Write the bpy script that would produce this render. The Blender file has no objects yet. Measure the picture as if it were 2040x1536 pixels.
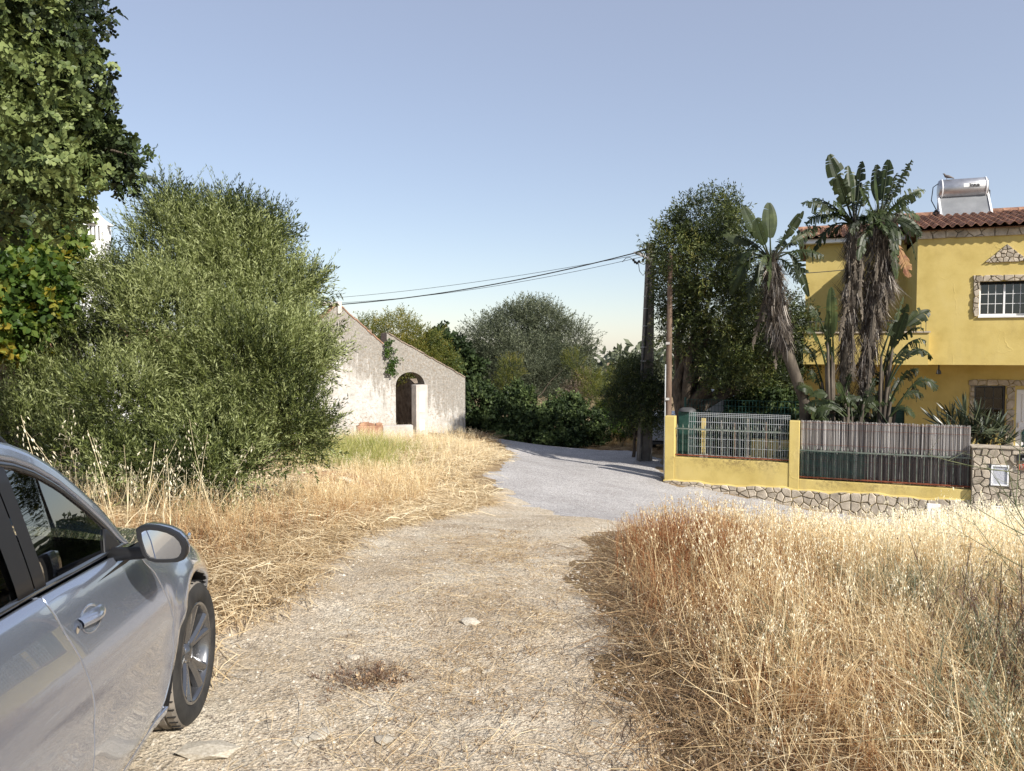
import bpy, bmesh, math, random
import numpy as np
from mathutils import Vector, Matrix
import mathutils.noise as mnoise

R = math.radians
rng = np.random.default_rng(7)
random.seed(7)
sc = bpy.context.scene
COL = sc.collection

# ------------------------------------------------------------------ camera
F = 1541.0                      # focal length in pixels of the 2040 px photograph
EYE = 1.6
PITCH = R(-2.53)
cd = bpy.data.cameras.new('camera')
cam = bpy.data.objects.new('camera', cd)
COL.objects.link(cam)
cd.sensor_width = 36.0
cd.lens = F / 2040.0 * 36.0
cd.clip_start = 0.05
cd.clip_end = 2000
cam.location = (0, 0, EYE)
cam.rotation_euler = (R(90) + PITCH, 0, 0)
sc.camera = cam

# ------------------------------------------------------------------ light
SUN_AZ, SUN_EL = R(180 - 43), R(34.5)      # azimuth clockwise from +Y: behind the camera, to its right
world = bpy.data.worlds.new('World')
sc.world = world
world.use_nodes = True
wn = world.node_tree
bg = wn.nodes['Background']
sky = wn.nodes.new('ShaderNodeTexSky')
sky.sky_type = 'NISHITA'
sky.sun_disc = False
sky.sun_elevation = SUN_EL
sky.sun_rotation = SUN_AZ
sky.air_density = 1.0
sky.dust_density = 0.35
sky.ozone_density = 1.0
mxs = wn.nodes.new('ShaderNodeMix'); mxs.data_type = 'RGBA'; mxs.inputs[0].default_value = .46     # pale summer haze over the whole dome
wn.links.new(sky.outputs[0], mxs.inputs[6]); mxs.inputs[7].default_value = (3.15, 3.2, 3.9, 1)
wn.links.new(mxs.outputs[2], bg.inputs[0])
bg.inputs[1].default_value = 0.113
sd = bpy.data.lights.new('sun', 'SUN')
sd.energy = 4.9
sd.angle = R(0.53)
sd.color = (1.0, 0.95, 0.875)
sun = bpy.data.objects.new('sun', sd)
COL.objects.link(sun)
to_sun = Vector((math.sin(SUN_AZ) * math.cos(SUN_EL), math.cos(SUN_AZ) * math.cos(SUN_EL), math.sin(SUN_EL)))
sun.rotation_euler = to_sun.to_track_quat('Z', 'Y').to_euler()
sc.view_settings.view_transform = 'Standard'
sc.view_settings.look = 'None'
sc.view_settings.gamma = 1.0
sc.view_settings.exposure = 0.6
sc.view_settings.use_curve_mapping = False
sc.render.engine = 'CYCLES'
sc.cycles.max_bounces = 6
sc.cycles.diffuse_bounces = 3
sc.cycles.glossy_bounces = 3
sc.cycles.transmission_bounces = 4
sc.cycles.transparent_max_bounces = 12

# ------------------------------------------------------------------ helpers
_c, _s = math.cos(PITCH), math.sin(PITCH)
def W(px, py, d):
    """world point seen at photo pixel (px, py) whose world y is d"""
    u, v = (px - 1020) / F, (768 - py) / F
    x, y, z = u, _c - v * _s, _s + v * _c
    t = d / y
    return np.array((x * t, d, EYE + z * t))

def tag(o, label=None, cat=None, group=None, kind=None):
    if label: o['label'] = label
    if cat: o['category'] = cat
    if group: o['group'] = group
    if kind: o['kind'] = kind
    return o

def empty(name, loc=(0, 0, 0), rz=0.0, label=None, cat=None, group=None):
    o = bpy.data.objects.new(name, None)
    COL.objects.link(o)
    o.empty_display_size = 0.3
    o.location = loc
    o.rotation_euler = (0, 0, rz)
    return tag(o, label, cat, group)

def link_mesh(name, me, parent=None, mats=None):
    o = bpy.data.objects.new(name, me)
    COL.objects.link(o)
    if parent is not None: o.parent = parent
    if mats:
        for m in (mats if isinstance(mats, (list, tuple)) else [mats]): me.materials.append(m)
    return o

def copy_tree(o, parent=None):
    c = o.copy(); COL.objects.link(c); c.parent = parent
    for ch in list(o.children): copy_tree(ch, c)
    return c

class MB:
    """collects shapes and links them as one mesh object"""
    def __init__(s): s.v = []; s.f = []; s.m = []; s.sm = []
    def add(s, vs, fs, mi=0, smooth=False):
        k = len(s.v)
        s.v += [tuple(p) for p in vs]
        for f in fs: s.f.append(tuple(i + k for i in f)); s.m.append(mi); s.sm.append(smooth)
    def box(s, x0, x1, y0, y1, z0, z1, mi=0):
        vs = [(x, y, z) for z in (z0, z1) for y in (y0, y1) for x in (x0, x1)]
        s.add(vs, [(0, 2, 3, 1), (4, 5, 7, 6), (0, 1, 5, 4), (2, 6, 7, 3), (0, 4, 6, 2), (1, 3, 7, 5)], mi)
    def bar(s, a, b, w, h=None, up=(0, 0, 1), mi=0):
        h = h or w
        a, b = Vector(a), Vector(b); t = (b - a).normalized(); u = Vector(up)
        if abs(t.dot(u)) > 0.98: u = Vector((1, 0, 0))
        r = t.cross(u).normalized(); u = r.cross(t).normalized()
        vs = [p + r * (i * w / 2) + u * (j * h / 2) for p in (a, b) for (i, j) in ((-1, -1), (1, -1), (1, 1), (-1, 1))]
        s.add(vs, [(0, 1, 2, 3), (7, 6, 5, 4), (0, 4, 5, 1), (1, 5, 6, 2), (2, 6, 7, 3), (3, 7, 4, 0)], mi)
    def tube(s, pts, rad, n=8, mi=0, caps=True, smooth=True):
        pts = [Vector(p) for p in pts]
        if not hasattr(rad, '__len__'): rad = [rad] * len(pts)
        vs = []; prev = None
        for i, p in enumerate(pts):
            t = (pts[min(i + 1, len(pts) - 1)] - pts[max(i - 1, 0)])
            if t.length < 1e-9: t = Vector((0, 0, 1))
            t.normalize()
            if prev is None:
                r = t.cross(Vector((0, 0, 1)))
                if r.length < 0.05: r = t.cross(Vector((0, 1, 0)))
            else: r = prev - t * prev.dot(t)
            r.normalize(); prev = r; u = t.cross(r)
            for k in range(n):
                a = 2 * math.pi * k / n
                vs.append(p + (r * math.cos(a) + u * math.sin(a)) * rad[i])
        fs = [(i * n + k, i * n + (k + 1) % n, (i + 1) * n + (k + 1) % n, (i + 1) * n + k) for i in range(len(pts) - 1) for k in range(n)]
        s.add(vs, fs, mi, smooth)
        if caps:
            s.add([vs[k] for k in range(n)], [tuple(range(n))[::-1]], mi)
            s.add([vs[(len(pts) - 1) * n + k] for k in range(n)], [tuple(range(n))], mi)
    def grid(s, P, mi=0, smooth=True, closed=False):
        """P[i][j] points"""
        a, b = len(P), len(P[0])
        fs = [(i * b + j, i * b + j + 1, (i + 1) * b + j + 1, (i + 1) * b + j) for i in range(a - 1) for j in range(b - 1)]
        if closed: fs += [((a - 1) * b + j, (a - 1) * b + j + 1, j + 1, j) for j in range(b - 1)]
        s.add([p for row in P for p in row], fs, mi, smooth)
    def lathe(s, prof, n=16, c=(0, 0, 0), axis='z', mi=0, smooth=True):
        P = []
        for k in range(n):
            a = 2 * math.pi * k / n; row = []
            for (r, h) in prof:
                x, y = r * math.cos(a), r * math.sin(a)
                p = (x, y, h) if axis == 'z' else ((h, x, y) if axis == 'x' else (x, h, y))
                row.append((p[0] + c[0], p[1] + c[1], p[2] + c[2]))
            P.append(row)
        s.grid(P, mi, smooth, closed=True)
    def prism(s, poly, a, b, plane='xz', bev=0.0, mi=0):
        """poly in two axes, extruded a..b on the third; bev insets the face at a"""
        cx = sum(p[0] for p in poly) / len(poly); cy = sum(p[1] for p in poly) / len(poly)
        def mk(p, t):
            return {'xz': (p[0], t, p[1]), 'xy': (p[0], p[1], t), 'yz': (t, p[0], p[1])}[plane]
        n = len(poly)
        def inset(p):
            dx, dy = cx - p[0], cy - p[1]; L = math.hypot(dx, dy) or 1
            return (p[0] + dx / L * bev, p[1] + dy / L * bev)
        if bev > 0:
            rings = [[mk(inset(p), a) for p in poly], [mk(p, a + (bev if b > a else -bev) * .8) for p in poly], [mk(p, b) for p in poly]]
        else: rings = [[mk(p, a) for p in poly], [mk(p, b) for p in poly]]
        vs = [v for r_ in rings for v in r_]; fs = [tuple(range(n)), tuple(reversed(range((len(rings) - 1) * n, len(rings) * n)))]
        for k in range(len(rings) - 1):
            fs += [(k * n + i, (k + 1) * n + i, (k + 1) * n + (i + 1) % n, k * n + (i + 1) % n) for i in range(n)]
        s.add(vs, fs, mi)
    def build(s, name, mats, parent=None, off=(0, 0, 0), fixn=True, bevel=0, split=None):
        me = bpy.data.meshes.new(name)
        v = [(p[0] - off[0], p[1] - off[1], p[2] - off[2]) for p in s.v]
        me.from_pydata(v, [], s.f)
        me.polygons.foreach_set('material_index', s.m)
        me.polygons.foreach_set('use_smooth', s.sm)
        if fixn:
            bm = bmesh.new(); bm.from_mesh(me)
            bmesh.ops.recalc_face_normals(bm, faces=bm.faces)
            bm.to_mesh(me); bm.free()
        o = link_mesh(name, me, parent, mats)
        if bevel:
            md = o.modifiers.new('bevel', 'BEVEL'); md.width = bevel; md.segments = 2; md.limit_method = 'ANGLE'
        return o

# ------------------------------------------------------------------ scatter meshes (numpy)
class Tmpl:
    def __init__(s): s.v = []; s.q = []; s.t = []
    def quad(s, a, b, c, d, t=0.5):
        k = len(s.v); s.v += [a, b, c, d]; s.q.append((k, k + 1, k + 2, k + 3)); s.t += [t] * 4
    def ribbon(s, pts, w, side, t=0.5):
        """pts list of np points, w widths, side vector; one strip of quads"""
        k = len(s.v); n = len(pts)
        for i, p in enumerate(pts):
            ww = w[i] if hasattr(w, '__len__') else w
            s.v += [p - side * ww / 2, p + side * ww / 2]; s.t += [t, t]
        for i in range(n - 1): s.q.append((k + 2 * i, k + 2 * i + 1, k + 2 * i + 3, k + 2 * i + 2))
    def leaf(s, base, d, side, L, w, t=0.5, mid=.45, wide=False, fold=0.0):
        d = d / np.linalg.norm(d); n = np.cross(d, side); n = n / (np.linalg.norm(n) + 1e-9)
        if not wide:
            s.quad(base, base + d * L * mid + side * w / 2, base + d * L, base + d * L * mid - side * w / 2, t)
        else:
            m1 = base + d * L * .35; m2 = base + d * L * .75
            k = len(s.v)
            s.v += [base, m1 + side * w / 2 + n * fold, m1 - side * w / 2 + n * fold, m2 + side * w * .42 + n * fold, m2 - side * w * .42 + n * fold, base + d * L]
            s.t += [t] * 6
            s.q += [(k, k + 1, k + 3, k + 5), (k, k + 5, k + 4, k + 2)]
    def done(s):
        s.V = np.array(s.v, float); s.Q = np.array([q if len(set(q)) == 4 else q for q in s.q]); s.T = np.array(s.t, float); return s

def fix_quads(Q, n_off): return Q

def scatter(name, tmpls, pos, dirs, scale, tint, mats, parent=None, roll=None, which=None, rs=None, squash=None):
    """instances of templates (template +Z along dirs) baked into one mesh; point attribute 't' carries the tint"""
    rs = rs or np.random.default_rng(len(pos))
    N = len(pos); pos = np.asarray(pos, float); dirs = np.asarray(dirs, float)
    dirs = dirs / (np.linalg.norm(dirs, axis=1, keepdims=True) + 1e-9)
    if roll is None: roll = rs.uniform(0, 2 * np.pi, N)
    if which is None: which = rs.integers(0, len(tmpls), N)
    h = np.where(np.abs(dirs[:, 2:3]) > .95, np.array([[1., 0, 0]]), np.array([[0, 0, 1.]]))
    X = np.cross(h, dirs); X /= np.linalg.norm(X, axis=1, keepdims=True); Y = np.cross(dirs, X)
    c, s_ = np.cos(roll)[:, None], np.sin(roll)[:, None]
    X2 = X * c + Y * s_; Y2 = -X * s_ + Y * c
    Vs, Qs, Ts, k = [], [], [], 0
    for i, tm in enumerate(tmpls):
        idx = np.nonzero(which == i)[0]
        if len(idx) == 0: continue
        V = tm.V; n = len(V); m = len(idx)
        sc_ = scale[idx][:, None, None]
        P = pos[idx][:, None, :] + sc_ * (V[None, :, 0:1] * X2[idx][:, None, :] + V[None, :, 1:2] * Y2[idx][:, None, :] + V[None, :, 2:3] * dirs[idx][:, None, :])
        Vs.append(P.reshape(-1, 3))
        Qs.append((tm.Q[None] + (np.arange(m) * n)[:, None, None] + k).reshape(-1, 4))
        Ts.append((np.clip(tm.T[None] - .5 + tint[idx][:, None], 0, 1)).reshape(-1))
        k += n * m
    V = np.concatenate(Vs); Q = np.concatenate(Qs); T = np.concatenate(Ts)
    return quads_mesh(name, V, Q, T, mats, parent)

def quads_mesh(name, V, Q, T, mats, parent=None, smooth=False):
    if parent is not None: V = V - np.array(parent.location)
    me = bpy.data.meshes.new(name)
    me.vertices.add(len(V)); me.vertices.foreach_set('co', V.astype(np.float32).ravel())
    tri = Q[:, 2] == Q[:, 3]
    tri2 = Q[:, 1] == Q[:, 2]
    loops = []; tot = np.full(len(Q), 4); tot[tri | tri2] = 3
    flat = Q.ravel(); keep = np.ones(len(flat), bool)
    keep[np.nonzero(tri)[0] * 4 + 3] = False
    keep[np.nonzero(tri2)[0] * 4 + 2] = False
    flat = flat[keep]
    me.loops.add(len(flat)); me.loops.foreach_set('vertex_index', flat.astype(np.int32))
    me.polygons.add(len(Q))
    st = np.concatenate([[0], np.cumsum(tot)[:-1]]).astype(np.int32)
    me.polygons.foreach_set('loop_start', st)
    me.polygons.foreach_set('loop_total', tot.astype(np.int32))
    me.update(calc_edges=True)
    if T is not None:
        a = me.attributes.new('t', 'FLOAT', 'POINT'); a.data.foreach_set('value', T.astype(np.float32))
    if smooth: me.polygons.foreach_set('use_smooth', np.ones(len(Q), bool))
    return link_mesh(name, me, parent, mats)

# ------------------------------------------------------------------ terrain
CP = np.array([
 (-3,0,-.1),(0,0,-.08),(3,0,-.08),(-3,3,-.1),(0,3.3,-.1),(3,3,-.1),(-1.4,3.4,-.1),(-2.9,3.4,-.1),(-8,2,.05),(8,2,-.3),(0,-5,0),(-10,-6,0),(10,-6,-.2),
 (-1.4,5,-.12),(1,5.5,-.19),(-4.2,9.5,-.28),(-8,9.5,-.15),(-2.5,8,-.25),(0,8,-.43),(0,11,-.8),(1.3,11,-.84),(0,14,-1.13),
 (-1.5,20,-.98),(-3.2,18,-.8),(-6.4,23,-.98),(-1.6,26,-1.2),(-5,24,-1.02),(-12,16,-.5),(-14,26,-.8),
 (-1.3,28,-1.65),(-.3,22,-1.38),(1.5,30,-1.95),(3.2,28,-1.9),(3.8,22,-1.58),(3.8,19,-1.62),(6.7,17.6,-1.98),(9.8,16.2,-2.2),(14,14.6,-2.3),
 (3,16,-1.5),(6,14.5,-1.85),(3,9,-.78),(4.5,7,-.55),(7,7,-.75),(6,11,-1.35),(8,12,-1.6),(11,10,-1.6),(12,5,-.8),(2.2,12,-1.15),
 (8,21,-1.5),(12,20,-1.5),(12,26,-1.5),(5,24,-1.6),(8,32,-1.7),(0,40,-2),(15,45,-1.8),(-15,45,-1.4),(0,70,-2.2),(30,30,-1.8),(-30,30,-1),(-25,5,0),(25,5,-1.4),(30,70,-2.2),(-30,70,-2)], float)
def _phi(r2): return np.sqrt(r2 + 4.0)
_A = _phi(((CP[:, None, :2] - CP[None, :, :2]) ** 2).sum(-1))
_w = np.linalg.solve(_A + np.eye(len(CP)) * -1e-3, CP[:, 2] + 1.2)
def gz(x, y):
    x = np.asarray(x, float); y = np.asarray(y, float)
    sh = x.shape; xf, yf = x.ravel(), y.ravel(); out = np.empty(len(xf))
    for k in range(0, len(xf), 40000):
        d = (xf[k:k+40000, None] - CP[None, :, 0]) ** 2 + (yf[k:k+40000, None] - CP[None, :, 1]) ** 2
        out[k:k+40000] = _phi(d) @ _w - 1.2
    r = np.hypot(xf, yf - 20); b = np.clip((r - 45) / 40, 0, 1)
    out = out * (1 - b) + (-2.1) * b
    return out.reshape(sh)
def g1(x, y): return float(gz(np.array([x]), np.array([y]))[0])

_perm = np.random.default_rng(3).random((256, 256))
def vnoise(x, y):
    xi, yi = np.floor(x).astype(int), np.floor(y).astype(int); fx, fy = x - xi, y - yi
    fx = fx * fx * (3 - 2 * fx); fy = fy * fy * (3 - 2 * fy)
    g = lambda a, b: _perm[a % 256, b % 256]
    return (g(xi, yi) * (1 - fx) + g(xi + 1, yi) * fx) * (1 - fy) + (g(xi, yi + 1) * (1 - fx) + g(xi + 1, yi + 1) * fx) * fy
def fbm(x, y, o=4):
    s = 0; a = .5
    for i in range(o): s = s + a * vnoise(x * 2 ** i + 17 * i, y * 2 ** i + 5 * i); a /= 2
    return s
# ------------------------------------------------------------------ materials
MATS = {}
class NT:
    def __init__(s, name):
        s.m = bpy.data.materials.new(name); s.m.use_nodes = True; s.t = s.m.node_tree; s.n = s.t.nodes; s.n.clear()
        s.out = s.n.new('ShaderNodeOutputMaterial'); MATS[name] = s.m
    def node(s, kind, **kw):
        n = s.n.new(kind)
        for k, v in kw.items():
            if k in ('inputs',):
                for i, val in v.items(): n.inputs[i].default_value = val
            else: setattr(n, k, v)
        return n
    def l(s, a, b): s.t.links.new(a, b)
    def coord(s, scale=(1, 1, 1), kind='Object'):
        tc = s.node('ShaderNodeTexCoord'); mp = s.node('ShaderNodeMapping'); mp.inputs['Scale'].default_value = scale
        s.l(tc.outputs[kind], mp.inputs['Vector']); return mp.outputs[0]
    def noise(s, scale, detail=4, rough=.55, vec=None, dist=0.0):
        n = s.node('ShaderNodeTexNoise'); n.inputs['Scale'].default_value = scale; n.inputs['Detail'].default_value = detail
        n.inputs['Roughness'].default_value = rough; n.inputs['Distortion'].default_value = dist
        s.l(vec if vec is not None else s.coord(), n.inputs['Vector']); return n.outputs['Fac']
    def vor(s, scale, vec=None, feature='F1', rnd=1.0):
        n = s.node('ShaderNodeTexVoronoi'); n.feature = feature; n.inputs['Scale'].default_value = scale; n.inputs['Randomness'].default_value = rnd
        s.l(vec if vec is not None else s.coord(), n.inputs['Vector']); return n
    def ramp(s, fac, stops):
        n = s.node('ShaderNodeValToRGB'); e = n.color_ramp.elements
        while len(e) < len(stops): e.new(.5)
        for i, (p, c) in enumerate(stops):
            e[i].position = p; e[i].color = (c[0], c[1], c[2], 1) if hasattr(c, '__len__') else (c, c, c, 1)
        s.l(fac, n.inputs[0]); return n.outputs[0]
    def mix(s, fac, a, b, mode='MIX'):
        n = s.node('ShaderNodeMix', data_type='RGBA', blend_type=mode)
        for sock, v in ((n.inputs[0], fac), (n.inputs[6], a), (n.inputs[7], b)):
            if hasattr(v, 'is_linked'): s.l(v, sock)
            elif hasattr(v, '__len__'): sock.default_value = (*v[:3], 1)
            else: sock.default_value = v
        return n.outputs[2]
    def math(s, op, a, b=0.0, clamp=False):
        n = s.node('ShaderNodeMath', operation=op); n.use_clamp = clamp
        for i, v in enumerate((a, b)):
            if hasattr(v, 'is_linked'): s.l(v, n.inputs[i])
            else: n.inputs[i].default_value = v
        return n.outputs[0]
    def bump(s, h, strength=.5, dist=.02, prev=None):
        n = s.node('ShaderNodeBump'); n.inputs['Strength'].default_value = strength; n.inputs['Distance'].default_value = dist
        s.l(h, n.inputs['Height'])
        if prev is not None: s.l(prev, n.inputs['Normal'])
        return n.outputs[0]
    def bsdf(s, color, rough=.7, metal=0.0, normal=None, spec=.4, coat=0, **kw):
        b = s.node('ShaderNodeBsdfPrincipled')
        for key, v in (('Base Color', color), ('Roughness', rough), ('Metallic', metal), ('Specular IOR Level', spec), ('Coat Weight', coat)):
            if hasattr(v, 'is_linked'): s.l(v, b.inputs[key])
            elif key == 'Base Color': b.inputs[key].default_value = (*v[:3], 1)
            else: b.inputs[key].default_value = v
        for k, v in kw.items(): b.inputs[k.replace('_', ' ')].default_value = v
        if normal is not None: s.l(normal, b.inputs['Normal'])
        return b
    def fin(s, b): s.l(b.outputs[0], s.out.inputs[0]); return s.m

def surf(name, c1, c2, scale=5, rough=.8, bump=.3, bscale=40, bdist=.01, metal=0.0, lo=.35, hi=.65, vscale=(1, 1, 1), spec=.3, detail=5, rnd=0.0, **kw):
    t = NT(name); v = t.coord(vscale)
    if rnd:
        oi = t.node('ShaderNodeObjectInfo'); mm = t.node('ShaderNodeVectorMath', operation='ADD'); cb = t.node('ShaderNodeCombineXYZ')
        r_ = t.math('MULTIPLY', oi.outputs['Random'], 37.0)
        for i in range(3): t.l(r_, cb.inputs[i])
        t.l(v, mm.inputs[0]); t.l(cb.outputs[0], mm.inputs[1]); v = mm.outputs[0]
    col = t.ramp(t.noise(scale, detail, vec=v), [(lo, c1), (hi, c2)])
    if rnd:
        f = t.math('MULTIPLY_ADD', oi.outputs['Random'], 2 * rnd); f.node.inputs[2].default_value = 1 - rnd
        col = t.mix(1.0, col, t.ramp(f, [(0, 0.0), (1, 1.0)]) if False else (1, 1, 1), 'MULTIPLY')
        hs = t.node('ShaderNodeHueSaturation'); t.l(col, hs.inputs['Color']); t.l(f, hs.inputs['Value']); col = hs.outputs[0]
    nrm = t.bump(t.noise(bscale, 5, vec=v), bump, bdist) if bump else None
    return t.fin(t.bsdf(col, rough, metal, nrm, spec, **kw))

def leafmat(name, stops, trans=.35, rough=.5, spec=.35):
    t = NT(name); a = t.node('ShaderNodeAttribute', attribute_name='t')
    col = t.ramp(a.outputs['Fac'], stops)
    b = t.bsdf(col, rough, 0, None, spec)
    tr = t.node('ShaderNodeBsdfTranslucent'); hs = t.node('ShaderNodeHueSaturation'); hs.inputs['Value'].default_value = 1.5; hs.inputs['Saturation'].default_value = 1.15
    t.l(col, hs.inputs['Color']); t.l(hs.outputs[0], tr.inputs[0])
    mx = t.node('ShaderNodeMixShader'); mx.inputs[0].default_value = trans
    t.l(b.outputs[0], mx.inputs[1]); t.l(tr.outputs[0], mx.inputs[2]); t.l(mx.outputs[0], t.out.inputs[0]); return t.m

# ground: dry soil with straw coloured fibre and darker patches
def m_soil():
    t = NT('dry_soil'); v = t.coord()
    big = t.ramp(t.noise(.9, 6, .6, v), [(.3, (.17, .115, .065)), (.55, (.27, .195, .115)), (.75, (.38, .29, .17))])
    fib = t.ramp(t.noise(28, 6, .75, t.coord((1, 3.2, 1)), 1.5), [(.38, (.09, .055, .032)), (.52, (.32, .235, .135)), (.66, (.58, .46, .28))])
    col = t.mix(.6, big, fib)
    n = t.bump(t.noise(30, 8, .8, v, 1.0), .9, .03)
    return t.fin(t.bsdf(col, .95, 0, n, .1))
def m_gravel(name, a, b, c, pebble, dark, straw=None):
    t = NT(name); v = t.coord()
    col = t.ramp(t.noise(1.1, 7, .62, v), [(.3, a), (.5, b), (.7, c)])
    v1 = t.vor(48, v); v2 = t.vor(105, v)
    peb = t.ramp(v1.outputs['Color'], [(.15, pebble[0]), (.6, pebble[1]), (.95, pebble[2])])
    m1 = t.ramp(v1.outputs['Distance'], [(.25, 1.0), (.55, 0.0)])
    msk = t.math('MULTIPLY', m1, t.ramp(t.noise(3.5, 5, .6, v), [(.38, 0.15), (.6, .95)]))
    col = t.mix(msk, col, peb)
    # dark gaps between the stones
    gap = t.ramp(t.noise(75, 4, .75, v), [(.36, 1.0), (.47, 0.0)])
    gap = t.math('MULTIPLY', gap, t.ramp(t.noise(5, 5, .7, v), [(.36, .35), (.62, 1.0)]))
    col = t.mix(t.math('MULTIPLY', gap, dark), col, (.10, .075, .05))
    if straw:
        s_ = t.ramp(t.noise(1.6, 6, .65, v), [(.5, 0.0), (.68, 1.0)])
        f = t.ramp(t.noise(60, 4, .8, t.coord((1, .35, 1)), 2.0), [(.45, 0.0), (.6, 1.0)])
        col = t.mix(t.math('MULTIPLY', t.math('MULTIPLY', s_, f), .8), col, straw)
    v3 = t.vor(70, v); sel = t.math('GREATER_THAN', t.node('ShaderNodeSeparateColor').outputs[0], .5) if False else None
    dot = t.ramp(v3.outputs['Distance'], [(.16, 1.0), (.26, 0.0)]); sp3 = t.node('ShaderNodeSeparateXYZ'); t.l(v3.outputs['Color'], sp3.inputs[0]); dot = t.math('MULTIPLY', dot, t.math('GREATER_THAN', sp3.outputs[0], .55)); col = t.mix(t.math('MULTIPLY', dot, .85), col, (.085, .062, .04))
    spk = t.ramp(t.noise(135, 3, .8, v), [(.40, .55), (.47, 1.0), (.56, 1.0), (.64, 1.3)]); col = t.mix(1.0, col, spk, 'MULTIPLY')
    g2 = t.ramp(t.noise(17, 6, .85, v), [(.40, 0.0), (.50, .55)]); col = t.mix(t.math('SUBTRACT', .42, g2, True), col, (.15, .12, .09))
    g3 = t.ramp(t.noise(30, 3, .9, t.coord((1, .55, 1))), [(.36, .74), (.50, 1.0), (.62, 1.16)]); col = t.mix(1.0, col, g3, 'MULTIPLY')
    h = t.math('ADD', t.math('MULTIPLY', m1, .5), t.noise(75, 6, .8, v))
    n = t.bump(h, .7, .02, t.bump(t.noise(9, 5, .6, v), .35, .05))
    return t.fin(t.bsdf(col, .93, 0, n, .15))
m_soil()
m_gravel('track_gravel', (.49, .385, .26), (.62, .515, .375), (.74, .655, .51), [(.38, .32, .25), (.60, .53, .42), (.78, .73, .62)], .8, (.50, .36, .19))
m_gravel('road_gravel', (.42, .395, .375), (.51, .485, .465), (.59, .565, .54), [(.22, .22, .23), (.48, .46, .45), (.80, .78, .76)], .9)
surf('red_earth', (.22, .12, .07), (.36, .22, .12), 3, .95, .8, 30, .03)
surf('stone_pale', (.44, .38, .29), (.66, .60, .49), 9, .9, .6, 60, .01, rnd=.15)
surf('pebble', (.40, .34, .26), (.72, .66, .55), 20, .9, .4, 90, .005)

# yellow render of the house and its wall
def m_yellow(name, stain=0.5, zc=None):
    t = NT(name); v = t.coord()
    col = t.ramp(t.noise(1.3, 6, .6, v), [(.3, (.47, .355, .112)), (.5, (.56, .435, .15)), (.8, (.61, .49, .20))])
    st = t.ramp(t.noise(2.6, 7, .7, t.coord((1, 1, .35))), [(.52, 0.0), (.72, 1.0)])
    col = t.mix(t.math('MULTIPLY', st, stain * .5), col, (.36, .27, .12))
    if zc is not None:      # mould under the coping of the low wall
        sp = t.node('ShaderNodeSeparateXYZ'); t.l(t.node('ShaderNodeNewGeometry').outputs['Position'], sp.inputs[0])
        m = t.math('MULTIPLY', t.math('SUBTRACT', sp.outputs[2], zc - .34), 1 / .34, True)
        cut = t.math('LESS_THAN', sp.outputs[2], zc + .01)
        sx = t.ramp(t.noise(.8, 4, .6, t.coord((1, 1, .2))), [(.42, 0.0), (.58, 1.0)])
        g = t.ramp(t.noise(14, 7, .8, v), [(.46, 0.0), (.58, 1.0)])
        mm = t.math('MULTIPLY', t.math('MULTIPLY', m, cut), t.math('MULTIPLY', sx, g))
        col = t.mix(t.math('MULTIPLY', mm, .85), col, (.17, .12, .055))
    h = t.math('ADD', t.noise(60, 5, .7, v), t.math('MULTIPLY', t.noise(2.2, 4, .5, v), 2.0))
    dn = t.node('ShaderNodeTexNoise'); dn.inputs['Scale'].default_value = 2.5; dn.inputs['Detail'].default_value = 6; t.l(v, dn.inputs['Vector']); cr = t.vor(.75, t.mix(.35, v, dn.outputs['Color'], 'ADD'), 'DISTANCE_TO_EDGE')
    ca = t.ramp(cr.outputs['Distance'], [(.0, 1.0), (.012, 0.0)])
    ca = t.math('MULTIPLY', ca, t.ramp(t.noise(1.2, 3, .5, v), [(.5, 0.0), (.6, 1.0)]))
    n = t.bump(ca, .35, .010, t.bump(h, .22, .012))
    return t.fin(t.bsdf(col, .85, 0, n, .25))
m_yellow('yellow_render'); m_yellow('yellow_wall_render', .9, -.98); m_yellow('yellow_wall_render_low', 1.0, -1.33)
surf('cladding_stone', (.32, .27, .205), (.52, .45, .355), 6, .85, .7, 45, .012, rnd=.18)
surf('mortar', (.30, .25, .18), (.42, .36, .27), 12, .95, .4, 60)
surf('roof_tile', (.17, .085, .055), (.38, .215, .14), 7, .85, .5, 50, .006, rnd=.28)
surf('roof_bed', (.12, .06, .04), (.2, .1, .06), 7)
surf('white_paint', (.74, .74, .72), (.82, .82, .80), 3, .5, .05, 40)
surf('white_pvc', (.78, .78, .78), (.82, .82, .82), 3, .35, 0)
surf('aluminium', (.40, .40, .41), (.50, .50, .51), 9, .42, .05, 30, metal=.85)
surf('panel_grey', (.20, .205, .21), (.26, .265, .27), 2, .3, 0)
surf('steel_dark', (.05, .05, .05), (.09, .09, .09), 4, .5, .1, 30)
surf('green_metal', (.012, .045, .035), (.025, .07, .055), 6, .45, .1, 40)
surf('grey_green_iron', (.10, .12, .10), (.20, .22, .18), 12, .5, .2, 40)
surf('zinc_wire', (.52, .55, .56), (.68, .70, .70), 6, .4, 0, metal=.4)
surf('green_net', (.012, .05, .04), (.02, .07, .06), 6, .7, 0)
surf('rust', (.13, .035, .02), (.25, .08, .04), 20, .9, .3, 60)
surf('concrete', (.26, .24, .22), (.40, .38, .35), 5, .9, .5, 40)
surf('concrete_dark', (.10, .09, .08), (.17, .155, .135), 5, .9, .5, 40)
surf('wood_pole', (.10, .065, .045), (.20, .14, .10), 4, .9, .5, 30, vscale=(8, 8, .6))
surf('bark', (.055, .042, .032), (.14, .11, .08), 6, .95, .9, 22, .04, vscale=(2, 2, .6))
surf('bark_grey', (.13, .115, .095), (.28, .25, .21), 8, .95, .7, 30, .02, vscale=(2, 2, .7))
surf('cable', (.02, .02, .02), (.03, .03, .03), 4, .6, 0)
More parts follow.
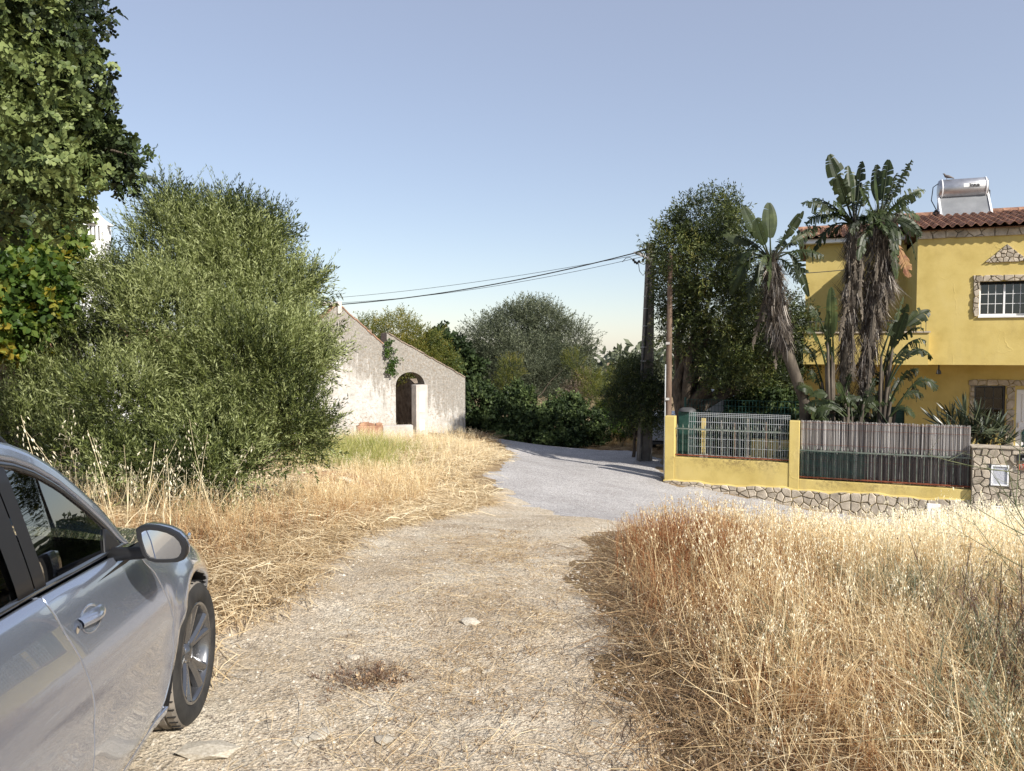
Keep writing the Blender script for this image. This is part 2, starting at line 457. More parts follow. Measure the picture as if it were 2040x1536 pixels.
surf('red_number', (.40, .05, .03), (.48, .08, .05), 9, .6, .1)
surf('ink', (.01, .01, .01), (.02, .02, .02), 4, .6, 0)
surf('meter_glass', (.36, .37, .40), (.55, .56, .60), 45, .3, .2, 60)
surf('black_hole', (.006, .006, .006), (.012, .012, .012), 4, .9, 0)
surf('truck_paint', (.40, .42, .46), (.52, .54, .58), 2, .45, .05, 30)
surf('curtain', (.10, .10, .11), (.2, .2, .21), 3, .9, .1)
surf('terracotta_rim', (.20, .13, .09), (.38, .22, .14), 9, .9, .4)
surf('brick_rubble', (.26, .14, .09), (.46, .28, .18), 6, .95, .6)
surf('feather', (.10, .09, .09), (.2, .18, .17), 9, .8, .1)
surf('lamp_grey', (.30, .28, .26), (.42, .40, .37), 4, .5, 0)
surf('dead_leaf', (.045, .036, .028), (.145, .12, .09), 7, .9, .5, 40, .01, vscale=(1, 1, .3))
surf('crown_fibre', (.16, .05, .03), (.30, .12, .07), 9, .9, .6, 40)

# weathered white render on the ruin: mould follows the top edge
def m_ruin(name, z0, x0, slope, z1=None):
    t = NT(name); v = t.coord(); sp0 = t.node('ShaderNodeSeparateXYZ'); t.l(v, sp0.inputs[0])
    sp = t.node('ShaderNodeSeparateXYZ'); t.l(t.node('ShaderNodeNewGeometry').outputs['Position'], sp.inputs[0])
    dx = t.math('ABSOLUTE', t.math('SUBTRACT', sp0.outputs[0], x0))
    top = t.math('SUBTRACT', z0, t.math('MULTIPLY', dx, slope))
    dist = t.math('SUBTRACT', top, sp.outputs[2])
    streak = t.noise(3.4, 7, .7, t.coord((2.6, 1, .42)))
    f = t.math('SUBTRACT', t.math('ADD', t.math('MULTIPLY', streak, 3.4), -.15), t.math('MULTIPLY', dist, .72))
    m1 = t.ramp(f, [(.30, 0.0), (.62, .85), (.95, 1.0)])
    spk = t.ramp(t.noise(11, 9, .78, v, .4), [(.50, 0.0), (.60, 1.0)])
    big = t.ramp(t.noise(1.0, 4, .6, v), [(.40, 0.0), (.66, 1.0)])
    m2 = t.math('MULTIPLY', spk, t.math('ADD', big, .38, True))
    base = t.ramp(t.noise(2.0, 6, .6, v), [(.3, (.38, .355, .315)), (.55, (.53, .51, .475))])
    dirt = t.ramp(t.noise(16, 6, .7, v), [(.35, (.13, .12, .10)), (.65, (.33, .30, .26))])
    col = t.mix(t.math('MULTIPLY', m1, .8), base, dirt)
    col = t.mix(t.math('MULTIPLY', m2, .9), col, (.24, .195, .145))
    low = t.math('MULTIPLY', t.math('SUBTRACT', -.35, sp.outputs[2]), 1.4, True)
    col = t.mix(t.math('MULTIPLY', low, t.math('MULTIPLY', spk, .7)), col, (.42, .33, .22))
    n = t.bump(t.noise(7, 8, .7, v), .7, .05)
    return t.fin(t.bsdf(col, .92, 0, n, .2))
surf('ruin_stone', (.17, .13, .10), (.36, .29, .22), 5, .95, .9, 20, .05)
surf('plaster_grey', (.42, .38, .34), (.56, .51, .46), 4, .9, .3, 40)

# glass
def m_glass(name, tint, rough=.02, ior=1.45, alpha=.85):
    t = NT(name)
    g = t.node('ShaderNodeBsdfGlossy'); g.inputs['Roughness'].default_value = rough; g.inputs['Color'].default_value = (1, 1, 1, 1)
    tr = t.node('ShaderNodeBsdfTransparent'); tr.inputs[0].default_value = (*tint, 1)
    fr = t.node('ShaderNodeFresnel'); fr.inputs[0].default_value = ior
    f2 = t.math('MULTIPLY_ADD', fr.outputs[0], alpha); f2.node.inputs[2].default_value = .03
    mx = t.node('ShaderNodeMixShader'); t.l(f2, mx.inputs[0]); t.l(tr.outputs[0], mx.inputs[1]); t.l(g.outputs[0], mx.inputs[2])
    t.l(mx.outputs[0], t.out.inputs[0]); return t.m
m_glass('car_glass', (.22, .27, .26), .005, 2.6, 1.0)
m_glass('window_glass', (.25, .27, .28), .03, 1.5, .9)
t = NT('mirror_glass'); t.fin(t.bsdf((.75, .77, .78), .01, 1.0))
t = NT('car_paint'); fl = t.noise(1800, 2, .5, t.coord())
t.fin(t.bsdf(t.ramp(fl, [(.3, (.27, .305, .385)), (.7, (.39, .43, .52))]), .21, .72, None, .5, 1.0, Coat_Roughness=.015))
t = NT('car_black'); t.fin(t.bsdf((.014, .014, .015), .5, 0, None, .3))
t = NT('car_black_gloss'); t.fin(t.bsdf((.02, .021, .024), .18, 0, None, .6, .6))
t = NT('chrome'); t.fin(t.bsdf((.75, .76, .78), .12, 1.0))
t = NT('rim_metal'); t.fin(t.bsdf((.17, .17, .175), .25, .85, None, .5, .4))
t = NT('rim_dark'); t.fin(t.bsdf((.03, .03, .032), .35, .5))
surf('tyre_rubber', (.018, .017, .016), (.035, .033, .03), 12, .85, .3, 60, .003)
surf('tyre_dust', (.17, .15, .125), (.24, .21, .175), 12, .95, .3, 60, .003)
surf('seat_cloth', (.015, .015, .017), (.03, .03, .032), 30, .9, .3, 80)
t = NT('headlight_glass'); t.fin(t.bsdf((.6, .62, .65), .05, .2, None, .8, 1.0))
t = NT('lamp_red'); t.fin(t.bsdf((.35, .01, .01), .1, 0, None, .6, 1.0))

# foliage
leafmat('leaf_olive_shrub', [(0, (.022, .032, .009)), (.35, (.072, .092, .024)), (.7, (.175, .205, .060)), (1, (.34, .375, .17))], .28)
leafmat('leaf_carob', [(0, (.010, .016, .007)), (.5, (.032, .048, .018)), (.85, (.10, .135, .045)), (1, (.19, .23, .08))], .15, .5, .25)
leafmat('leaf_vine', [(0, (.04, .075, .018)), (.5, (.09, .15, .03)), (.8, (.19, .24, .05)), (1, (.38, .30, .05))], .4)
leafmat('leaf_olive_grey', [(0, (.030, .040, .022)), (.5, (.10, .115, .066)), (1, (.21, .225, .14))], .25)
leafmat('leaf_dark', [(0, (.014, .024, .009)), (.5, (.038, .060, .020)), (1, (.13, .17, .06))], .25, .6, .25)
leafmat('leaf_ash', [(0, (.014, .022, .008)), (.5, (.045, .062, .018)), (.85, (.13, .15, .042)), (1, (.20, .19, .06))], .22)
leafmat('leaf_yellow', [(0, (.07, .09, .02)), (.5, (.15, .16, .035)), (1, (.30, .25, .06))], .4)
leafmat('leaf_brown', [(0, (.09, .065, .05)), (.5, (.20, .15, .11)), (1, (.34, .26, .20))], .2)
leafmat('leaf_yucca', [(0, (.018, .028, .016)), (.5, (.04, .055, .03)), (1, (.11, .13, .08))], .1, .4, .5)
leafmat('dry_grass_mix', [(0, (.16, .062, .030)), (.2, (.33, .145, .062)), (.42, (.49, .34, .18)), (.7, (.76, .62, .37)), (1, (.94, .88, .68))], .35, .7, .2)
leafmat('straw_mix', [(0, (.10, .06, .036)), (.3, (.29, .19, .10)), (.6, (.53, .40, .23)), (1, (.86, .75, .52))], .25, .7, .2)
leafmat('green_grass_mix', [(0, (.12, .17, .03)), (.5, (.26, .30, .07)), (1, (.55, .50, .20))], .4)
leafmat('twig_mix', [(0, (.05, .03, .02)), (.5, (.14, .085, .06)), (1, (.30, .21, .15))], .1)
leafmat('fibre_mix', [(0, (.016, .012, .010)), (.45, (.060, .046, .036)), (.75, (.17, .14, .11)), (1, (.48, .42, .35))], .1)
leafmat('reed_mix', [(0, (.045, .034, .032)), (.45, (.25, .222, .200)), (.8, (.52, .48, .445)), (1, (.72, .68, .63))], .1)

def m_banana():
    t = NT('leaf_strelitzia'); v = t.coord(); oi = t.node('ShaderNodeObjectInfo')
    col = t.ramp(t.noise(3.5, 5, .6, v), [(.3, (.014, .023, .008)), (.55, (.032, .046, .013)), (.75, (.075, .092, .028))])
    edge = t.node('ShaderNodeAttribute', attribute_name='t')
    col = t.mix(t.ramp(edge.outputs['Fac'], [(.55, 0.0), (1.0, 1.0)]), col, (.26, .27, .10))
    hs = t.node('ShaderNodeHueSaturation'); f = t.math('MULTIPLY_ADD', oi.outputs['Random'], .7); f.node.inputs[2].default_value = .7
    t.l(f, hs.inputs['Value']); t.l(col, hs.inputs['Color'])
    b = t.bsdf(hs.outputs[0], .46, 0, None, .35)
    tr = t.node('ShaderNodeBsdfTranslucent'); h2 = t.node('ShaderNodeHueSaturation'); h2.inputs['Value'].default_value = 2.0
    t.l(hs.outputs[0], h2.inputs['Color']); t.l(h2.outputs[0], tr.inputs[0])
    mx = t.node('ShaderNodeMixShader'); mx.inputs[0].default_value = .3
    t.l(b.outputs[0], mx.inputs[1]); t.l(tr.outputs[0], mx.inputs[2]); t.l(mx.outputs[0], t.out.inputs[0])
m_banana()
# ------------------------------------------------------------------ ground, track, road
def smooth(e0, e1, x):
    t_ = np.clip((x - e0) / (e1 - e0), 0, 1); return t_ * t_ * (3 - 2 * t_)
TL = np.array([(-6, -1.75), (1.5, -1.9), (5, -1.95), (8.5, -1.75), (11, -1.3), (14, -.6), (16.5, -.2)])   # left edge of the track (y, x)
TR = np.array([(-6, .9), (2.9, .62), (5.2, .62), (8.1, .95), (9.5, 1.15), (12, 2.4), (16.5, 3.0)])
def tl(y): return np.interp(y, TL[:, 0], TL[:, 1])
def tr_(y): return np.interp(y, TR[:, 0], TR[:, 1])
# the asphalt road: polygon in plan, signed distance to its edge
ROAD = np.array([(-.75, 15.6), (.3, 13.2), (1.0, 11.6), (2.3, 11.0), (4.5, 11.6), (8, 12.6), (14, 12.8), (24, 11.5), (24, 15), (14, 15.3), (9.8, 16.35), (3.85, 18.95), (4.6, 22.5), (4.4, 25.2), (1.2, 27.6), (-.5, 29.5), (-4, 34), (-10, 38), (-12, 35), (-5, 31), (-1.55, 27.6), (-.55, 25), (-.2, 22), (-.15, 19)])
def road_sd(x, y):
    P = ROAD; n = len(P); best = np.full(x.shape, 1e9); inside = np.zeros(x.shape, bool)
    for i in range(n):
        a, b = P[i], P[(i + 1) % n]; e = b - a
        t_ = np.clip(((x - a[0]) * e[0] + (y - a[1]) * e[1]) / (e @ e), 0, 1)
        best = np.minimum(best, np.hypot(x - a[0] - t_ * e[0], y - a[1] - t_ * e[1]))
        c = ((a[1] > y) != (b[1] > y)) & (x < (b[0] - a[0]) * (y - a[1]) / (b[1] - a[1] + 1e-12) + a[0])
        inside ^= c
    return np.where(inside, best, -best)
def rough_h(x, y):      # ruts and lumps
    return (fbm(x * .9, y * .9, 4) - .47) * .10 + (fbm(x * 6, y * 6, 3) - .44) * .03
def H(x, y):
    x = np.asarray(x, float); y = np.asarray(y, float)
    near = np.clip(1.2 - np.hypot(x, y - 5) / 40, 0, 1)
    h = gz(x, y) + rough_h(x, y) * near * (1 - .8 * smooth(-.1, .4, road_sd(x, y)))
    # raised verge left of the track
    v = smooth(.1, 1.6, tl(y) - x) * smooth(1, 4, y) * (1 - smooth(17, 22, y)); h = h + .09 * v
    return h
def h1(x, y): return float(H(np.array([x], float), np.array([y], float))[0])

def axis(segs):
    out = [segs[0][0]]
    for a, b, st in segs:
        n = max(1, int(round((b - a) / st))); out += list(np.linspace(a, b, n + 1)[1:])
    return np.array(out)
def grid_mesh(name, xs, ys, zf, mat, keep=None):
    X, Y = np.meshgrid(xs, ys, indexing='ij'); Z = zf(X, Y)
    V = np.stack([X, Y, Z], -1).reshape(-1, 3); nx, ny = len(xs), len(ys)
    I = (np.arange(nx - 1)[:, None] * ny + np.arange(ny - 1)[None]).ravel()
    Q = np.stack([I, I + ny, I + ny + 1, I + 1], -1)
    if keep is not None:
        K = keep(X, Y).reshape(-1); Q = Q[K[Q].any(1)]
        used = np.unique(Q); mp = np.zeros(len(V), int); mp[used] = np.arange(len(used)); V = V[used]; Q = mp[Q]
    return quads_mesh(name, V, Q, None, mat, smooth=True)
xs = axis([(-160, -30, 6), (-30, -9, 1), (-9, -3, .2), (-3, 3.5, .1), (3.5, 9, .25), (9, 30, 1), (30, 160, 6)])
ys = axis([(-60, -8, 4), (-8, 1, .4), (1, 9, .1), (9, 20, .25), (20, 40, .7), (40, 100, 4), (100, 260, 16)])
g = grid_mesh('ground', xs, ys, H, MATS['dry_soil']); tag(g, kind='structure')

def track_off(X, Y):
    wob = (fbm(X * 1.7 + 9, Y * 1.7, 4) - .47) * .9
    d = np.minimum(X - tl(Y), tr_(Y) - X) + wob
    return H(X, Y) + .012 - .07 * (1 - smooth(-.10, .25, d))
k_ = lambda X, Y: (X > tl(Y) - .7) & (X < tr_(Y) + .7)
tr = grid_mesh('dirt_track', axis([(-3.2, 4, .08)]), axis([(-6, 1, .3), (1, 9, .08), (9, 17, .14)]), track_off, MATS['track_gravel'], k_)
tag(tr, kind='structure')
def road_off(X, Y):
    d = road_sd(X, Y) + (fbm(X * 2 + 31, Y * 2, 5) - .47) * .9
    return H(X, Y) + .026 - .09 * (1 - smooth(-.2, .35, d + .25 * (fbm(X * 9, Y * 9, 3) - .45)))
rd = grid_mesh('asphalt_road', axis([(-12, -2, .4), (-2, 6, .1), (6, 24, .3)]), axis([(10.5, 20, .1), (20, 38, .25)]), road_off, MATS['road_gravel'], lambda X, Y: road_sd(X, Y) > -.5)
tag(rd, kind='structure')

def inview(x, y, m=1.3):
    return (np.abs(x) < .70 * np.maximum(y, 0) + m) & (y > .6)

# stones lying on the track: the large ones singly, the rest as loose gravel
def stone_mesh(seed, flat=.55):
    r_ = random.Random(seed); bm = bmesh.new(); bmesh.ops.create_icosphere(bm, subdivisions=1, radius=1)
    ax = Vector((r_.uniform(.8, 1.3), r_.uniform(.6, 1), flat * r_.uniform(.7, 1.2)))
    for v in bm.verts:
        v.co = Vector((v.co.x * ax.x, v.co.y * ax.y, v.co.z * ax.z)) * r_.uniform(.78, 1.18)
    me = bpy.data.meshes.new('loose_stone'); bm.to_mesh(me); bm.free(); return me
SM = [stone_mesh(i) for i in range(6)]
for m_ in SM: m_.materials.append(MATS['stone_pale'])
BIG = [(400, 1522, .115, 'flat cream stone half buried at the front edge of the track'), (590, 1500, .055, 'cream stone beside a straw wisp near the bottom of the picture'),
       (1200, 1462, .05, 'pale round stone with a dark hollow beside it near the grass edge'), (1012, 1392, .035, 'small white stone in the middle of the right wheel rut'),
       (920, 1352, .07, 'flat buff stone flush with the track in front of the dry plant'), (935, 1252, .08, 'long flat stone flush with the track right of centre'),
       (972, 1352, .04, 'small grey stone right of the flat buff stone'), (700, 1325, .05, 'pale stone inside the dead brown plant on the track'),
       (630, 1485, .06, 'cream pebble below the straw in the middle rut'), (760, 1497, .06, 'cream stone at the bottom right of the straw patch'),
       (848, 1338, .035, 'small pinkish stone right of the dead brown plant'), (555, 1205, .07, 'chalky flat stone on the pale patch beside the car wheel')]
gstones = empty
for i, (px, py, r_, lab) in enumerate(BIG):
    d = 1.6 * F / (py - 700 + 1)
    x = (px - 1020) / F * d
    for _ in range(3):
        z = h1(x, d); d = (EYE - z) * F / (py - 700 + 1); x = (px - 1020) / F * d
    o = bpy.data.objects.new('loose_stone', SM[i % 6]); COL.objects.link(o)
    o.location = (x, d, h1(x, d) + .012 + r_ * .12); o.scale = (r_, r_ * .8, r_ * .45); o.rotation_euler = (0, 0, i * 1.7)
    tag(o, lab, 'stone', 'pale stones lying on the track')
def pebbles(name, n, xf, yf, rmin, rmax, mat, seed):
    r_ = np.random.default_rng(seed)
    y = yf(r_, n); x = xf(r_, n, y); keep = inview(x, y, .6); x, y = x[keep], y[keep]; n = len(x)
    base = np.array([(1, 0, 0), (-.9, .1, 0), (.1, .8, 0), (0, -.9, .05), (.05, 0, .75), (.5, .5, .45), (-.5, -.45, .5)])[:5]
    fc = np.array([(0, 2, 4, 4), (2, 1, 4, 4), (1, 3, 4, 4), (3, 0, 4, 4)])
    a = r_.uniform(0, 6.3, n); s_ = rmin * (rmax / rmin) ** (r_.random(n) ** 2.6)
    ca, sa = np.cos(a)[:, None], np.sin(a)[:, None]
    b = base[None] * r_.uniform(.6, 1.3, (n, 5, 3)); bx = b[:, :, 0] * ca - b[:, :, 1] * sa; by = b[:, :, 0] * sa + b[:, :, 1] * ca
    z = H(x, y) + .008
    V = np.stack([x[:, None] + bx * s_[:, None], y[:, None] + by * s_[:, None], z[:, None] + b[:, :, 2] * s_[:, None] - .002], -1).reshape(-1, 3)
    Q = (fc[None] + (np.arange(n) * 5)[:, None, None]).reshape(-1, 4)
    o = quads_mesh(name, V, Q, None, MATS[mat]); return tag(o, kind='stuff')
o = pebbles('track_gravel', 30000, lambda r_, n, y: r_.uniform(tl(y) - .5, tr_(y) + .5), lambda r_, n: 1.6 + 12 * r_.random(n) ** 1.7, .004, .022, 'pebble', 5)
tag(o, 'loose pale gravel scattered over the rutted dirt track', 'gravel')
up = np.array([0, 0, 1.])
# ------------------------------------------------------------------ trees and shrubs
def T_spray(seed, n=18, L=.30, leafL=.045, leafW=.010, curve=.3, ang=.75, wide=False, stem=.003, up_=0.2):
    """a twig along +Z with leaves to all sides"""
    r_ = np.random.default_rng(seed); T = Tmpl(); az = r_.uniform(0, 6.28); bd = np.array([math.cos(az), math.sin(az), 0])
    f = lambda s_: np.array([0, 0, s_ * L]) + bd * curve * L * s_ ** 2
    T.ribbon([f(0), f(.5), f(1)], [stem * 2, stem * 1.4, stem * .5], np.array([-bd[1], bd[0], 0]), .1)
    for k in range(n):
        s_ = (k + 1) / n; a = k * 2.4 + r_.normal() * .4; d = np.array([math.cos(a), math.sin(a), 0]) * math.sin(ang) + up * math.cos(ang) + r_.normal(size=3) * .15
        sd_ = np.cross(d, r_.normal(size=3)); sd_ /= np.linalg.norm(sd_)
        T.leaf(f(s_), d, sd_, leafL * r_.uniform(.7, 1.2), leafW * r_.uniform(.8, 1.2), r_.uniform(.35, .65), .5, wide, leafW * .15)
    T.leaf(f(1), f(1) - f(.8), np.array([-bd[1], bd[0], 0]), leafL, leafW, .6, .5)
    return T.done()
def T_pinnate(seed, n=4, L=.17, lf=.055, w=.040):
    """carob leaf: pairs of round leaflets"""
    r_ = np.random.default_rng(seed); T = Tmpl()
    for rep in range(3):
        az = rep * 2.1 + r_.uniform(0, 1); ax = np.array([math.cos(az) * .75, math.sin(az) * .75, r_.uniform(.25, .8)]); ax /= np.linalg.norm(ax)
        nrm = np.array([0, 0, 1.]) + r_.normal(size=3) * .35; sd_ = np.cross(ax, nrm); sd_ /= np.linalg.norm(sd_); b0 = np.array([0, 0, rep * .04])
        T.ribbon([b0, b0 + ax * L * .5, b0 + ax * L - up * .02], .004, sd_, .1)
        for k in range(n):
            for s_ in (-1, 1):
                p = b0 + ax * L * (.3 + .7 * k / n); d = ax * .6 + sd_ * s_ * .9 + r_.normal(size=3) * .35
                s2 = np.cross(d, np.cross(ax, sd_)); s2 /= np.linalg.norm(s2)
                T.leaf(p, d, s2, lf * r_.uniform(.8, 1.15), w * r_.uniform(.85, 1.1), r_.uniform(.35, .65), .5, True, w * .1)
    return T.done()
def crown_pts(blobs, n, seed, inner=.45, lump=.35, freq=1.6, gap=0.0):
    r_ = np.random.default_rng(seed); B = np.array(blobs, float)
    if B.shape[1] == 4: B = np.concatenate([B, B[:, 3:4], B[:, 3:4]], 1)
    w = (B[:, 3] * B[:, 4] + B[:, 4] * B[:, 5]) ; w /= w.sum(); P, N = [], []; got = 0
    while got < n:
        m = n * 2; k = r_.choice(len(B), m, p=w); d = r_.normal(size=(m, 3)); d /= np.linalg.norm(d, axis=1, keepdims=True)
        rad = 1 - (1 - inner) * r_.random(m) ** 1.6
        c = B[k, :3]; R3 = B[k, 3:6]; u = d * R3
        q = c + u * rad[:, None]
        nz = fbm(q[:, 0] * freq + q[:, 2] * .8 + k * 3.7, q[:, 1] * freq + q[:, 2] * 1.3 * freq, 3)
        q = c + u * (rad * (1 - lump + 2 * lump * nz))[:, None]
        # drop points deep inside another blob
        keep = np.ones(m, bool)
        for j in range(len(B)):
            dd = (((q - B[j, :3]) / B[j, 3:6]) ** 2).sum(1); keep &= ~((dd < .30) & (k != j) & (r_.random(m) < .8))
        if gap: keep &= nz > gap * (.5 + .5 * r_.random(m))
        P.append(q[keep]); N.append(d[keep]); got += keep.sum()
    return np.concatenate(P)[:n], np.concatenate(N)[:n]
def limbs(mb, base, blobs, r0, seed, fork=.35, n=7):
    rr = random.Random(seed); base = Vector(base); cs = [Vector(b[:3]) for b in blobs]; cen = sum(cs, Vector()) / len(cs)
    fk = base.lerp(cen, fork) + Vector((rr.gauss(0, .08), rr.gauss(0, .08), 0)); fk.x = base.x + (fk.x - base.x) * .5
    mb.tube([base + Vector((0, 0, -.15)), base.lerp(fk, .35) + Vector((rr.gauss(0, r0 * .4), 0, 0)), base.lerp(fk, .7), fk], [r0 * 1.35, r0, r0 * .85, r0 * .8], 10)
    for c, bl in zip(cs, blobs):
        if bl[3] < .35 * r0 * 4: continue
        c_r = min(bl[3:]); c = c.lerp(fk, .15); L = (c - fk).length; m1 = fk.lerp(c, .4) + Vector((rr.gauss(0, .08) * L, rr.gauss(0, .08) * L, .06 * L)); k = max(.25, min(.7, 1.6 / max(L, .5))) * r0
        mb.tube([fk, m1, fk.lerp(c, .75), c], [k, k * .75, k * .45, k * .2], 7)
        for j in range(5):
            d = Vector((rr.gauss(0, 1), rr.gauss(0, 1), rr.gauss(.1, .6))).normalized() * min(L * .35, c_r * .55) * rr.uniform(.5, 1); s_ = m1.lerp(c, rr.uniform(0, .9))
            mb.tube([s_, s_ + d * .5 + Vector((0, 0, .02)), s_ + d], [k * .32, k * .2, k * .07], 5, caps=False)
def tree(name, label, cat, base, blobs, n, tm, mat, bark='bark', r0=.15, seed=1, size=1.0, outw=.8, upw=.5, rnd=.5, tint=.5, tvar=.25, inner=.45, lump=.35, freq=1.6, gap=0, fork=.35, group=None, droop=0, trunk=True, clumpy=1.2):
    rt = empty(name, tuple(base), 0, label, cat, group)
    rs = np.random.default_rng(seed + 100); P, N = crown_pts(blobs, n, seed, inner, lump, freq, gap)
    d = N * outw + np.array([0, 0, upw]) + rs.normal(size=P.shape) * rnd
    cl = fbm(P[:, 0] * 1.3 + P[:, 2], P[:, 1] * 1.3 + P[:, 2] * .7 + seed, 3)
    ti = np.clip(tint + (cl - .47) * clumpy + rs.normal(0, tvar * .5, len(P)), 0, 1)
    scatter('crown', tm, P, d, size * rs.uniform(.75, 1.25, len(P)), ti, MATS[mat], rt, rs=rs)
    if trunk:
        mb = MB(); limbs(mb, base, blobs, r0, seed, fork); mb.build('trunk', MATS[bark], rt, off=base)
    return rt
def blob(px, py, d, r, ry=None, k=1.0): 
    p = W(px, py, d); rad = r * d / F; return (p[0], p[1], p[2], rad, rad * k, (ry or r) * d / F)

# ------------------------------------------------------------------ polygon tiling for rubble stone
def clip(poly, px, py, nx, ny):
    out = []
    for i in range(len(poly)):
        a, b = poly[i], poly[(i + 1) % len(poly)]; da = (a[0] - px) * nx + (a[1] - py) * ny; db = (b[0] - px) * nx + (b[1] - py) * ny
        if da <= 0: out.append(a)
        if (da < 0) != (db < 0) and abs(da - db) > 1e-12: t_ = da / (da - db); out.append((a[0] + (b[0] - a[0]) * t_, a[1] + (b[1] - a[1]) * t_))
    return out
def cells(region, size, seed, aspect=1.0, gap=.012):
    rr = random.Random(seed); x0 = min(p[0] for p in region); x1 = max(p[0] for p in region); y0 = min(p[1] for p in region); y1 = max(p[1] for p in region)
    sx, sy = size * aspect, size; nx, ny = max(1, round((x1 - x0) / sx)), max(1, round((y1 - y0) / sy)); S = []
    for i in range(-1, nx + 1):
        for j in range(-1, ny + 1): S.append((x0 + (i + .5 + rr.uniform(-.38, .38)) * (x1 - x0) / nx, y0 + (j + .5 + rr.uniform(-.38, .38)) * (y1 - y0) / ny))
    out = []
    for a in S:
        poly = list(region)
        for b in S:
            if b is a: continue
            d = math.hypot(b[0] - a[0], b[1] - a[1])
            if d > 3.2 * max(sx, sy): continue
            nx_, ny_ = (b[0] - a[0]) / d, (b[1] - a[1]) / d
            poly = clip(poly, (a[0] + b[0]) / 2 - nx_ * gap, (a[1] + b[1]) / 2 - ny_ * gap, nx_, ny_)
            if len(poly) < 3: break
        if len(poly) < 3: continue
        ar = abs(sum(poly[i][0] * poly[(i + 1) % len(poly)][1] - poly[(i + 1) % len(poly)][0] * poly[i][1] for i in range(len(poly)))) / 2
        if ar > size * size * .04: out.append(poly)
    return out
def stones(root, region, y_front, y_back, size, seed, mat='cladding_stone', off=(0, 0, 0), aspect=1.1, warp=None, gap=.012, plane='xz'):
    rr = random.Random(seed + 5)
    for poly in cells(region, size, seed, aspect, gap):
        if warp: poly = [warp(p) for p in poly]
        m = MB(); dp = rr.uniform(-.012, .012); m.prism(poly, y_front + dp, y_back, plane, min(.016, size * .12)); m.build('stone', MATS[mat], root, off=off)
def quadfill(mb, poly, hole, y, mi=0): pass

# ------------------------------------------------------------------ ruin
rw = 28.5
RP = W(600, 700, 23.2); RQ = W(926.5, 700, 26.2)
ex = Vector((RQ[0] - RP[0], RQ[1] - RP[1], 0)); RL = ex.length; ra = math.atan2(ex.y, ex.x)
RB = -1.35
ruin = empty('ruined_cottage', (RP[0], RP[1], RB), ra, 'roofless whitewashed stone ruin with an arched doorway beside the road', 'ruin')
def rx(px):      # local x on the facade seen at pixel column px
    u = (px - 1020) / F; return (u * RP[1] - RP[0]) / (math.cos(ra) - u * math.sin(ra))
def rz(px, py):
    d = RP[1] + rx(px) * math.sin(ra); return W(px, py, d)[2]
TH = .5
def wallpoly(mb, outer, y0, y1): mb.prism(outer, y0, y1, 'xz')
xa, xj, xr = rx(675), rx(771), RL
zA = rz(675, 607)
m_ruin('ruin_render_gable', zA, xa, (zA - rz(768, 688)) / (rx(768) - xa))
m = MB(); rr = random.Random(2)
top = [(x_, zA - (abs(x_ - xa)) * ((zA - rz(768, 688)) / (rx(768) - xa)) + rr.uniform(-.03, .03)) for x_ in np.linspace(-.35, xj, 16)]
m.prism([(-.35, -1.6), (xj, -1.6)] + top[::-1], 0, TH, 'xz')
m.build('gable_wall', MATS['ruin_render_gable'], ruin, off=(0, 0, RB))
# wing wall with the arch cut out: jambs, arch ring strips, spandrel
al, ar_ = rx(788), rx(846); cx = (al + ar_) / 2; rad = (ar_ - al) / 2; zs = rz(818, 768); 
zt0, zt1 = rz(777, 664), rz(926, 752); ztop = lambda x_: zt0 + (zt1 - zt0) * (x_ - xj) / (xr - xj) 
m_ruin('ruin_render_wing', zt0, xj, (zt0 - zt1) / (xr - xj))
m = MB()
K = 14; arc_ = [(cx - rad * math.cos(math.pi * k / K), zs + rad * .85 * math.sin(math.pi * k / K)) for k in range(K + 1)]
cols = [(xj, None), (al, None)] + [(p[0], p[1]) for p in arc_[1:-1]] + [(ar_, None)]
P2 = []
def col(mb, x0, x1, b0, b1):
    t0, t1 = ztop(x0) + .02 * math.sin(x0 * 17), ztop(x1) + .02 * math.sin(x1 * 17)
    vs = [(x0, 0, b0), (x1, 0, b1), (x1, 0, t1), (x0, 0, t0), (x0, TH, b0), (x1, TH, b1), (x1, TH, t1), (x0, TH, t0)]
    mb.add(vs, [(0, 1, 2, 3), (5, 4, 7, 6), (3, 2, 6, 7), (0, 4, 5, 1)])
xsn = [xj + (al - xj) * k / 2 for k in range(3)]
for a, b in zip(xsn[:-1], xsn[1:]): col(m, a, b, -1.6, -1.6)
for k in range(K): col(m, arc_[k][0], arc_[k + 1][0], arc_[k][1], arc_[k + 1][1])
xsn = [ar_ + (xr - ar_) * k / 8 for k in range(9)]
for a, b in zip(xsn[:-1], xsn[1:]): col(m, a, b, -1.6, -1.6)
m.add([(al, 0, -1.6), (al, TH, -1.6), (al, TH, zs), (al, 0, zs)], [(0, 1, 2, 3)]); m.add([(ar_, 0, -1.6), (ar_, TH, -1.6), (ar_, TH, zs), (ar_, 0, zs)], [(0, 1, 2, 3)])
m.add([(xr, 0, -1.6), (xr, TH, -1.6), (xr, TH, ztop(xr)), (xr, 0, ztop(xr))], [(0, 1, 2, 3)]); m.add([(xj, 0, -1.6), (xj, TH, -1.6), (xj, TH, ztop(xj)), (xj, 0, ztop(xj))], [(0, 1, 2, 3)])
m.build('arch_wall', MATS['ruin_render_wing'], ruin, off=(0, 0, RB))
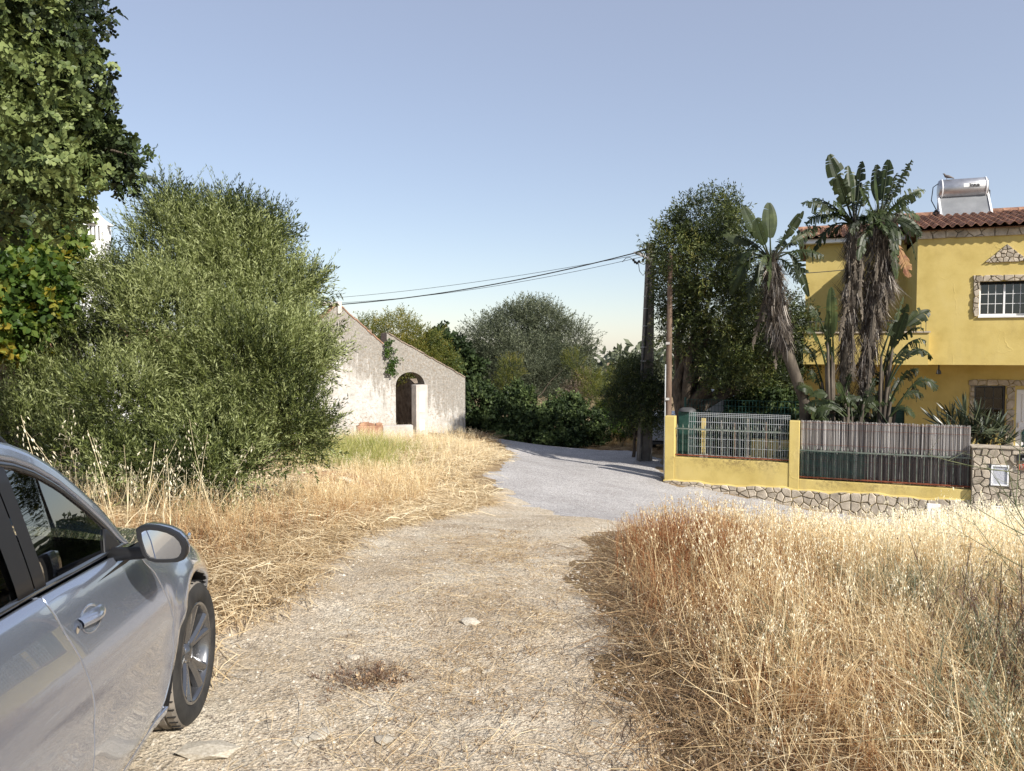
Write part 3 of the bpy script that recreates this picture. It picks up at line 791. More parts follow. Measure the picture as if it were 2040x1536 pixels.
# party wall going back at the joint, side walls and a back wall seen through the arch
m = MB(); rr = random.Random(4)
def ragged(mb, p0, p1, th, z0, zl, seed):
    r0 = random.Random(seed); p0, p1 = Vector(p0), Vector(p1); n = 10; d = (p1 - p0) / n; t_ = Vector((-d.y, d.x)).normalized() * th
    prev = zl[0]
    for k in range(n):
        a, b = p0 + d * k, p0 + d * (k + 1); z = zl[0] + (zl[1] - zl[0]) * (k + 1) / n + r0.uniform(-.12, .12)
        vs = [(a.x, a.y, z0), (b.x, b.y, z0), (b.x + t_.x, b.y + t_.y, z0), (a.x + t_.x, a.y + t_.y, z0), (a.x, a.y, prev), (b.x, b.y, z), (b.x + t_.x, b.y + t_.y, z), (a.x + t_.x, a.y + t_.y, prev)]
        mb.add(vs, [(0, 1, 5, 4), (2, 3, 7, 6), (4, 5, 6, 7), (0, 4, 7, 3), (1, 2, 6, 5)]); prev = z
ragged(m, (xj - .30, TH + .003), (xj - .5, 4.6), .42, -1.6, (ztop(xj) + .12, 1.2), 1)
m.build('party_wall', MATS['ruin_stone'], ruin, off=(0, 0, RB))
m = MB(); ragged(m, (xr - .45, TH + .003), (xr - .45, 4.6), .42, -1.6, (zt1 - .05, .4), 2); m.build('side_wall', MATS['ruin_stone'], ruin, off=(0, 0, RB))
m = MB(); ragged(m, (xj - .1, 4.65), (xr, 4.65), .45, -1.6, (1.3, .9), 3); m.build('back_wall', MATS['ruin_stone'], ruin, off=(0, 0, RB))
m = MB(); ragged(m, (-.35, TH + .003), (-.35, 4.6), -.42, -1.6, (1.6, .9), 5); m.build('side_wall', MATS['ruin_stone'], ruin, off=(0, 0, RB))
# terracotta capping tiles along both slopes
def cap(p0, p1, n, mat='terracotta_rim'):
    p0, p1 = Vector(p0), Vector(p1)
    for k in range(n):
        a = p0.lerp(p1, k / n); b = p0.lerp(p1, (k + .97) / n); mm = MB(); mm.bar((a.x, TH / 2, a.z - .012 * (k % 3)), (b.x, TH / 2, b.z - .012 * ((k * 7) % 4)), TH + .05, .035); mm.build('coping_tile', MATS[mat], ruin, off=(0, 0, RB))
cap((xa + .02, 0, zA + .03), (xj - .12, 0, rz(768, 688) + .06), 8); cap((xa - .02, 0, zA + .03), (-.35, 0, zA - (xa + .35) * ((zA - rz(768, 688)) / (rx(768) - xa)) + .03), 7)
cap((xj + .05, 0, ztop(xj + .05) + .035), (xr, 0, zt1 + .035), 11, 'ruin_stone')
m = MB(); m.box(xa - .04, xa + .10, -.05, TH * .4, zA - .28, zA + .10); m.box(xa - .5, xa + .04, .0, TH, zA - .02, zA + .07); m.build('ridge_stub', MATS['plaster_grey'], ruin, off=(0, 0, RB), bevel=.015)
# ivy on the joint
rs = np.random.default_rng(5); n = 120
lx = xj + rs.normal(0, .07, n) + .05; lz = np.interp(rs.random(n), [0, .6, 1], [rz(768, 680), rz(770, 730), rz(790, 745)]); lx = lx + (lz < rz(770, 712)) * rs.uniform(0, .28, n) 
c_, s__ = math.cos(ra), math.sin(ra)
wp = np.stack([RP[0] + lx * c_ + .05 * s__ , RP[1] + lx * s__ - .06 * c_, lz], -1); wp[:, 1] -= rs.uniform(0, .06, n)
iv = empty('ivy', tuple(wp.mean(0)), 0, 'small ivy strand hanging where the two ruin walls meet', 'ivy')
scatter('leaves', [T_spray(600 + i, 5, .12, .07, .06, .5, 1.2, True) for i in range(3)], wp, np.array([[.2, -1, .1]]) + rs.normal(size=wp.shape) * .5, rs.uniform(.5, .9, n), rs.uniform(.0, .5, n), MATS['leaf_vine'], iv)
mb = MB(); mb.tube([tuple(wp[np.argmax(lz)]), tuple(wp.mean(0)), tuple(wp[np.argmin(lz)])], .012, 5); mb.build('stem', MATS['bark'], iv, off=tuple(iv.location))
# meter pillar and low block wall in front of the arch
def ruin_pt(px, dy): 
    x_ = rx(px); return Vector((RP[0] + x_ * c_ - dy * -s__ * -1, RP[1] + x_ * s__ - dy * c_, 0))
def boxed(name, pxa, pxb, pyt, depth, back, mat, label, cat, zb=-1.6, bev=.012):
    """box standing in front of the facade; pxa..pxb its visible front face"""
    d0 = RP[1] + rx((pxa + pxb) / 2) * s__ - back; a = W(pxa, pyt, d0 - .1); b = W(pxb, pyt, d0 + .15); w_ = math.hypot(b[0] - a[0], b[1] - a[1])
    g0 = h1((a[0] + b[0]) / 2, d0) - .05; rt = empty(name, (a[0], a[1], g0), math.atan2(b[1] - a[1], b[0] - a[0]), label, cat)
    m = MB(); m.box(0, w_, 0, depth, -.1, a[2] - g0); m.build('body', MATS[mat], rt, bevel=bev); return rt, w_, a[2] - g0
rt, w_, hh = boxed('meter_pillar', 829, 852, 767, .30, .9, 'plaster_grey', 'grey plastered meter pillar with two white panels before the arched doorway', 'pillar')
for k, (za, zb_) in enumerate(((.42, .80), (.06, .26))):
    m = MB(); m.box(w_ * .26, w_ * .72, -.012, .02, hh * (za + .06), hh * (zb_ + .06)); m.build('panel', MATS['white_paint'], rt)
rt, w_, hh = boxed('low_block_wall', 763, 823, 849, .35, 1.9, 'plaster_grey', 'low crumbling block wall in front of the arched doorway', 'wall')
m = MB(); m.box(-.75, .02, .02, .33, -.1, hh + .02); m.build('brick_end', MATS['brick_rubble'], rt, bevel=.02)
rr = random.Random(8)
for k in range(9):
    m = MB(); s_ = rr.uniform(.05, .1); x_ = rr.uniform(-.7, -.1); m.box(x_, x_ + s_ * 1.8, rr.uniform(.03, .12), .25, hh + .021, hh + .02 + s_); m.build('brick', MATS['brick_rubble'], rt, bevel=.008)
rt, w_, hh = boxed('boundary_stone', 928, 938, 862, .3, .3, 'stone_pale', 'squat whitewashed boundary stone at the right corner of the ruin', 'stone', bev=.04)
# heap of reddish earth with a grey rock
o = quads_mesh
m = MB(); hp = W(670, 945, 12.6); hx, hy = hp[0], 12.6
P2 = [[(hx + r0 * math.cos(a) * 1.2, hy + r0 * math.sin(a) * .7, h1(hx + r0 * math.cos(a), hy + r0 * math.sin(a)) + .24 * max(0, 1 - (r0 / .75) ** 2) + .03 * math.sin(a * 5 + r0 * 9) - .02 * r0) for r0 in np.linspace(0.01, .85, 8)] for a in np.linspace(0, 2 * math.pi, 25)[:-1]]
m.grid(P2, closed=True); o = m.build('earth_mound', MATS['red_earth']); tag(o, 'small mound of reddish earth on the verge below the shrub', 'mound')
o = bpy.data.objects.new('loose_rock', SM[2]); COL.objects.link(o); q_ = W(695, 950, 12.5); o.location = (q_[0], 12.35, h1(q_[0], 12.35) + .16); o.scale = (.17, .12, .13); o.rotation_euler = (0, .4, .8); tag(o, 'grey rock leaning on the mound of reddish earth', 'rock')

# ------------------------------------------------------------------ white house with latticed chimney behind the shrub
cp = W(190, 480, 24.0)
wh = empty('white_house', (cp[0] - 2, 24.5, h1(-13, 24.5)), R(18), 'white house hidden behind the shrub with its ornate latticed chimney showing', 'house')
zb = wh.location.z
m = MB(); m.box(-4, 3, 0, 6, 0, 2.4); m.build('wall', MATS['white_paint'], wh)
m = MB(); m.prism([(-.3, 2.4), (6.3, 2.4), (3, 3.2)], -4.3, 3.3, 'yz'); rf = m.build('roof', MATS['roof_tile'], wh)
ch = MB(); inv = (Matrix.Rotation(-R(18), 3, 'Z') @ (Vector((cp[0], 24.0, 0)) - Vector((wh.location.x, 24.5, 0)))); kx, ky = inv.x, inv.y
s_ = 24 / F; zc = lambda py: W(190, py, 24.0)[2] - zb
hw = 21 * s_
ch.box(kx - hw * 1.12, kx + hw * 1.12, ky - hw * 1.12, ky + hw * 1.12, 2.2, zc(482)); 
ch.box(kx - hw * 1.15, kx + hw * 1.15, ky - hw * 1.15, ky + hw * 1.15, zc(453), zc(449))
for (xx, yy) in [(a, b) for a in (-1, 1) for b in (-1, 1)]: ch.box(kx + xx * hw - .06, kx + xx * hw + .06, ky + yy * hw - .06, ky + yy * hw + .06, zc(482), zc(453))
for side in range(4):
    for k in range(-2, 3):
        t_ = k * hw / 3; a = (kx + t_, ky - hw) if side == 0 else (kx + t_, ky + hw) if side == 1 else (kx - hw, ky + t_) if side == 2 else (kx + hw, ky + t_)
        ch.box(a[0] - .035, a[0] + .035, a[1] - .03, a[1] + .03, zc(482), zc(453))
chim = ch.build('chimney', MATS['white_paint'], wh)
ch = MB(); ch.lathe([(hw * 1.75, zc(449)), (hw * 1.2, zc(443)), (hw * .75, zc(436)), (hw * .42, zc(427)), (hw * .35, zc(424)), (.001, zc(424))], 4, (kx, ky, 0), smooth=False)
ch.lathe([(.0, zc(424)), (.12, zc(423)), (.10, zc(419)), (.13, zc(416)), (.10, zc(411)), (.0, zc(408))], 10, (kx, ky, 0)); ch.build('chimney_cap', MATS['white_paint'], chim)
ch = MB(); ch.box(kx - hw * .6, kx + hw * .6, ky - hw * .6, ky + hw * .6, zc(482), zc(453)); ch.build('flue', MATS['black_hole'], chim)

# ------------------------------------------------------------------ yellow house
HB = -1.5; HA = R(-21)
house = empty('yellow_house', (10.94, 21.0, HB), HA, 'yellow two storey house with stone trimmed windows and a tiled roof', 'house')
OFF = (0, 0, HB)
EZ = 4.61
m = MB()       # upper block front wall with the window opening
wx0, wx1, wz0, wz1 = 1.47, 2.66, 2.53, 3.43
m.box(0, wx0, 0, .25, 1.24, EZ); m.box(wx1, 6.5, 0, .25, 1.24, EZ); m.box(wx0, wx1, 0, .25, 1.24, wz0); m.box(wx0, wx1, 0, .25, wz1, EZ)
m.box(0, .25, .25, 8, 1.24, EZ); m.box(6.25, 6.5, .25, 8, 1.24, EZ); m.box(.25, 6.25, 7.75, 8, 1.24, EZ); m.box(.25, 6.25, .25, 7.75, 1.24, 1.44)
m.build('wall', MATS['yellow_render'], house, off=OFF)
m = MB()       # ground floor, set back 1.3 m
gx = [(1.64, 2.40, -.65, .65), (2.66, 3.5, -1.45, .56)]
m.box(-2.83, -.94, 1.3, 1.5, -1.6, 1.24); m.box(-.94, -.09, 1.3, 1.5, 0, 1.24); m.box(-.09, 1.64, 1.3, 1.5, -1.6, 1.24); m.box(1.64, 2.40, 1.3, 1.5, -1.6, -.65); m.box(1.64, 2.40, 1.3, 1.5, .65, 1.24)
m.box(2.40, 2.66, 1.3, 1.5, -1.6, 1.24); m.box(2.66, 3.5, 1.3, 1.5, .56, 1.24); m.box(3.5, 6.5, 1.3, 1.5, -1.6, 1.24); m.box(-2.83, -2.6, 1.5, 8, -1.6, 1.24); m.box(6.3, 6.5, 1.5, 8, -1.6, 1.24); m.box(-2.6, 6.3, 7.8, 8, -1.6, 1.24)
m.build('ground_floor_wall', MATS['yellow_render'], house, off=OFF)
m = MB(); m.box(-2.83, 0, 2.6, 2.8, 1.24, 4.98); m.box(-2.83, -2.63, 2.8, 8, 1.24, 4.98); m.box(-2.63, 0, 7.8, 8, 1.24, 4.98)
m.box(-2.63, 0, 2.8, 7.8, 4.8, 4.98); m.build('wing_wall', MATS['yellow_render'], house, off=OFF)
m = MB(); m.box(-2.84, .286, -.25, 2.598, 1.238, 1.42); m.box(-2.84, .286, -.25, -.10, 1.42, 2.10); m.box(-2.84, -2.70, -.10, 2.598, 1.42, 2.10); m.box(.003, .286, -.10, -.003, 1.42, 2.10)
bal = m.build('balcony', MATS['yellow_render'], house, off=OFF)
m = MB(); m.box(-2.88, .32, -.29, -.06, 2.10, 2.14); m.build('coping', MATS['cladding_stone'], bal, off=OFF)
for k in range(26):
    m = MB(); x_ = -2.78 + k * .12; m.bar((x_, -.17, 2.14), (x_, -.17, 2.42), .014); m.build('railing_bar', MATS['steel_dark'], bal, off=OFF)
m = MB(); m.bar((-2.82, -.17, 2.43), (.27, -.17, 2.43), .025); m.build('handrail', MATS['steel_dark'], bal, off=OFF)
m = MB(); m.box(-.94, -.09, 1.38, 1.42, -1.5, 0); 
sh_ = m.build('window_shutter', MATS['green_metal'], house, off=OFF)
for k in range(20):
    m = MB(); m.box(-.92, -.11, 1.355, 1.38, -1.48 + k * .074, -1.42 + k * .074); m.build('slat', MATS['green_metal'], sh_, off=OFF)
# windows
def window(x0, x1, z0, z1, yf, cols, rows, sashes, frame='white_pvc', fw=.035, bar=.013, name='window'):
    m = MB(); m.box(x0, x1, yf, yf + .06, z0, z0 + fw); m.box(x0, x1, yf, yf + .06, z1 - fw, z1); m.box(x0, x0 + fw, yf, yf + .06, z0 + fw, z1 - fw); m.box(x1 - fw, x1, yf, yf + .06, z0 + fw, z1 - fw)
    w = m.build(name, MATS[frame], house, off=OFF); m = MB(); sw = (x1 - x0 - 2 * fw) / sashes
    for s_ in range(sashes):
        a = x0 + fw + s_ * sw; b = a + sw; f2 = .022
        m.box(a, b, yf + .01, yf + .05, z0 + fw, z0 + fw + f2); m.box(a, b, yf + .01, yf + .05, z1 - fw - f2, z1 - fw); m.box(a, a + f2, yf + .01, yf + .05, z0 + fw + f2, z1 - fw - f2); m.box(b - f2, b, yf + .01, yf + .05, z0 + fw + f2, z1 - fw - f2)
    m.build('sash', MATS[frame], w, off=OFF); m = MB()
    for s_ in range(sashes):
        a = x0 + fw + s_ * sw + .03; b = a + sw - .06; c0, c1 = z0 + fw + .03, z1 - fw - .03
        for k in range(1, cols): m.box(a + (b - a) * k / cols - bar / 2, a + (b - a) * k / cols + bar / 2, yf + .018, yf + .03, c0, c1)
        for k in range(1, rows): m.box(a, b, yf + .020, yf + .028, c0 + (c1 - c0) * k / rows - bar / 2, c0 + (c1 - c0) * k / rows + bar / 2)
        for i in range(cols):
            for j in range(rows):
                g_ = MB(); g_.box(a + (b - a) * i / cols + .002, a + (b - a) * (i + 1) / cols - .002, yf + .032, yf + .036, c0 + (c1 - c0) * j / rows + .002, c0 + (c1 - c0) * (j + 1) / rows - .002); g_.build('pane', MATS['window_glass'], w, off=OFF)
    m.build('glazing_bar', MATS[frame], w, off=OFF); return w
window(wx0, wx1, wz0, wz1, .10, 3, 3, 2)
m = MB(); m.box(wx0 + .01, wx1 - .01, .4, .44, wz0 - .05, wz1 + .05); m.build('curtain', MATS['curtain'], house, off=OFF)
m = MB(); m.box(wx0, wx1, .06, .20, wz1 - .07, wz1 - .002); m.build('shutter_box', MATS['black_hole'], house, off=OFF)
m = MB(); m.box(wx0 - .02, wx1 + .02, -.05, .09, wz0 - .045, wz0 - .002); m.build('window_sill', MATS['white_paint'], house, off=OFF)
window(1.64, 2.40, -.65, .65, 1.36, 3, 4, 1, 'steel_dark', .03, .016)
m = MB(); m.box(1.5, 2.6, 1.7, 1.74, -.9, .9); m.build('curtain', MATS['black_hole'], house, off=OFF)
# stone surrounds
def strip(name, region, y, size, seed, asp=1.0, wob=.02, th=.05):
    g_ = MB(); 
    rr = random.Random(seed)
    stones(house, region, y - th, y - .001, size, seed, off=OFF, aspect=asp, gap=.006)
fw = .135
strip('s', [(wx0 - fw, wz0 - .02), (wx0, wz0 - .02), (wx0, wz1), (wx0 - fw, wz1)], -.001, .17, 3, .8)
strip('s', [(wx1, wz0 - .02), (wx1 + fw, wz0 - .02), (wx1 + fw, wz1), (wx1, wz1)], -.001, .17, 4, .8)
strip('s', [(wx0 - fw, wz1), (wx1 + fw, wz1), (wx1 + fw, wz1 + .15), (wx0 - fw - .01, wz1 + .17)], -.001, .15, 5, 1.3)
strip('s', [(1.56, 3.92), (2.58, 3.92), (2.07, 4.38)], -.001, .13, 6, 1.0)
gx0 = 1.3 
strip('s', [(1.53, -1.5), (1.64, -1.5), (1.64, .65), (1.53, .65)], gx0, .2, 7, .6, th=.03)
strip('s', [(1.50, .65), (3.7, .65), (3.7, .80), (1.50, .82)], gx0, .2, 8, 1.2, th=.03)
strip('s', [(2.42, -1.5), (2.62, -1.5), (2.62, .65), (2.42, .65)], gx0, .2, 9, .9, th=.03)
strip('s', [(0, EZ), (6.5, EZ), (6.5, EZ + .22), (0, EZ + .22)], -.001, .24, 10, 1.25, th=.06)
m = MB(); m.box(-.001, 6.5, -.0005, .3, EZ, EZ + .2); m.build('eaves_band', MATS['mortar'], house, off=OFF)
m = MB(); m.box(-3.05, -.002, 2.28, 2.6, 4.93, 5.06); m.build('fascia', MATS['white_paint'], house, off=OFF)
m = MB(); m.box(.52, .54, -.08, .0, 1.0, 1.10); m.lathe([(.0, .97), (.07, .98), (.055, 1.06), (.02, 1.12), (.02, 1.24)], 12, (.62, .35, 0)); m.build('porch_lamp', MATS['steel_dark'], house, off=OFF)
# white panelled door
m = MB(); m.box(2.68, 3.48, 1.38, 1.43, -1.45, .55); door = m.build('door', MATS['white_pvc'], house, off=OFF)
for (a, b, c, d) in ((2.80, 3.36, -.35, .42), (2.80, 3.36, -1.3, -.5)):
    m = MB(); m.prism([(a, c), (b, c), (b, d), (a, d)], 1.36, 1.38, 'xz', .02); m.build('door_panel', MATS['white_pvc'], door, off=OFF)
m = MB(); m.box(2.72, 2.74, 1.33, 1.38, -.5, -.36); m.build('handle', MATS['chrome'], door, off=OFF)
# roof: bed and individual tiles
def tile_mesh():
    me = bpy.data.meshes.new('tile'); V, Fc = [], []; W_, L = .225, .42
    prof = [(-.5, .0), (-.36, -.012), (-.22, .0), (-.10, .03), (.06, .062), (.20, .062), (.36, .03), (.5, .0)]
    for j, (y_, dz) in enumerate(((0, .028), (L, 0.0))):
        for th in (0, -.014):
            for (a, h_) in prof: V.append((a * W_, y_, h_ * 1.05 + dz + th))
    n = len(prof)
    for i in range(n - 1):
        Fc += [(i, i + 1, 2 * n + i + 1, 2 * n + i), (n + i, 3 * n + i, 3 * n + i + 1, n + i + 1), (i, n + i, n + i + 1, i + 1)]
    me.from_pydata(V, [], Fc); me.materials.append(MATS['roof_tile']); return me
TM = tile_mesh()
rf = empty('roof', (0, 0, 0)); rf.parent = house
def tiles(x0, x1, y0, z0, run, pitch, first=True):
    nc = int((x1 - x0) / .215); nr = int(run / math.cos(pitch) / .37); rr = random.Random(3)
    for j in range(nr):
        for i in range(nc):
            o = bpy.data.objects.new('tile', TM); COL.objects.link(o); o.parent = rf; s_ = j * .37
            o.location = (x0 + (i + .5) * .215 + rr.uniform(-.004, .004), y0 + s_ * math.cos(pitch), z0 - HB + s_ * math.sin(pitch) + rr.uniform(-.004, .006)); o.rotation_euler = (pitch, 0, rr.uniform(-.02, .02))
PT = R(14)
tiles(-.12, 4.6, -.28, EZ + .235, 3.35, PT); tiles(-3.1, -.05, 2.15, 5.07, 2.6, PT)
m = MB(); m.prism([(-.22, EZ + .20), (3.1, EZ + .20 + 3.32 * math.tan(PT)), (8.0, EZ + .2), (8, EZ + .19)], -.08, 6.6, 'yz'); 
m.prism([(2.2, 5.06), (4.8, 5.05 + 2.6 * math.tan(PT)), (8.0, 5.0)], -3.05, -.09, 'yz'); m.build('roof_bed', MATS['roof_bed'], rf, off=OFF)
for k in range(13):
    mm = MB(); zr = EZ + .27 + 3.32 * math.tan(PT); mm.tube([(-.1 + k * .38, 3.08, zr), (.3 + k * .38, 3.08, zr + .012)], [.11, .095], 10); mm.build('ridge_tile', MATS['roof_tile'], rf, off=OFF)
for k in range(8):
    mm = MB(); zr = 5.08 + 2.6 * math.tan(PT); mm.tube([(-3.1 + k * .38, 4.78, zr), (-2.7 + k * .38, 4.78, zr + .012)], [.11, .095], 10); mm.build('ridge_tile', MATS['roof_tile'], rf, off=OFF)

# solar water heater
hp = W(1925, 434, 23.0)
sh = empty('solar_water_heater', tuple(hp), R(-20), 'white framed solar water heater with a steel tank on the tiled roof', 'solar heater')
el = R(50); L, Wd = 1.02, .63
U = lambda s_, n_=0: (0, s_ * math.cos(el) - n_ * math.sin(el) * -1 * -1, s_ * math.sin(el) + n_ * math.cos(el))
def slab(mb, x0, x1, s0, s1, n0, n1):
    f = lambda x_, s_, n_: (x_ + .0, s_ * math.cos(el) - n_ * math.sin(el), s_ * math.sin(el) + n_ * math.cos(el))
    vs = [f(x_, s_, n_) for n_ in (n0, n1) for s_ in (s0, s1) for x_ in (x0, x1)]
    mb.add(vs, [(0, 2, 3, 1), (4, 5, 7, 6), (0, 1, 5, 4), (2, 6, 7, 3), (0, 4, 6, 2), (1, 3, 7, 5)])
m = MB(); slab(m, -Wd, Wd, 0, L, .0, .06); m.build('collector', MATS['panel_grey'], sh)
m = MB(); slab(m, -Wd - .05, -Wd, -.03, L, -.02, .09); slab(m, Wd, Wd + .05, -.03, L, -.02, .09); slab(m, -Wd, Wd, -.03, 0, -.02, .09)
m.bar((-Wd, .9, -.15), (-Wd, .75, .85), .04); m.bar((Wd, .9, -.15), (Wd, .75, .85), .04); m.build('frame', MATS['white_pvc'], sh)
tz, ty = L * math.sin(el) + .20, L * math.cos(el) + .02; Rt = .30
m = MB(); m.lathe([(0, -Wd - .02), (Rt * .9, -Wd - .02), (Rt, -Wd + .02), (Rt, Wd - .02), (Rt * .9, Wd + .02), (0, Wd + .02)], 32, (0, ty, tz), 'x'); tank = m.build('tank', MATS['aluminium'], sh)
m = MB()
for xx in (-Wd + .04, Wd - .06): m.lathe([(Rt, 0), (Rt + .014, 0), (Rt + .014, .03), (Rt, .03)], 32, (xx, ty, tz), 'x')
m.build('strap', MATS['white_pvc'], sh)
def onTank(x0, x1, a0, a1, r_):
    mm = MB(); P_ = [[(x_, ty - math.cos(a) * r_, tz + math.sin(a) * r_) for x_ in (x0, x1)] for a in np.linspace(a0, a1, 6)]; mm.grid(P_); return mm
onTank(-.02, .62, R(-2), R(19), Rt + .004).build('label_band', MATS['white_paint'], tank)
onTank(.12, .125, R(-2), R(19), Rt + .006).build('label_edge', MATS['ink'], tank); onTank(.12, .42, R(-3), R(-1.2), Rt + .006).build('label_edge', MATS['ink'], tank); onTank(.12, .42, R(18), R(19.8), Rt + .006).build('label_edge', MATS['ink'], tank)
def text(s_, size, mat, parent, loc, rot, ext=.002, name='lettering', bold=.0):
    cu = bpy.data.curves.new(name, 'FONT'); cu.body = s_; cu.size = size; cu.extrude = ext; cu.offset = bold; cu.align_x = 'CENTER'; cu.align_y = 'CENTER'
    tmp = bpy.data.objects.new('tmp', cu); COL.objects.link(tmp); bpy.context.view_layer.update(); me = bpy.data.meshes.new_from_object(tmp.evaluated_get(bpy.context.evaluated_depsgraph_get())); bpy.data.objects.remove(tmp); bpy.data.curves.remove(cu); me.materials.clear()
    o = link_mesh(name, me, parent, MATS[mat]); o.location = loc; o.rotation_euler = rot; return o
text('insua', .125, 'ink', tank, (.27, ty - math.cos(R(8)) * (Rt + .008), tz + math.sin(R(8)) * (Rt + .008)), (R(82), 0, 0), .001, bold=.004)
m = MB(); m.tube([(-Wd - .02, ty, tz + .2), (-Wd - .16, ty, tz + .1), (-Wd - .2, ty, tz - .3), (-Wd - .1, ty - .2, tz - .6), (-Wd - .06, .1, .1)], .014, 6); m.tube([(-Wd - .06, .3, .25), (-Wd - .14, .3, .3), (-Wd - .2, .25, .2), (-Wd - .08, .2, .05)], .035, 8)
m.tube([(Wd + .02, ty, tz - .05), (Wd + .09, ty, tz - .1), (Wd + .09, ty, tz - .28), (Wd, ty - .1, tz - .3)], .018, 6); m.build('pipe', MATS['cable'], sh)
# pigeon on the tank
pw = W(1886, 357, 23.7)
pg = empty('pigeon', tuple(pw), R(-20), 'grey pigeon perched on the left end of the solar heater tank', 'bird')
m = MB(); m.tube([(.20, 0, .01), (.12, 0, .045), (.04, 0, .075), (-.03, 0, .095), (-.06, 0, .14), (-.075, 0, .165), (-.10, 0, .17)], [.012, .03, .05, .045, .024, .026, .008], 9); m.build('body', MATS['feather'], pg)
m = MB(); m.tube([(-.10, 0, .17), (-.125, 0, .165)], [.007, .002], 5); m.build('beak', MATS['ink'], pg)
for s_ in (-1, 1): m = MB(); m.tube([(.0, .015 * s_, .04), (.0, .018 * s_, -.01)], .004, 5); m.build('leg', MATS['rust'], pg)

# ------------------------------------------------------------------ street wall
WB = -2.3; WA = -math.atan2(2.6, 6.0)
sw = empty('yellow_garden_wall', (3.79, 19.0, WB), WA, 'yellow rendered garden wall on a rubble stone plinth with posts', 'wall')
WO = (0, 0, WB)
wv = lambda x_: -1.575 + .022 * math.sin(x_ * 3.1) + .013 * math.sin(x_ * 9.7)
def gl(x_):       # ground under the wall, local x
    return h1(3.79 + x_ * math.cos(WA), 19.0 + x_ * math.sin(WA) - .15)
m = MB(); m.box(0, .24, -.12, .12, -2.2, .02); m.build('post', MATS['yellow_wall_render'], sw, off=WO, bevel=.01)
m = MB(); m.box(2.88, 3.10, -.121, .121, -2.2, .0); m.build('post', MATS['yellow_wall_render'], sw, off=WO, bevel=.01)
m = MB(); m.box(.241, 2.879, -.105, .105, -2.2, -.98); m.build('low_wall', MATS['yellow_wall_render'], sw, off=WO, bevel=.008)
m = MB(); m.box(3.101, 6.54, -.105, .105, -2.2, -1.34); m.build('low_wall', MATS['yellow_wall_render_low'], sw, off=WO, bevel=.008)
def warp(p): return (p[0], gl(p[0]) - .08 + (p[1]) * (wv(p[0]) - gl(p[0]) + .08))
reg = [(0, 0), (6.54, 0), (6.54, 1), (0, 1)]
for poly in cells([(0, 0), (6.54, 0), (6.54, .44), (0, .44)], .17, 12, 1.15, .007):
    poly = [warp((p[0], p[1] / .44)) for p in poly]; m = MB(); m.prism(poly, -.155 + random.uniform(-.012, .012), -.10, 'xz', .018); m.build('stone', MATS['cladding_stone'], sw, off=WO)
m = MB(); P_ = [[(x_, -.136, wv(x_) - .025), (x_, -.136, wv(x_) + .012), (x_, -.10, wv(x_) + .03)] for x_ in np.linspace(-.02, 6.54, 90)]; m.grid(P_, smooth=True); m.build('render_edge', MATS['yellow_wall_render'], sw, off=WO)
m = MB(); m.box(5.71, 5.96, -.17, -.10, -1.99, -1.68); m.build('meter_cover', MATS['white_pvc'], sw, off=WO, bevel=.008)
m = MB(); m.box(5.80, 5.87, -.176, -.169, -1.82, -1.79); m.build('cover_latch', MATS['lamp_grey'], sw, off=WO)
# iron railings with spear tops, one length in each bay
def railing(x0, x1, zb_, zr, label):
    c0 = Vector((3.79, 19.0, 0)) + Vector((math.cos(WA), math.sin(WA), 0)) * x0; rt = empty('iron_railing', (c0.x, c0.y, zb_), WA, label, 'railing', None); n = int((x1 - x0) / .138)
    for k in range(n + 1):
        x_ = .05 + k * (x1 - x0 - .1) / n; mm = MB(); mm.bar((x_, -.02, .02), (x_, -.02, zr - zb_ + .03), .013); 
        mm.add([(x_ - .016, -.02, zr - zb_ + .04), (x_ + .016, -.02, zr - zb_ + .04), (x_, -.008, zr - zb_ + .04), (x_, -.032, zr - zb_ + .04), (x_, -.02, zr - zb_ + .12), (x_, -.02, zr - zb_ + .01)], [(0, 2, 4), (2, 1, 4), (1, 3, 4), (3, 0, 4), (2, 0, 5), (1, 2, 5), (3, 1, 5), (0, 3, 5)])
        mm.build('bar', MATS['grey_green_iron'], rt)
    mm = MB(); mm.box(0, x1 - x0, -.032, -.008, zr - zb_ - .018, zr - zb_ + .012); mm.build('rail', MATS['grey_green_iron'], rt)
    mm = MB(); mm.box(0, x1 - x0, -.034, -.006, .035, .065); mm.build('rail', MATS['rust'], rt); return rt
railing(.24, 2.88, -.975, -.28, 'green iron railing with spear tops in the mesh panel bay')
railing(3.10, 6.53, -1.335, -.67, 'green iron railing with spear tops in front of the reed screen')
def wloc(x_, y_, z_): c0 = Vector((3.79, 19.0, 0)) + Vector((math.cos(WA), math.sin(WA), 0)) * x_ + Vector((-math.sin(WA), math.cos(WA), 0)) * y_; return (c0.x, c0.y, z_)
mp = empty('mesh_fence_panel', wloc(.56, .06, -.96), WA, 'pale welded wire fence panel behind the green iron railing', 'fence'); mw = MB(); Lm = 2.32
for k in range(47): mw.bar((k * Lm / 46, 0, 0), (k * Lm / 46, 0, 1.08), .0065)
mw.build('vertical_wires', MATS['zinc_wire'], mp); mw = MB()
for z_ in (.05, .25, .45, .65, .85, .99, 1.03, 1.07): mw.bar((0, -.007, z_), (Lm, -.007, z_), .008)
mw.build('horizontal_wires', MATS['zinc_wire'], mp)
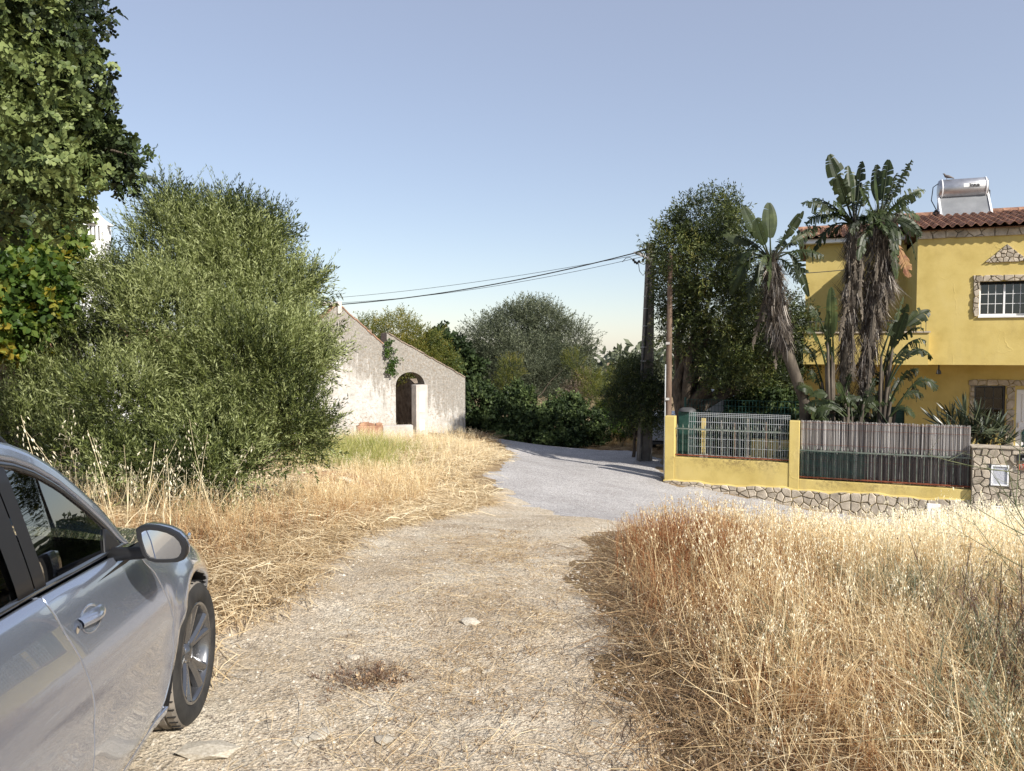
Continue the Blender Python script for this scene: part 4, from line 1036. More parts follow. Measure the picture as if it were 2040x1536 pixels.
# green gate post and netting behind
gp = empty('gate_post', wloc(.42, .40, -1.6), WA, 'thick dark green metal gate post with a rounded cap behind the railing', 'post')
m = MB(); m.box(-.20, .20, 0, .30, 0, 1.70); m.build('post_body', MATS['green_metal'], gp, bevel=.02); m = MB(); m.lathe([(.22, 1.70), (.20, 1.75), (.12, 1.79), (.001, 1.80)], 16, (0, .15, 0)); m.build('cap', MATS['steel_dark'], gp)
gn = empty('green_wire_fence', wloc(.2, 1.4, -1.6), WA, 'dark green garden wire fence standing behind the mesh panel', 'fence'); mw = MB()
for k in range(40): mw.bar((k * .085, 0, 0), (k * .085, 0, 1.95), .008)
for k in range(14): mw.bar((0, -.008, k * .15), (3.32, -.008, k * .15), .008)
mw.build('wires', MATS['green_net'], gn)
for k in range(2): m = MB(); m.tube([(k * 3.3, .03, 0), (k * 3.3, .03, 2.0)], .03, 8); m.build('fence_post', MATS['green_metal'], gn)
# yellow inner wall seen through the panel
yw = empty('inner_garden_wall', wloc(2.0, 1.2, -1.6), WA, 'short ochre wall inside the garden behind the mesh panel', 'wall'); m = MB(); m.box(-.1, 1.1, 0, .15, 0, 1.0); m.build('wall_body', MATS['yellow_render'], yw)
yp = empty('inner_post', wloc(.85, .35, -1.6), WA, 'thin ochre post inside the garden near the green gate post', 'post'); m = MB(); m.box(-.05, .05, 0, .1, 0, 1.55); m.build('post_body', MATS['yellow_render'], yp); m = MB(); m.box(-.09, .09, -.05, .13, .52, .66); m.build('block', MATS['plaster_grey'], yp)
for k, (x_, hh) in enumerate(((1.25, 1.5), (1.55, 1.45), (1.85, 1.55), (2.3, 1.5), (2.6, 1.4))):
    st = empty('garden_stake', wloc(x_, .5 + .12 * (k % 3), -1.6), WA, ['pale wooden stake', 'brown wooden stake', 'grey knotted stake', 'rust coloured stake', 'short pale stake'][k] + ' propped behind the mesh fence panel', 'stake'); m = MB(); m.tube([(0, 0, 0), (.02, 0, hh * .5), (.01, .01, hh)], [.022, .018, .014], 6); m.build('stake_body', MATS['bark_grey' if k % 2 == 0 else 'wood_pole'], st)
# reed screen
rsn = empty('reed_screen', wloc(3.12, .03, -1.33), WA, 'weathered grey reed screen fixed behind the green iron railing', 'reed screen')
rs = np.random.default_rng(6); n = 760; Ls = 3.40; V, Q, T_ = [], [], []
xs_ = np.sort(rs.uniform(0, Ls, n))
for i in range(n):
    x_ = xs_[i]; y_ = rs.uniform(0, .045); w_ = rs.uniform(.003, .006); t0, t1 = 0.015, 1.345 + rs.uniform(-.03, .008); x2 = x_ + rs.normal(0, .008); k = len(V); ti = np.clip(rs.normal(.60, .34), 0, 1); low = rs.random() < .5
    for (zz, xc) in ((t0, x_), (t1, x2)): V += [(xc - w_, y_, zz), (xc, y_ - w_, zz), (xc + w_, y_, zz)]
    T_ += [ti] * 6; Q += [(k, k + 1, k + 4, k + 3), (k + 1, k + 2, k + 5, k + 4)]
V = np.array(V); o = quads_mesh('reeds', V + np.array(rsn.location), np.array(Q), np.array(T_), MATS['reed_mix'], rsn); tag(o, kind='stuff')
m = MB()
for z_ in (.10, .45, .80, 1.15, 1.30): m.bar((0, -.012, z_), (Ls, -.012, z_), .005)
m.build('binding_wire', MATS['rust'], rsn)
m = MB(); m.box(0, Ls, .052, .058, .02, 1.30); m.build('backing', MATS['steel_dark'], rsn)
n = 330; V, Q, T_ = [], [], []
for i in range(n):      # darker canes over the lower half of the screen, behind the rail
    x_ = rs.uniform(0, Ls); w_ = rs.uniform(.004, .009); k = len(V); ti = np.clip(rs.normal(.02, .12), 0, 1); z1 = .66 + rs.uniform(-.10, .05)
    for (zz, xc) in ((.01, x_), (z1, x_ + rs.normal(0, .006))): V += [(xc - w_, -.012, zz), (xc, -.012 - w_, zz), (xc + w_, -.012, zz)]
    T_ += [ti] * 6; Q += [(k, k + 1, k + 4, k + 3), (k + 1, k + 2, k + 5, k + 4)]
o = quads_mesh('dark_reeds', np.array(V) + np.array(rsn.location), np.array(Q), np.array(T_), MATS['reed_mix'], rsn); tag(o, kind='stuff')
gnn = empty('green_netting', wloc(3.12, -.055, -1.30), WA, 'crumpled dark green netting tied over the left part of the railing', 'netting'); mw = MB(); rr = random.Random(3)
for k in range(22):
    z0 = .03 + k * .028; mw.tube([(x_, .006 * math.sin(x_ * 7 + k), z0 + .02 * math.sin(x_ * 5 + k * .7)) for x_ in np.linspace(0, 1.35 + rr.uniform(-.1, .1), 14)], .0028, 3, caps=False)
for k in range(44): mw.tube([(k * .031 + rr.uniform(-.005, .005), .006, .02), (k * .031, 0, .35), (k * .031 + rr.uniform(-.01, .01), .006, .64)], .0022, 3, caps=False)
mw.build('net', MATS['green_net'], gnn)
# stone gate wall
gw = empty('stone_gate_wall', wloc(6.54, -.02, -2.45), WA, 'crazy paved stone gate wall with meter box and red house number', 'wall'); GO = (0, 0, 0); GZ = 2.45
m = MB(); m.box(.004, 3.2, -.12, .25, 0, GZ - .43); m.build('wall_core', MATS['mortar'], gw); m = MB(); m.box(-.03, 3.2, -.19, .28, GZ - .43, GZ - .395); m.build('coping', MATS['cladding_stone'], gw, bevel=.006)
bx = (.335, .655, GZ - 1.20, GZ - .77)
sl = (.80, .99, GZ - .66, GZ - .52)
import itertools
for poly in cells([(0.0, .1), (3.2, .1), (3.2, GZ - .43), (0.0, GZ - .43)], .155, 21, 1.1, .008):
    cx = sum(p[0] for p in poly) / len(poly); cz = sum(p[1] for p in poly) / len(poly)
    skip = False
    for (a, b, c, d) in (bx, sl, (.36, .60, GZ - 1.98, GZ - 1.63)):
        if a < cx < b and c < cz < d: skip = True
        else:
            for s_ in ((a, None, 1), (b, None, -1), (c, None, 2), (d, None, -2)):
                if s_[2] == 1 and cx < a and c - .02 < cz < d + .02: poly = clip(poly, a - .012, 0, 1, 0)
                if s_[2] == -1 and cx > b and c - .02 < cz < d + .02: poly = clip(poly, b + .012, 0, -1, 0)
                if s_[2] == 2 and cz < c and a - .02 < cx < b + .02: poly = clip(poly, 0, c - .012, 0, 1)
                if s_[2] == -2 and cz > d and a - .02 < cx < b + .02: poly = clip(poly, 0, d + .012, 0, -1)
    if skip or len(poly) < 3: continue
    m = MB(); m.prism(poly, -.17 + random.uniform(-.012, .012), -.11, 'xz', .014); m.build('stone', MATS['cladding_stone'], gw)
def framebox(x0, x1, z0, z1, nm, parent, yf=-.185, t_=.03, mat='white_pvc', face='meter_glass'):
    m = MB(); m.box(x0, x1, yf, -.12, z0, z0 + t_); m.box(x0, x1, yf, -.12, z1 - t_, z1); m.box(x0, x0 + t_, yf, -.12, z0 + t_, z1 - t_); m.box(x1 - t_, x1, yf, -.12, z0 + t_, z1 - t_); o = m.build(nm, MATS[mat], parent)
    m = MB(); m.box(x0 + t_, x1 - t_, yf + .02, yf + .03, z0 + t_, z1 - t_); m.build('face', MATS[face], o); return o
framebox(*bx, 'meter_box', gw)
m = MB(); m.box(bx[0] - .03, bx[0] - .002, -.176, -.12, bx[2] - .02, bx[3] + .02); m.build('box_edge', MATS['steel_dark'], gw)
framebox(*sl, 'mail_slot', gw, t_=.018, mat='steel_dark', face='black_hole'); m = MB(); m.box(.88, .96, -.19, -.17, GZ - .64, GZ - .60); m.build('flap', MATS['aluminium'], gw)
framebox(.36, .60, GZ - 1.98, GZ - 1.63, 'meter_cover', gw, yf=-.18, t_=.02, face='white_paint')
text('136', .165, 'red_number', gw, (.91, -.198, GZ - .79), (R(90), 0, 0), .008, 'house_number', .006)
# green lantern on the gate wall
ln = empty('garden_lantern', wloc(7.50, .08, -.395 + .0), WA, 'small green lantern standing on the stone gate wall', 'lantern'); m = MB()
m.lathe([(.0, 0), (.06, 0), (.05, .02), (.02, .04), (.018, .09), (.04, .10), (.055, .11)], 10); m.lathe([(.075, .27), (.05, .32), (.02, .35), (.012, .38), (0, .39)], 6, smooth=False)
for k in range(6): a = k * math.pi / 3; m.bar((.048 * math.cos(a), .048 * math.sin(a), .11), (.066 * math.cos(a), .066 * math.sin(a), .27), .008)
m.build('lantern_frame', MATS['green_metal'], ln); m = MB(); m.lathe([(.042, .11), (.058, .27)], 6, smooth=False); m.build('lantern_glass', MATS['window_glass'], ln)
# tan knob by the yucca
OLV = [T_spray(i, 15, .31, .053, .0118, .25, .62) for i in range(7)]
# the big shrub at the left: many lobes, open fringe
bb = []
for (px, py, d, r, ry) in [(370, 492, 9.6, 125, 105), (285, 595, 9.8, 90, 80), (222, 560, 9.7, 62, 55), (605, 710, 9.2, 72, 85), (430, 560, 9.4, 95, 90), (470, 515, 9.5, 110, 105), (525, 605, 9.4, 108, 100), (330, 640, 9.0, 165, 150),
                           (165, 690, 9.6, 95, 85), (480, 730, 8.9, 160, 140), (575, 725, 9.3, 98, 115), (250, 800, 8.6, 150, 110), (95, 790, 9.3, 95, 100),
                           (560, 840, 8.9, 110, 95), (410, 880, 8.5, 130, 85), (60, 860, 9.0, 85, 80), (160, 900, 8.5, 110, 70), (300, 915, 8.3, 100, 60), (600, 880, 9.2, 70, 60),
                           (470, 925, 8.2, 80, 60), (330, 950, 7.9, 75, 50), (230, 940, 8.0, 70, 50), (400, 950, 7.9, 60, 45), (340, 430, 9.8, 52, 48), (450, 450, 9.7, 72, 60), (522, 478, 9.6, 50, 50), (598, 580, 9.6, 42, 50)]:
    bb.append(blob(px, py, d, r * .76, ry * .78, .85))
bs = (-3.9, 9.6, h1(-3.9, 9.6))
shrub = tree('wild_olive_shrub', 'huge bright green shrub with fine narrow leaves behind the silver car', 'shrub', bs, bb, 12800, OLV, 'leaf_olive_shrub', 'bark_grey', .085, 5, 1.0, .75, .75, .45, .60, .7, .45, .62, 1.6, .40, .25, clumpy=2.6)
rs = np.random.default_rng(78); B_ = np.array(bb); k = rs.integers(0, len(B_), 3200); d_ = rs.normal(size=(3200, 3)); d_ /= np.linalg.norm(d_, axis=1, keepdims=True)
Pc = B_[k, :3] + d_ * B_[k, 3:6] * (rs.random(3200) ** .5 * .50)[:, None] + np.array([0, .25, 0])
scatter('inner_foliage', [T_spray(220 + i, 16, .34, .070, .017, .3, .8) for i in range(4)], Pc, d_ + np.array([0, 0, .6]), rs.uniform(.8, 1.2, 3200), rs.uniform(.0, .30, 3200), MATS['leaf_olive_shrub'], shrub)  # low tint paints the shade inside the crown into the leaf colour
# long free shoots on its outline
rs = np.random.default_rng(77); sh = []
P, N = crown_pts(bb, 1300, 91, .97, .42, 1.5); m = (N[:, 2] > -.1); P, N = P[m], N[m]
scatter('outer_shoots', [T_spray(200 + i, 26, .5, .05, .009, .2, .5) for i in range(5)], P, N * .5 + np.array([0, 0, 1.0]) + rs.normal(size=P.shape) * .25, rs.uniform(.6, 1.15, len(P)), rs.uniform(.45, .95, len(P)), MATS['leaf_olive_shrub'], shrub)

# carob branches hanging in at the top left; the trunk stands outside the picture
cb = [blob(-40, 60, 5.6, 150), blob(60, 130, 5.5, 120, 150), blob(-30, 250, 5.5, 130), blob(100, 270, 5.6, 100, 90), blob(20, 390, 5.6, 100, 80), blob(175, 290, 5.7, 62, 50),
      blob(240, 325, 5.8, 30, 42), blob(215, 318, 5.7, 32, 34), blob(252, 352, 5.8, 22, 34), blob(190, 40, 5.8, 26, 34), blob(120, 40, 5.7, 62, 45), blob(-120, 380, 5.8, 130, 90), blob(150, 215, 5.6, 60, 45), blob(55, 60, 5.3, 100, 100), blob(60, 330, 5.4, 110, 90), blob(20, 180, 5.2, 110, 110), blob(75, 420, 5.5, 65, 40), blob(150, 130, 5.8, 45, 60), (-5.0, 6.4, 4.6, .9, .9, .9)]
cbase = (-6.1, 6.6, h1(-6.1, 6.6))
carob = tree('carob_tree', 'large carob tree with dark rounded leaves hanging in from the upper left', 'tree', cbase, cb, 3700, [T_pinnate(i) for i in range(6)], 'leaf_carob', 'bark', .12, 9, .66, .8, .1, .5, .6, .7, .22, .66, 2.6, .52, .42, clumpy=2.4)
# the branch that trails out over the sky
rs = np.random.default_rng(17); m = MB(); pl_ = [np.array(W(px, py, 5.7)) for px, py in ((90, 230), (150, 262), (200, 296), (238, 330), (256, 372))]
for a_ in (pl_, [pl_[2], np.array(W(225, 300, 5.6)), np.array(W(268, 312, 5.6))], [pl_[1], np.array(W(175, 300, 5.8)), np.array(W(180, 345, 5.8))]): m.tube([tuple(p) for p in a_], [.018 - .014 * k / (len(a_) - 1) for k in range(len(a_))], 6)
m.build('trailing_branch', MATS['bark'], carob, off=cbase)
segs = [(pl_[i], pl_[i + 1]) for i in range(4)] + [(pl_[2], np.array(W(268, 312, 5.6))), (pl_[1], np.array(W(180, 345, 5.8)))]
k = rs.integers(0, 6, 150); f = rs.random((150, 1)); P = np.array([segs[i][0] for i in k]) * (1 - f) + np.array([segs[i][1] for i in k]) * f + rs.normal(0, .045, (150, 3))
scatter('branch_leaves', [T_pinnate(40 + i) for i in range(4)], P, rs.normal(size=(150, 3)) + np.array([.5, 0, -.2]), rs.uniform(.5, .75, 150), rs.uniform(.1, .75, 150), MATS['leaf_carob'], carob)
# broad leaved climber behind the shrub
VIN = [T_spray(300 + i, 8, .20, .085, .065, .4, 1.1, True) for i in range(6)]
vb = [blob(40, 500, 9.9, 95, 70), blob(-60, 560, 9.9, 110, 110), blob(60, 590, 9.3, 75, 75), blob(0, 640, 9.2, 80, 55), blob(120, 520, 9.9, 40, 50)]
tree('climbing_vine', 'broad leaved climber with yellowing leaves between the carob tree and the shrub', 'vine', (-7.4, 11.0, h1(-7.4, 11)), vb, 2300, VIN, 'leaf_vine', 'bark', .05, 12, 1.0, .9, -.1, .5, .55, .6, .6, .35, 2)
# low reddish dry stone wall end seen under the climber
mb = MB(); rr = random.Random(5)
rt = empty('old_garden_wall', (-6.9, 9.9, h1(-6.9, 9.9)), R(8), 'old reddish stone wall half hidden behind the shrub at the left edge', 'wall')
cm = MB(); cm.box(-.75, .75, -.16, .16, -.2, 1.75); cm.build('core', MATS['mortar'], rt)
for row in range(7):
    xx = -.8
    while xx < .8:
        w_ = rr.uniform(.2, .4); m2 = MB(); m2.prism([(xx + .02, row * .25 + .02), (xx + w_ - .02, row * .25 + rr.uniform(0, .03)), (xx + w_ - rr.uniform(.01, .04), row * .25 + .23), (xx + rr.uniform(.01, .04), row * .25 + .24)], -.21, -.12, 'xz', .02)
        m2.build('stone', MATS['ruin_stone'], rt); xx += w_

# trees behind and beside the ruin
ASH = [T_spray(400 + i, 11, .34, .095, .028, .5, .9) for i in range(6)]
FAR = [T_spray(420 + i, 12, .40, .085, .030, .4, .8) for i in range(6)]
FARN = [T_spray(440 + i, 14, .42, .080, .020, .3, .6) for i in range(6)]
BRD = [T_spray(460 + i, 7, .26, .15, .10, .5, 1.1, True) for i in range(5)]
def gb(px, d, dz=0): p = W(px, 700, d); return (p[0], d, h1(p[0], d) + dz)
tree('fig_tree', 'yellow green tree rising behind the roofless ruin', 'tree', gb(790, 29), [blob(745, 680, 28.5, 40, 38), blob(790, 665, 29, 48, 38), blob(835, 690, 29, 45, 35), blob(800, 720, 29, 70, 45), blob(730, 650, 30, 18, 14), blob(870, 730, 29, 40, 30), blob(805, 640, 29.5, 10, 22)], 3000, FAR, 'leaf_yellow', 'bark', .14, 14, .9, .8, .3, .6, .42, .5, .4, .4, 1.2)
tree('carob_tree', 'dark carob tree between the ruin and the large round olive', 'tree', gb(900, 31), [blob(870, 690, 30, 26, 24), blob(900, 705, 31, 35, 30), blob(880, 740, 30.5, 40, 35), blob(925, 740, 31, 35, 35), blob(880, 672, 31, 12, 20)], 1700, BRD, 'leaf_dark', 'bark', .14, 15, .9, .9, .2, .5, .45, .4, .4, .4, 1.4)
tree('olive_tree', 'large rounded grey green olive tree standing beyond the bend of the road', 'tree', gb(1040, 34), 
     [blob(975, 690, 33, 52, 45), blob(1030, 655, 34, 52, 40), blob(1085, 650, 34, 50, 38), blob(1130, 690, 34, 48, 40), blob(1050, 720, 33, 75, 50), blob(955, 740, 33, 45, 45), blob(1110, 745, 33, 55, 45), blob(1150, 720, 34, 28, 25), blob(1060, 625, 34.5, 30, 18), blob(1010, 640, 34, 28, 20)], 6500, FARN, 'leaf_olive_grey', 'bark', .3, 16, 1.35, .8, .5, .55, .5, .4, .45, .42, .9)
tree('bushy_tree', 'olive brown bushy tree in front of the round olive with thin foliage', 'tree', gb(1020, 31.5), [blob(1020, 745, 31.5, 50, 45), blob(1070, 760, 31, 55, 50), blob(1110, 730, 32, 40, 40), blob(1000, 790, 31, 50, 40)], 2200, FARN, 'leaf_olive_grey', 'bark', .1, 17, .8, .7, .7, .5, .35, .5, .4, .35, 1.2)
tree('dead_bush', 'brown half dead bush at the right foot of the round olive', 'bush', gb(1155, 31), [blob(1150, 790, 31, 32, 30), blob(1165, 765, 31.5, 18, 22), blob(1140, 820, 31, 30, 25)], 700, FARN, 'leaf_brown', 'bark', .06, 18, .75, .7, .8, .4, .5, .5, .3, .3, 1.4)
tree('yellow_shrub', 'yellow tipped shrub low on the left side of the round olive', 'bush', gb(1010, 30), [blob(1018, 735, 30, 25, 25), blob(1140, 720, 30.8, 22, 22), blob(1010, 770, 30, 25, 30)], 500, FARN, 'leaf_yellow', 'bark', .05, 19, .7, .7, .8, .4, .4, .5, .4, .3, 1.5)
hb = [blob(950, 800, 29, 45, 45), blob(960, 850, 28.6, 45, 35), blob(1010, 830, 28.6, 50, 45), blob(1040, 800, 29, 35, 38), blob(1060, 850, 28.2, 50, 35), blob(1110, 845, 28, 50, 35), blob(1160, 850, 27.8, 45, 32), blob(1190, 862, 27.6, 25, 26), blob(1130, 815, 28.6, 40, 28), blob(1000, 870, 28, 50, 18), blob(1120, 874, 27.4, 60, 16)]
tree('fig_hedge', 'dark broad leaved hedge lining the far side of the road', 'hedge', gb(1060, 29), hb, 5200, BRD, 'leaf_dark', 'bark', .07, 20, .68, .8, .2, .6, .55, .55, .5, .35, 1.2, trunk=True)
tree('conifer_shrub', 'bright green feathery shrub between the hedge and the concrete pole', 'bush', gb(1200, 29.5), [blob(1195, 790, 29.5, 30, 25), blob(1180, 765, 31, 30, 22), blob(1215, 810, 29, 28, 28), blob(1160, 755, 32, 22, 18), blob(1225, 760, 31, 22, 24)], 1300, FARN, 'leaf_yellow', 'bark', .06, 22, .8, .7, .6, .5, .25, .5, .4, .35, 1.4)
tree('small_bush', 'small leafy bush behind the dry grass left of the concrete pole', 'bush', gb(1240, 28), [blob(1235, 850, 28, 25, 25), blob(1255, 835, 28, 22, 25), blob(1220, 830, 29, 25, 25)], 500, BRD, 'leaf_vine', 'bark', .04, 23, .8, .8, .4, .5, .3, .4, .4, .3, 1.4)
# foliage wrapped round the concrete pole
tree('young_ash_tree', 'drooping young ash growing round the foot of the concrete pole', 'tree', gb(1262, 23.2), [blob(1270, 765, 22.5, 38, 45), blob(1240, 790, 22.8, 34, 40), blob(1285, 810, 22, 38, 40), blob(1255, 740, 23, 25, 28), blob(1305, 780, 22, 28, 35), blob(1250, 825, 22.5, 28, 22), blob(1310, 830, 21.6, 18, 28)], 2300, ASH, 'leaf_ash', 'bark', .05, 24, .85, .7, -.2, .6, .42, .4, .4, .4, 1.6)
# the tall ash behind the yellow wall
ab = [blob(1400, 440, 20.0, 62, 45), blob(1350, 490, 20.0, 55, 50), blob(1440, 470, 21.3, 45, 50), blob(1400, 530, 20.0, 80, 60), blob(1345, 590, 20.6, 40, 55), blob(1430, 600, 20.0, 80, 65), blob(1490, 560, 21.8, 45, 60), blob(1362, 655, 20.4, 45, 40), blob(1460, 690, 20.7, 65, 50), blob(1510, 650, 21.8, 55, 60),
      blob(1560, 640, 22.3, 55, 45), blob(1590, 690, 22.3, 40, 45), blob(1445, 728, 20.0, 55, 35), blob(1500, 750, 21.8, 50, 35), blob(1450, 420, 21.3, 25, 25), blob(1545, 745, 22.3, 45, 35)]
tree('ash_tree', 'tall leafy ash tree with a forked dark trunk behind the yellow wall', 'tree', gb(1352, 21.0), ab, 8600, ASH, 'leaf_ash', 'bark', .26, 25, 1.0, .75, -.15, .6, .48, .45, .50, .50, 1.3, .22, .30)
tree('dark_bush', 'dark shrubbery added to stand in for the shade behind the mesh fence panel', 'bush', gb(1450, 20.4), [blob(1395, 865, 20.4, 26, 38), blob(1430, 870, 20.5, 30, 35), blob(1480, 870, 20.3, 32, 38), blob(1535, 868, 20.0, 30, 38), blob(1560, 850, 20.0, 20, 30)], 1500, BRD, 'leaf_dark', 'bark', .04, 27, .5, .8, .3, .5, .25, .4, .3, .3, 1.6)  # added shrub, makes the shaded space behind the mesh read dark
tree('dark_bush', 'dark bush between the white truck and the leaning strelitzia', 'bush', gb(1530, 21.5), [blob(1497, 815, 22, 40, 28), blob(1530, 800, 21.5, 42, 30), blob(1570, 810, 21.5, 25, 25), blob(1465, 838, 21, 25, 16)], 1500, BRD, 'leaf_dark', 'bark', .05, 26, .6, .8, .3, .5, .35, .4, .4, .35, 1.6)
# distant tree line closing the horizon
fb = []; rr = random.Random(8)
for k in range(60):
    a = R(-62 + 124 * k / 59 + rr.uniform(-1, 1)); d = rr.uniform(62, 80); x, y = d * math.sin(a), d * math.cos(a); h = rr.uniform(2.2, 3.4)
    if -9 < x < 12: h = rr.uniform(1.4, 2.0)
    fb.append((x, y, -1.9 + h * .35, rr.uniform(3, 5), rr.uniform(2.5, 4), h))
P, N = crown_pts(fb, 5000, 31, .8, .3, .3)
rs = np.random.default_rng(3)
tl_ = scatter('distant_treeline', [T_spray(480 + i, 9, 1.5, .75, .40, .5, 1.0) for i in range(4)], P, N + rs.normal(size=P.shape) * .6, rs.uniform(.8, 1.3, len(P)), rs.uniform(.2, .7, len(P)), MATS['leaf_olive_grey'])
tag(tl_, 'low distant line of trees closing the view behind everything', 'treeline', None, 'stuff')
# scrub on the left behind the shrub and the white house
tree('scrub', 'dull green scrub behind the ruin at its left end', 'bush', (-11.5, 22, h1(-11.5, 22)), [(-11, 21, .6, 1.8, 1.5, 1.4), (-13.5, 21, .8, 2, 1.6, 1.6), (-9, 22.5, .5, 1.6, 1.5, 1.3)], 1400, FAR, 'leaf_dark', 'bark', .08, 33, 1.0, .8, .4, .5, .5, .4)
# ------------------------------------------------------------------ giant strelitzias
def bez(a, b, c, s_): return a * (1 - s_) ** 2 + b * 2 * s_ * (1 - s_) + c * s_ ** 2
def strel_leaf(root, H0, T0, arch, width, torn, seed, pet=.36, face=None, mat='leaf_strelitzia', name='leaf'):
    """petiole and blade from heart H0 to tip T0; arch lifts the middle; torn splits the blade into strips"""
    r_ = np.random.default_rng(seed); o = np.array(root.location); H0, T0 = np.array(H0) - o, np.array(T0) - o; L = np.linalg.norm(T0 - H0)
    C = H0 * .42 + T0 * .58 + up * arch * L + np.array([0, 0, 0.]); n = 15
    ss = np.linspace(0, 1, n); P = np.array([bez(H0, C, T0, s_) for s_ in ss]); Tg = np.gradient(P, axis=0); Tg /= np.linalg.norm(Tg, axis=1, keepdims=True)
    nrm = np.array(face) if face is not None else np.array([r_.normal() * .5, -.8 + r_.normal() * .3, .5 + r_.random() * .5])
    m = MB(); i0 = int(pet * n); m.tube([tuple(p) for p in P], [.026 - .022 * s_ for s_ in ss], 5, mi=0, caps=False); tvals = []
    q = np.linspace(0, 1, 19); blade_s = pet + (1 - pet) * q; BP = np.array([bez(H0, C, T0, s_) for s_ in blade_s]); BT = np.gradient(BP, axis=0); BT /= np.linalg.norm(BT, axis=1, keepdims=True)
    wd = width * np.clip(np.sin(np.pi * (q * .93 + .05)) ** .55, .05, 1) * (1 - .25 * q)
    for side in (-1, 1):
        group = 0; dr = r_.normal() * .15; sh = 0
        for i in range(18):
            if r_.random() < .25 + .7 * torn: dr = abs(r_.normal()) * (.25 + 1.1 * torn); sh = r_.normal() * .12; cut = True
            else: cut = False
            t = BT[i]; S = np.cross(t, nrm); S /= np.linalg.norm(S); S *= side; Nn = np.cross(S, t) * side
            gap = .22 * torn if cut else 0.0; sweep = .35
            rows = []
            for (pp, ww, g_) in ((BP[i], wd[i], gap), (BP[i + 1], wd[i + 1], 0)):
                row = []
                for u in (0, .5, 1.0):
                    base = pp + t * g_ * u * (1 - pet) * L / 18 * 1.6
                    row.append(base + S * ww * u * math.cos(min(1.3, dr * u * .8)) + t * ww * sweep * u - up * ww * (dr * u * u * .8) + Nn * ww * .10 * math.sin(u * 3.1) + t * sh * u * .05)
                rows.append(row)
            m.grid(rows, 0, smooth=False)
    ob = m.build(name, MATS[mat], root, fixn=False)
    return ob
def skirt(root, pts, rad, seed, n=240, tilt=.25, L=.45, mat='fibre_mix', name='dead_leaf_skirt', w=1.0):
    """hanging dry fibres and split leaf bases round a stem"""
    rs = np.random.default_rng(seed); T = []
    for k in range(6):
        t = Tmpl(); r_ = np.random.default_rng(seed * 10 + k)
        for j in range(4):
            a = r_.normal() * .3; d = np.array([math.sin(a) * .4, r_.normal() * .15, 1.]); b = np.array([r_.normal() * .04, 0, 0]); s_ = np.array([1, .3 * r_.normal(), 0.])
            t.ribbon([b, b + d * .4 + np.array([0, r_.normal() * .04, 0]), b + d * r_.uniform(.7, 1.1)], [.030 * w, .020 * w, .004], s_, r_.uniform(.3, .7))
        T.append(t.done())
    pts = np.array(pts); k = rs.random(n) * (len(pts) - 1.001); i = k.astype(int); f = (k - i)[:, None]; c = pts[i] * (1 - f) + pts[i + 1] * f; R_ = np.interp(k, range(len(rad)), rad)
    a = rs.uniform(0, 6.28, n); out = np.stack([np.cos(a), np.sin(a), np.zeros(n)], -1)
    P = c + out * (R_ * rs.uniform(.55, 1.0, n))[:, None]; D = out * (tilt + rs.normal(0, .22, n))[:, None] + np.array([0, 0, -1.]) + rs.normal(0, .12, (n, 3)); flip = rs.random(n) < .25; D[flip, 2] *= -.7
    roll = rs.normal(0, .5, n)
    return scatter(name, T, P, D, L * rs.uniform(.6, 1.4, n), np.clip(rs.normal(.5, .25, n), 0, 1), MATS[mat], root, rs=rs)
def V3(px, py, d): return tuple(W(px, py, d))
# the leaning plant on the left
b0 = (V3(1612, 900, 18.9)[0], 18.9, h1(7.3, 18.9))
s1 = empty('giant_strelitzia', b0, 0, 'leaning giant strelitzia with a shaggy bent trunk left of the twin stems', 'strelitzia', 'giant strelitzias in the garden')
tr1 = [b0, V3(1603, 800, 18.4), V3(1580, 735, 18.4), V3(1560, 680, 18.4), V3(1548, 620, 18.4), V3(1541, 560, 18.4), V3(1536, 520, 18.4)]
def rel(p, o): return tuple(np.array(p) - np.array(o))
m = MB(); m.tube([rel(p, b0) for p in tr1], [.16, .13, .13, .15, .15, .13, .10], 12); m.build('trunk', MATS['dead_leaf'], s1)
skirt(s1, tr1[3:], [.24, .25, .19, .13], 3, 560, .22, .40)
skirt(s1, [V3(1540, 560, 18.4), V3(1536, 515, 18.4)], [.15, .11], 4, 90, .5, .25, 'fibre_mix', 'fibre_collar')
H1 = V3(1536, 522, 18.4)
for k, (px, py, arch, wd, torn, dd) in enumerate([(1482, 412, .02, .20, .05, -.1), (1532, 404, .0, .22, .0, .1), (1506, 436, .02, .24, .1, -.4), (1600, 420, .08, .16, .25, 0), (1634, 452, .20, .17, .8, .2), (1640, 510, .34, .18, .9, -.2), (1612, 590, .95, .20, .35, .1),
        (1440, 468, .26, .17, .6, 0), (1462, 520, .45, .17, .8, .2), (1455, 585, .75, .20, .4, .3), (1490, 600, .7, .18, .8, -.3), (1565, 470, .1, .16, .5, .6), (1606, 480, .3, .16, .8, .5), (1480, 480, .3, .15, .7, .6), (1590, 560, .6, .15, .9, -.5)]):
    strel_leaf(s1, H1, V3(px, py, 18.4 + dd), arch, wd, torn, 40 + k, face=(np.random.default_rng(k).normal() * .4, -1, .35) if py < 450 else None)
for k, (px, py, hx, hy, dd) in enumerate([(1500, 690, 1530, 570, -.1), (1545, 735, 1545, 590, -.25), (1575, 690, 1550, 600, -.2), (1560, 570, 1540, 535, 0), (1520, 640, 1530, 560, -.3), (1585, 750, 1560, 640, -.1)]):
    strel_leaf(s1, V3(hx, hy, 18.7), V3(px, py, 18.6 + dd), .10, .12, .95, 80 + k, .2, mat='dead_leaf', name='dead_leaf')
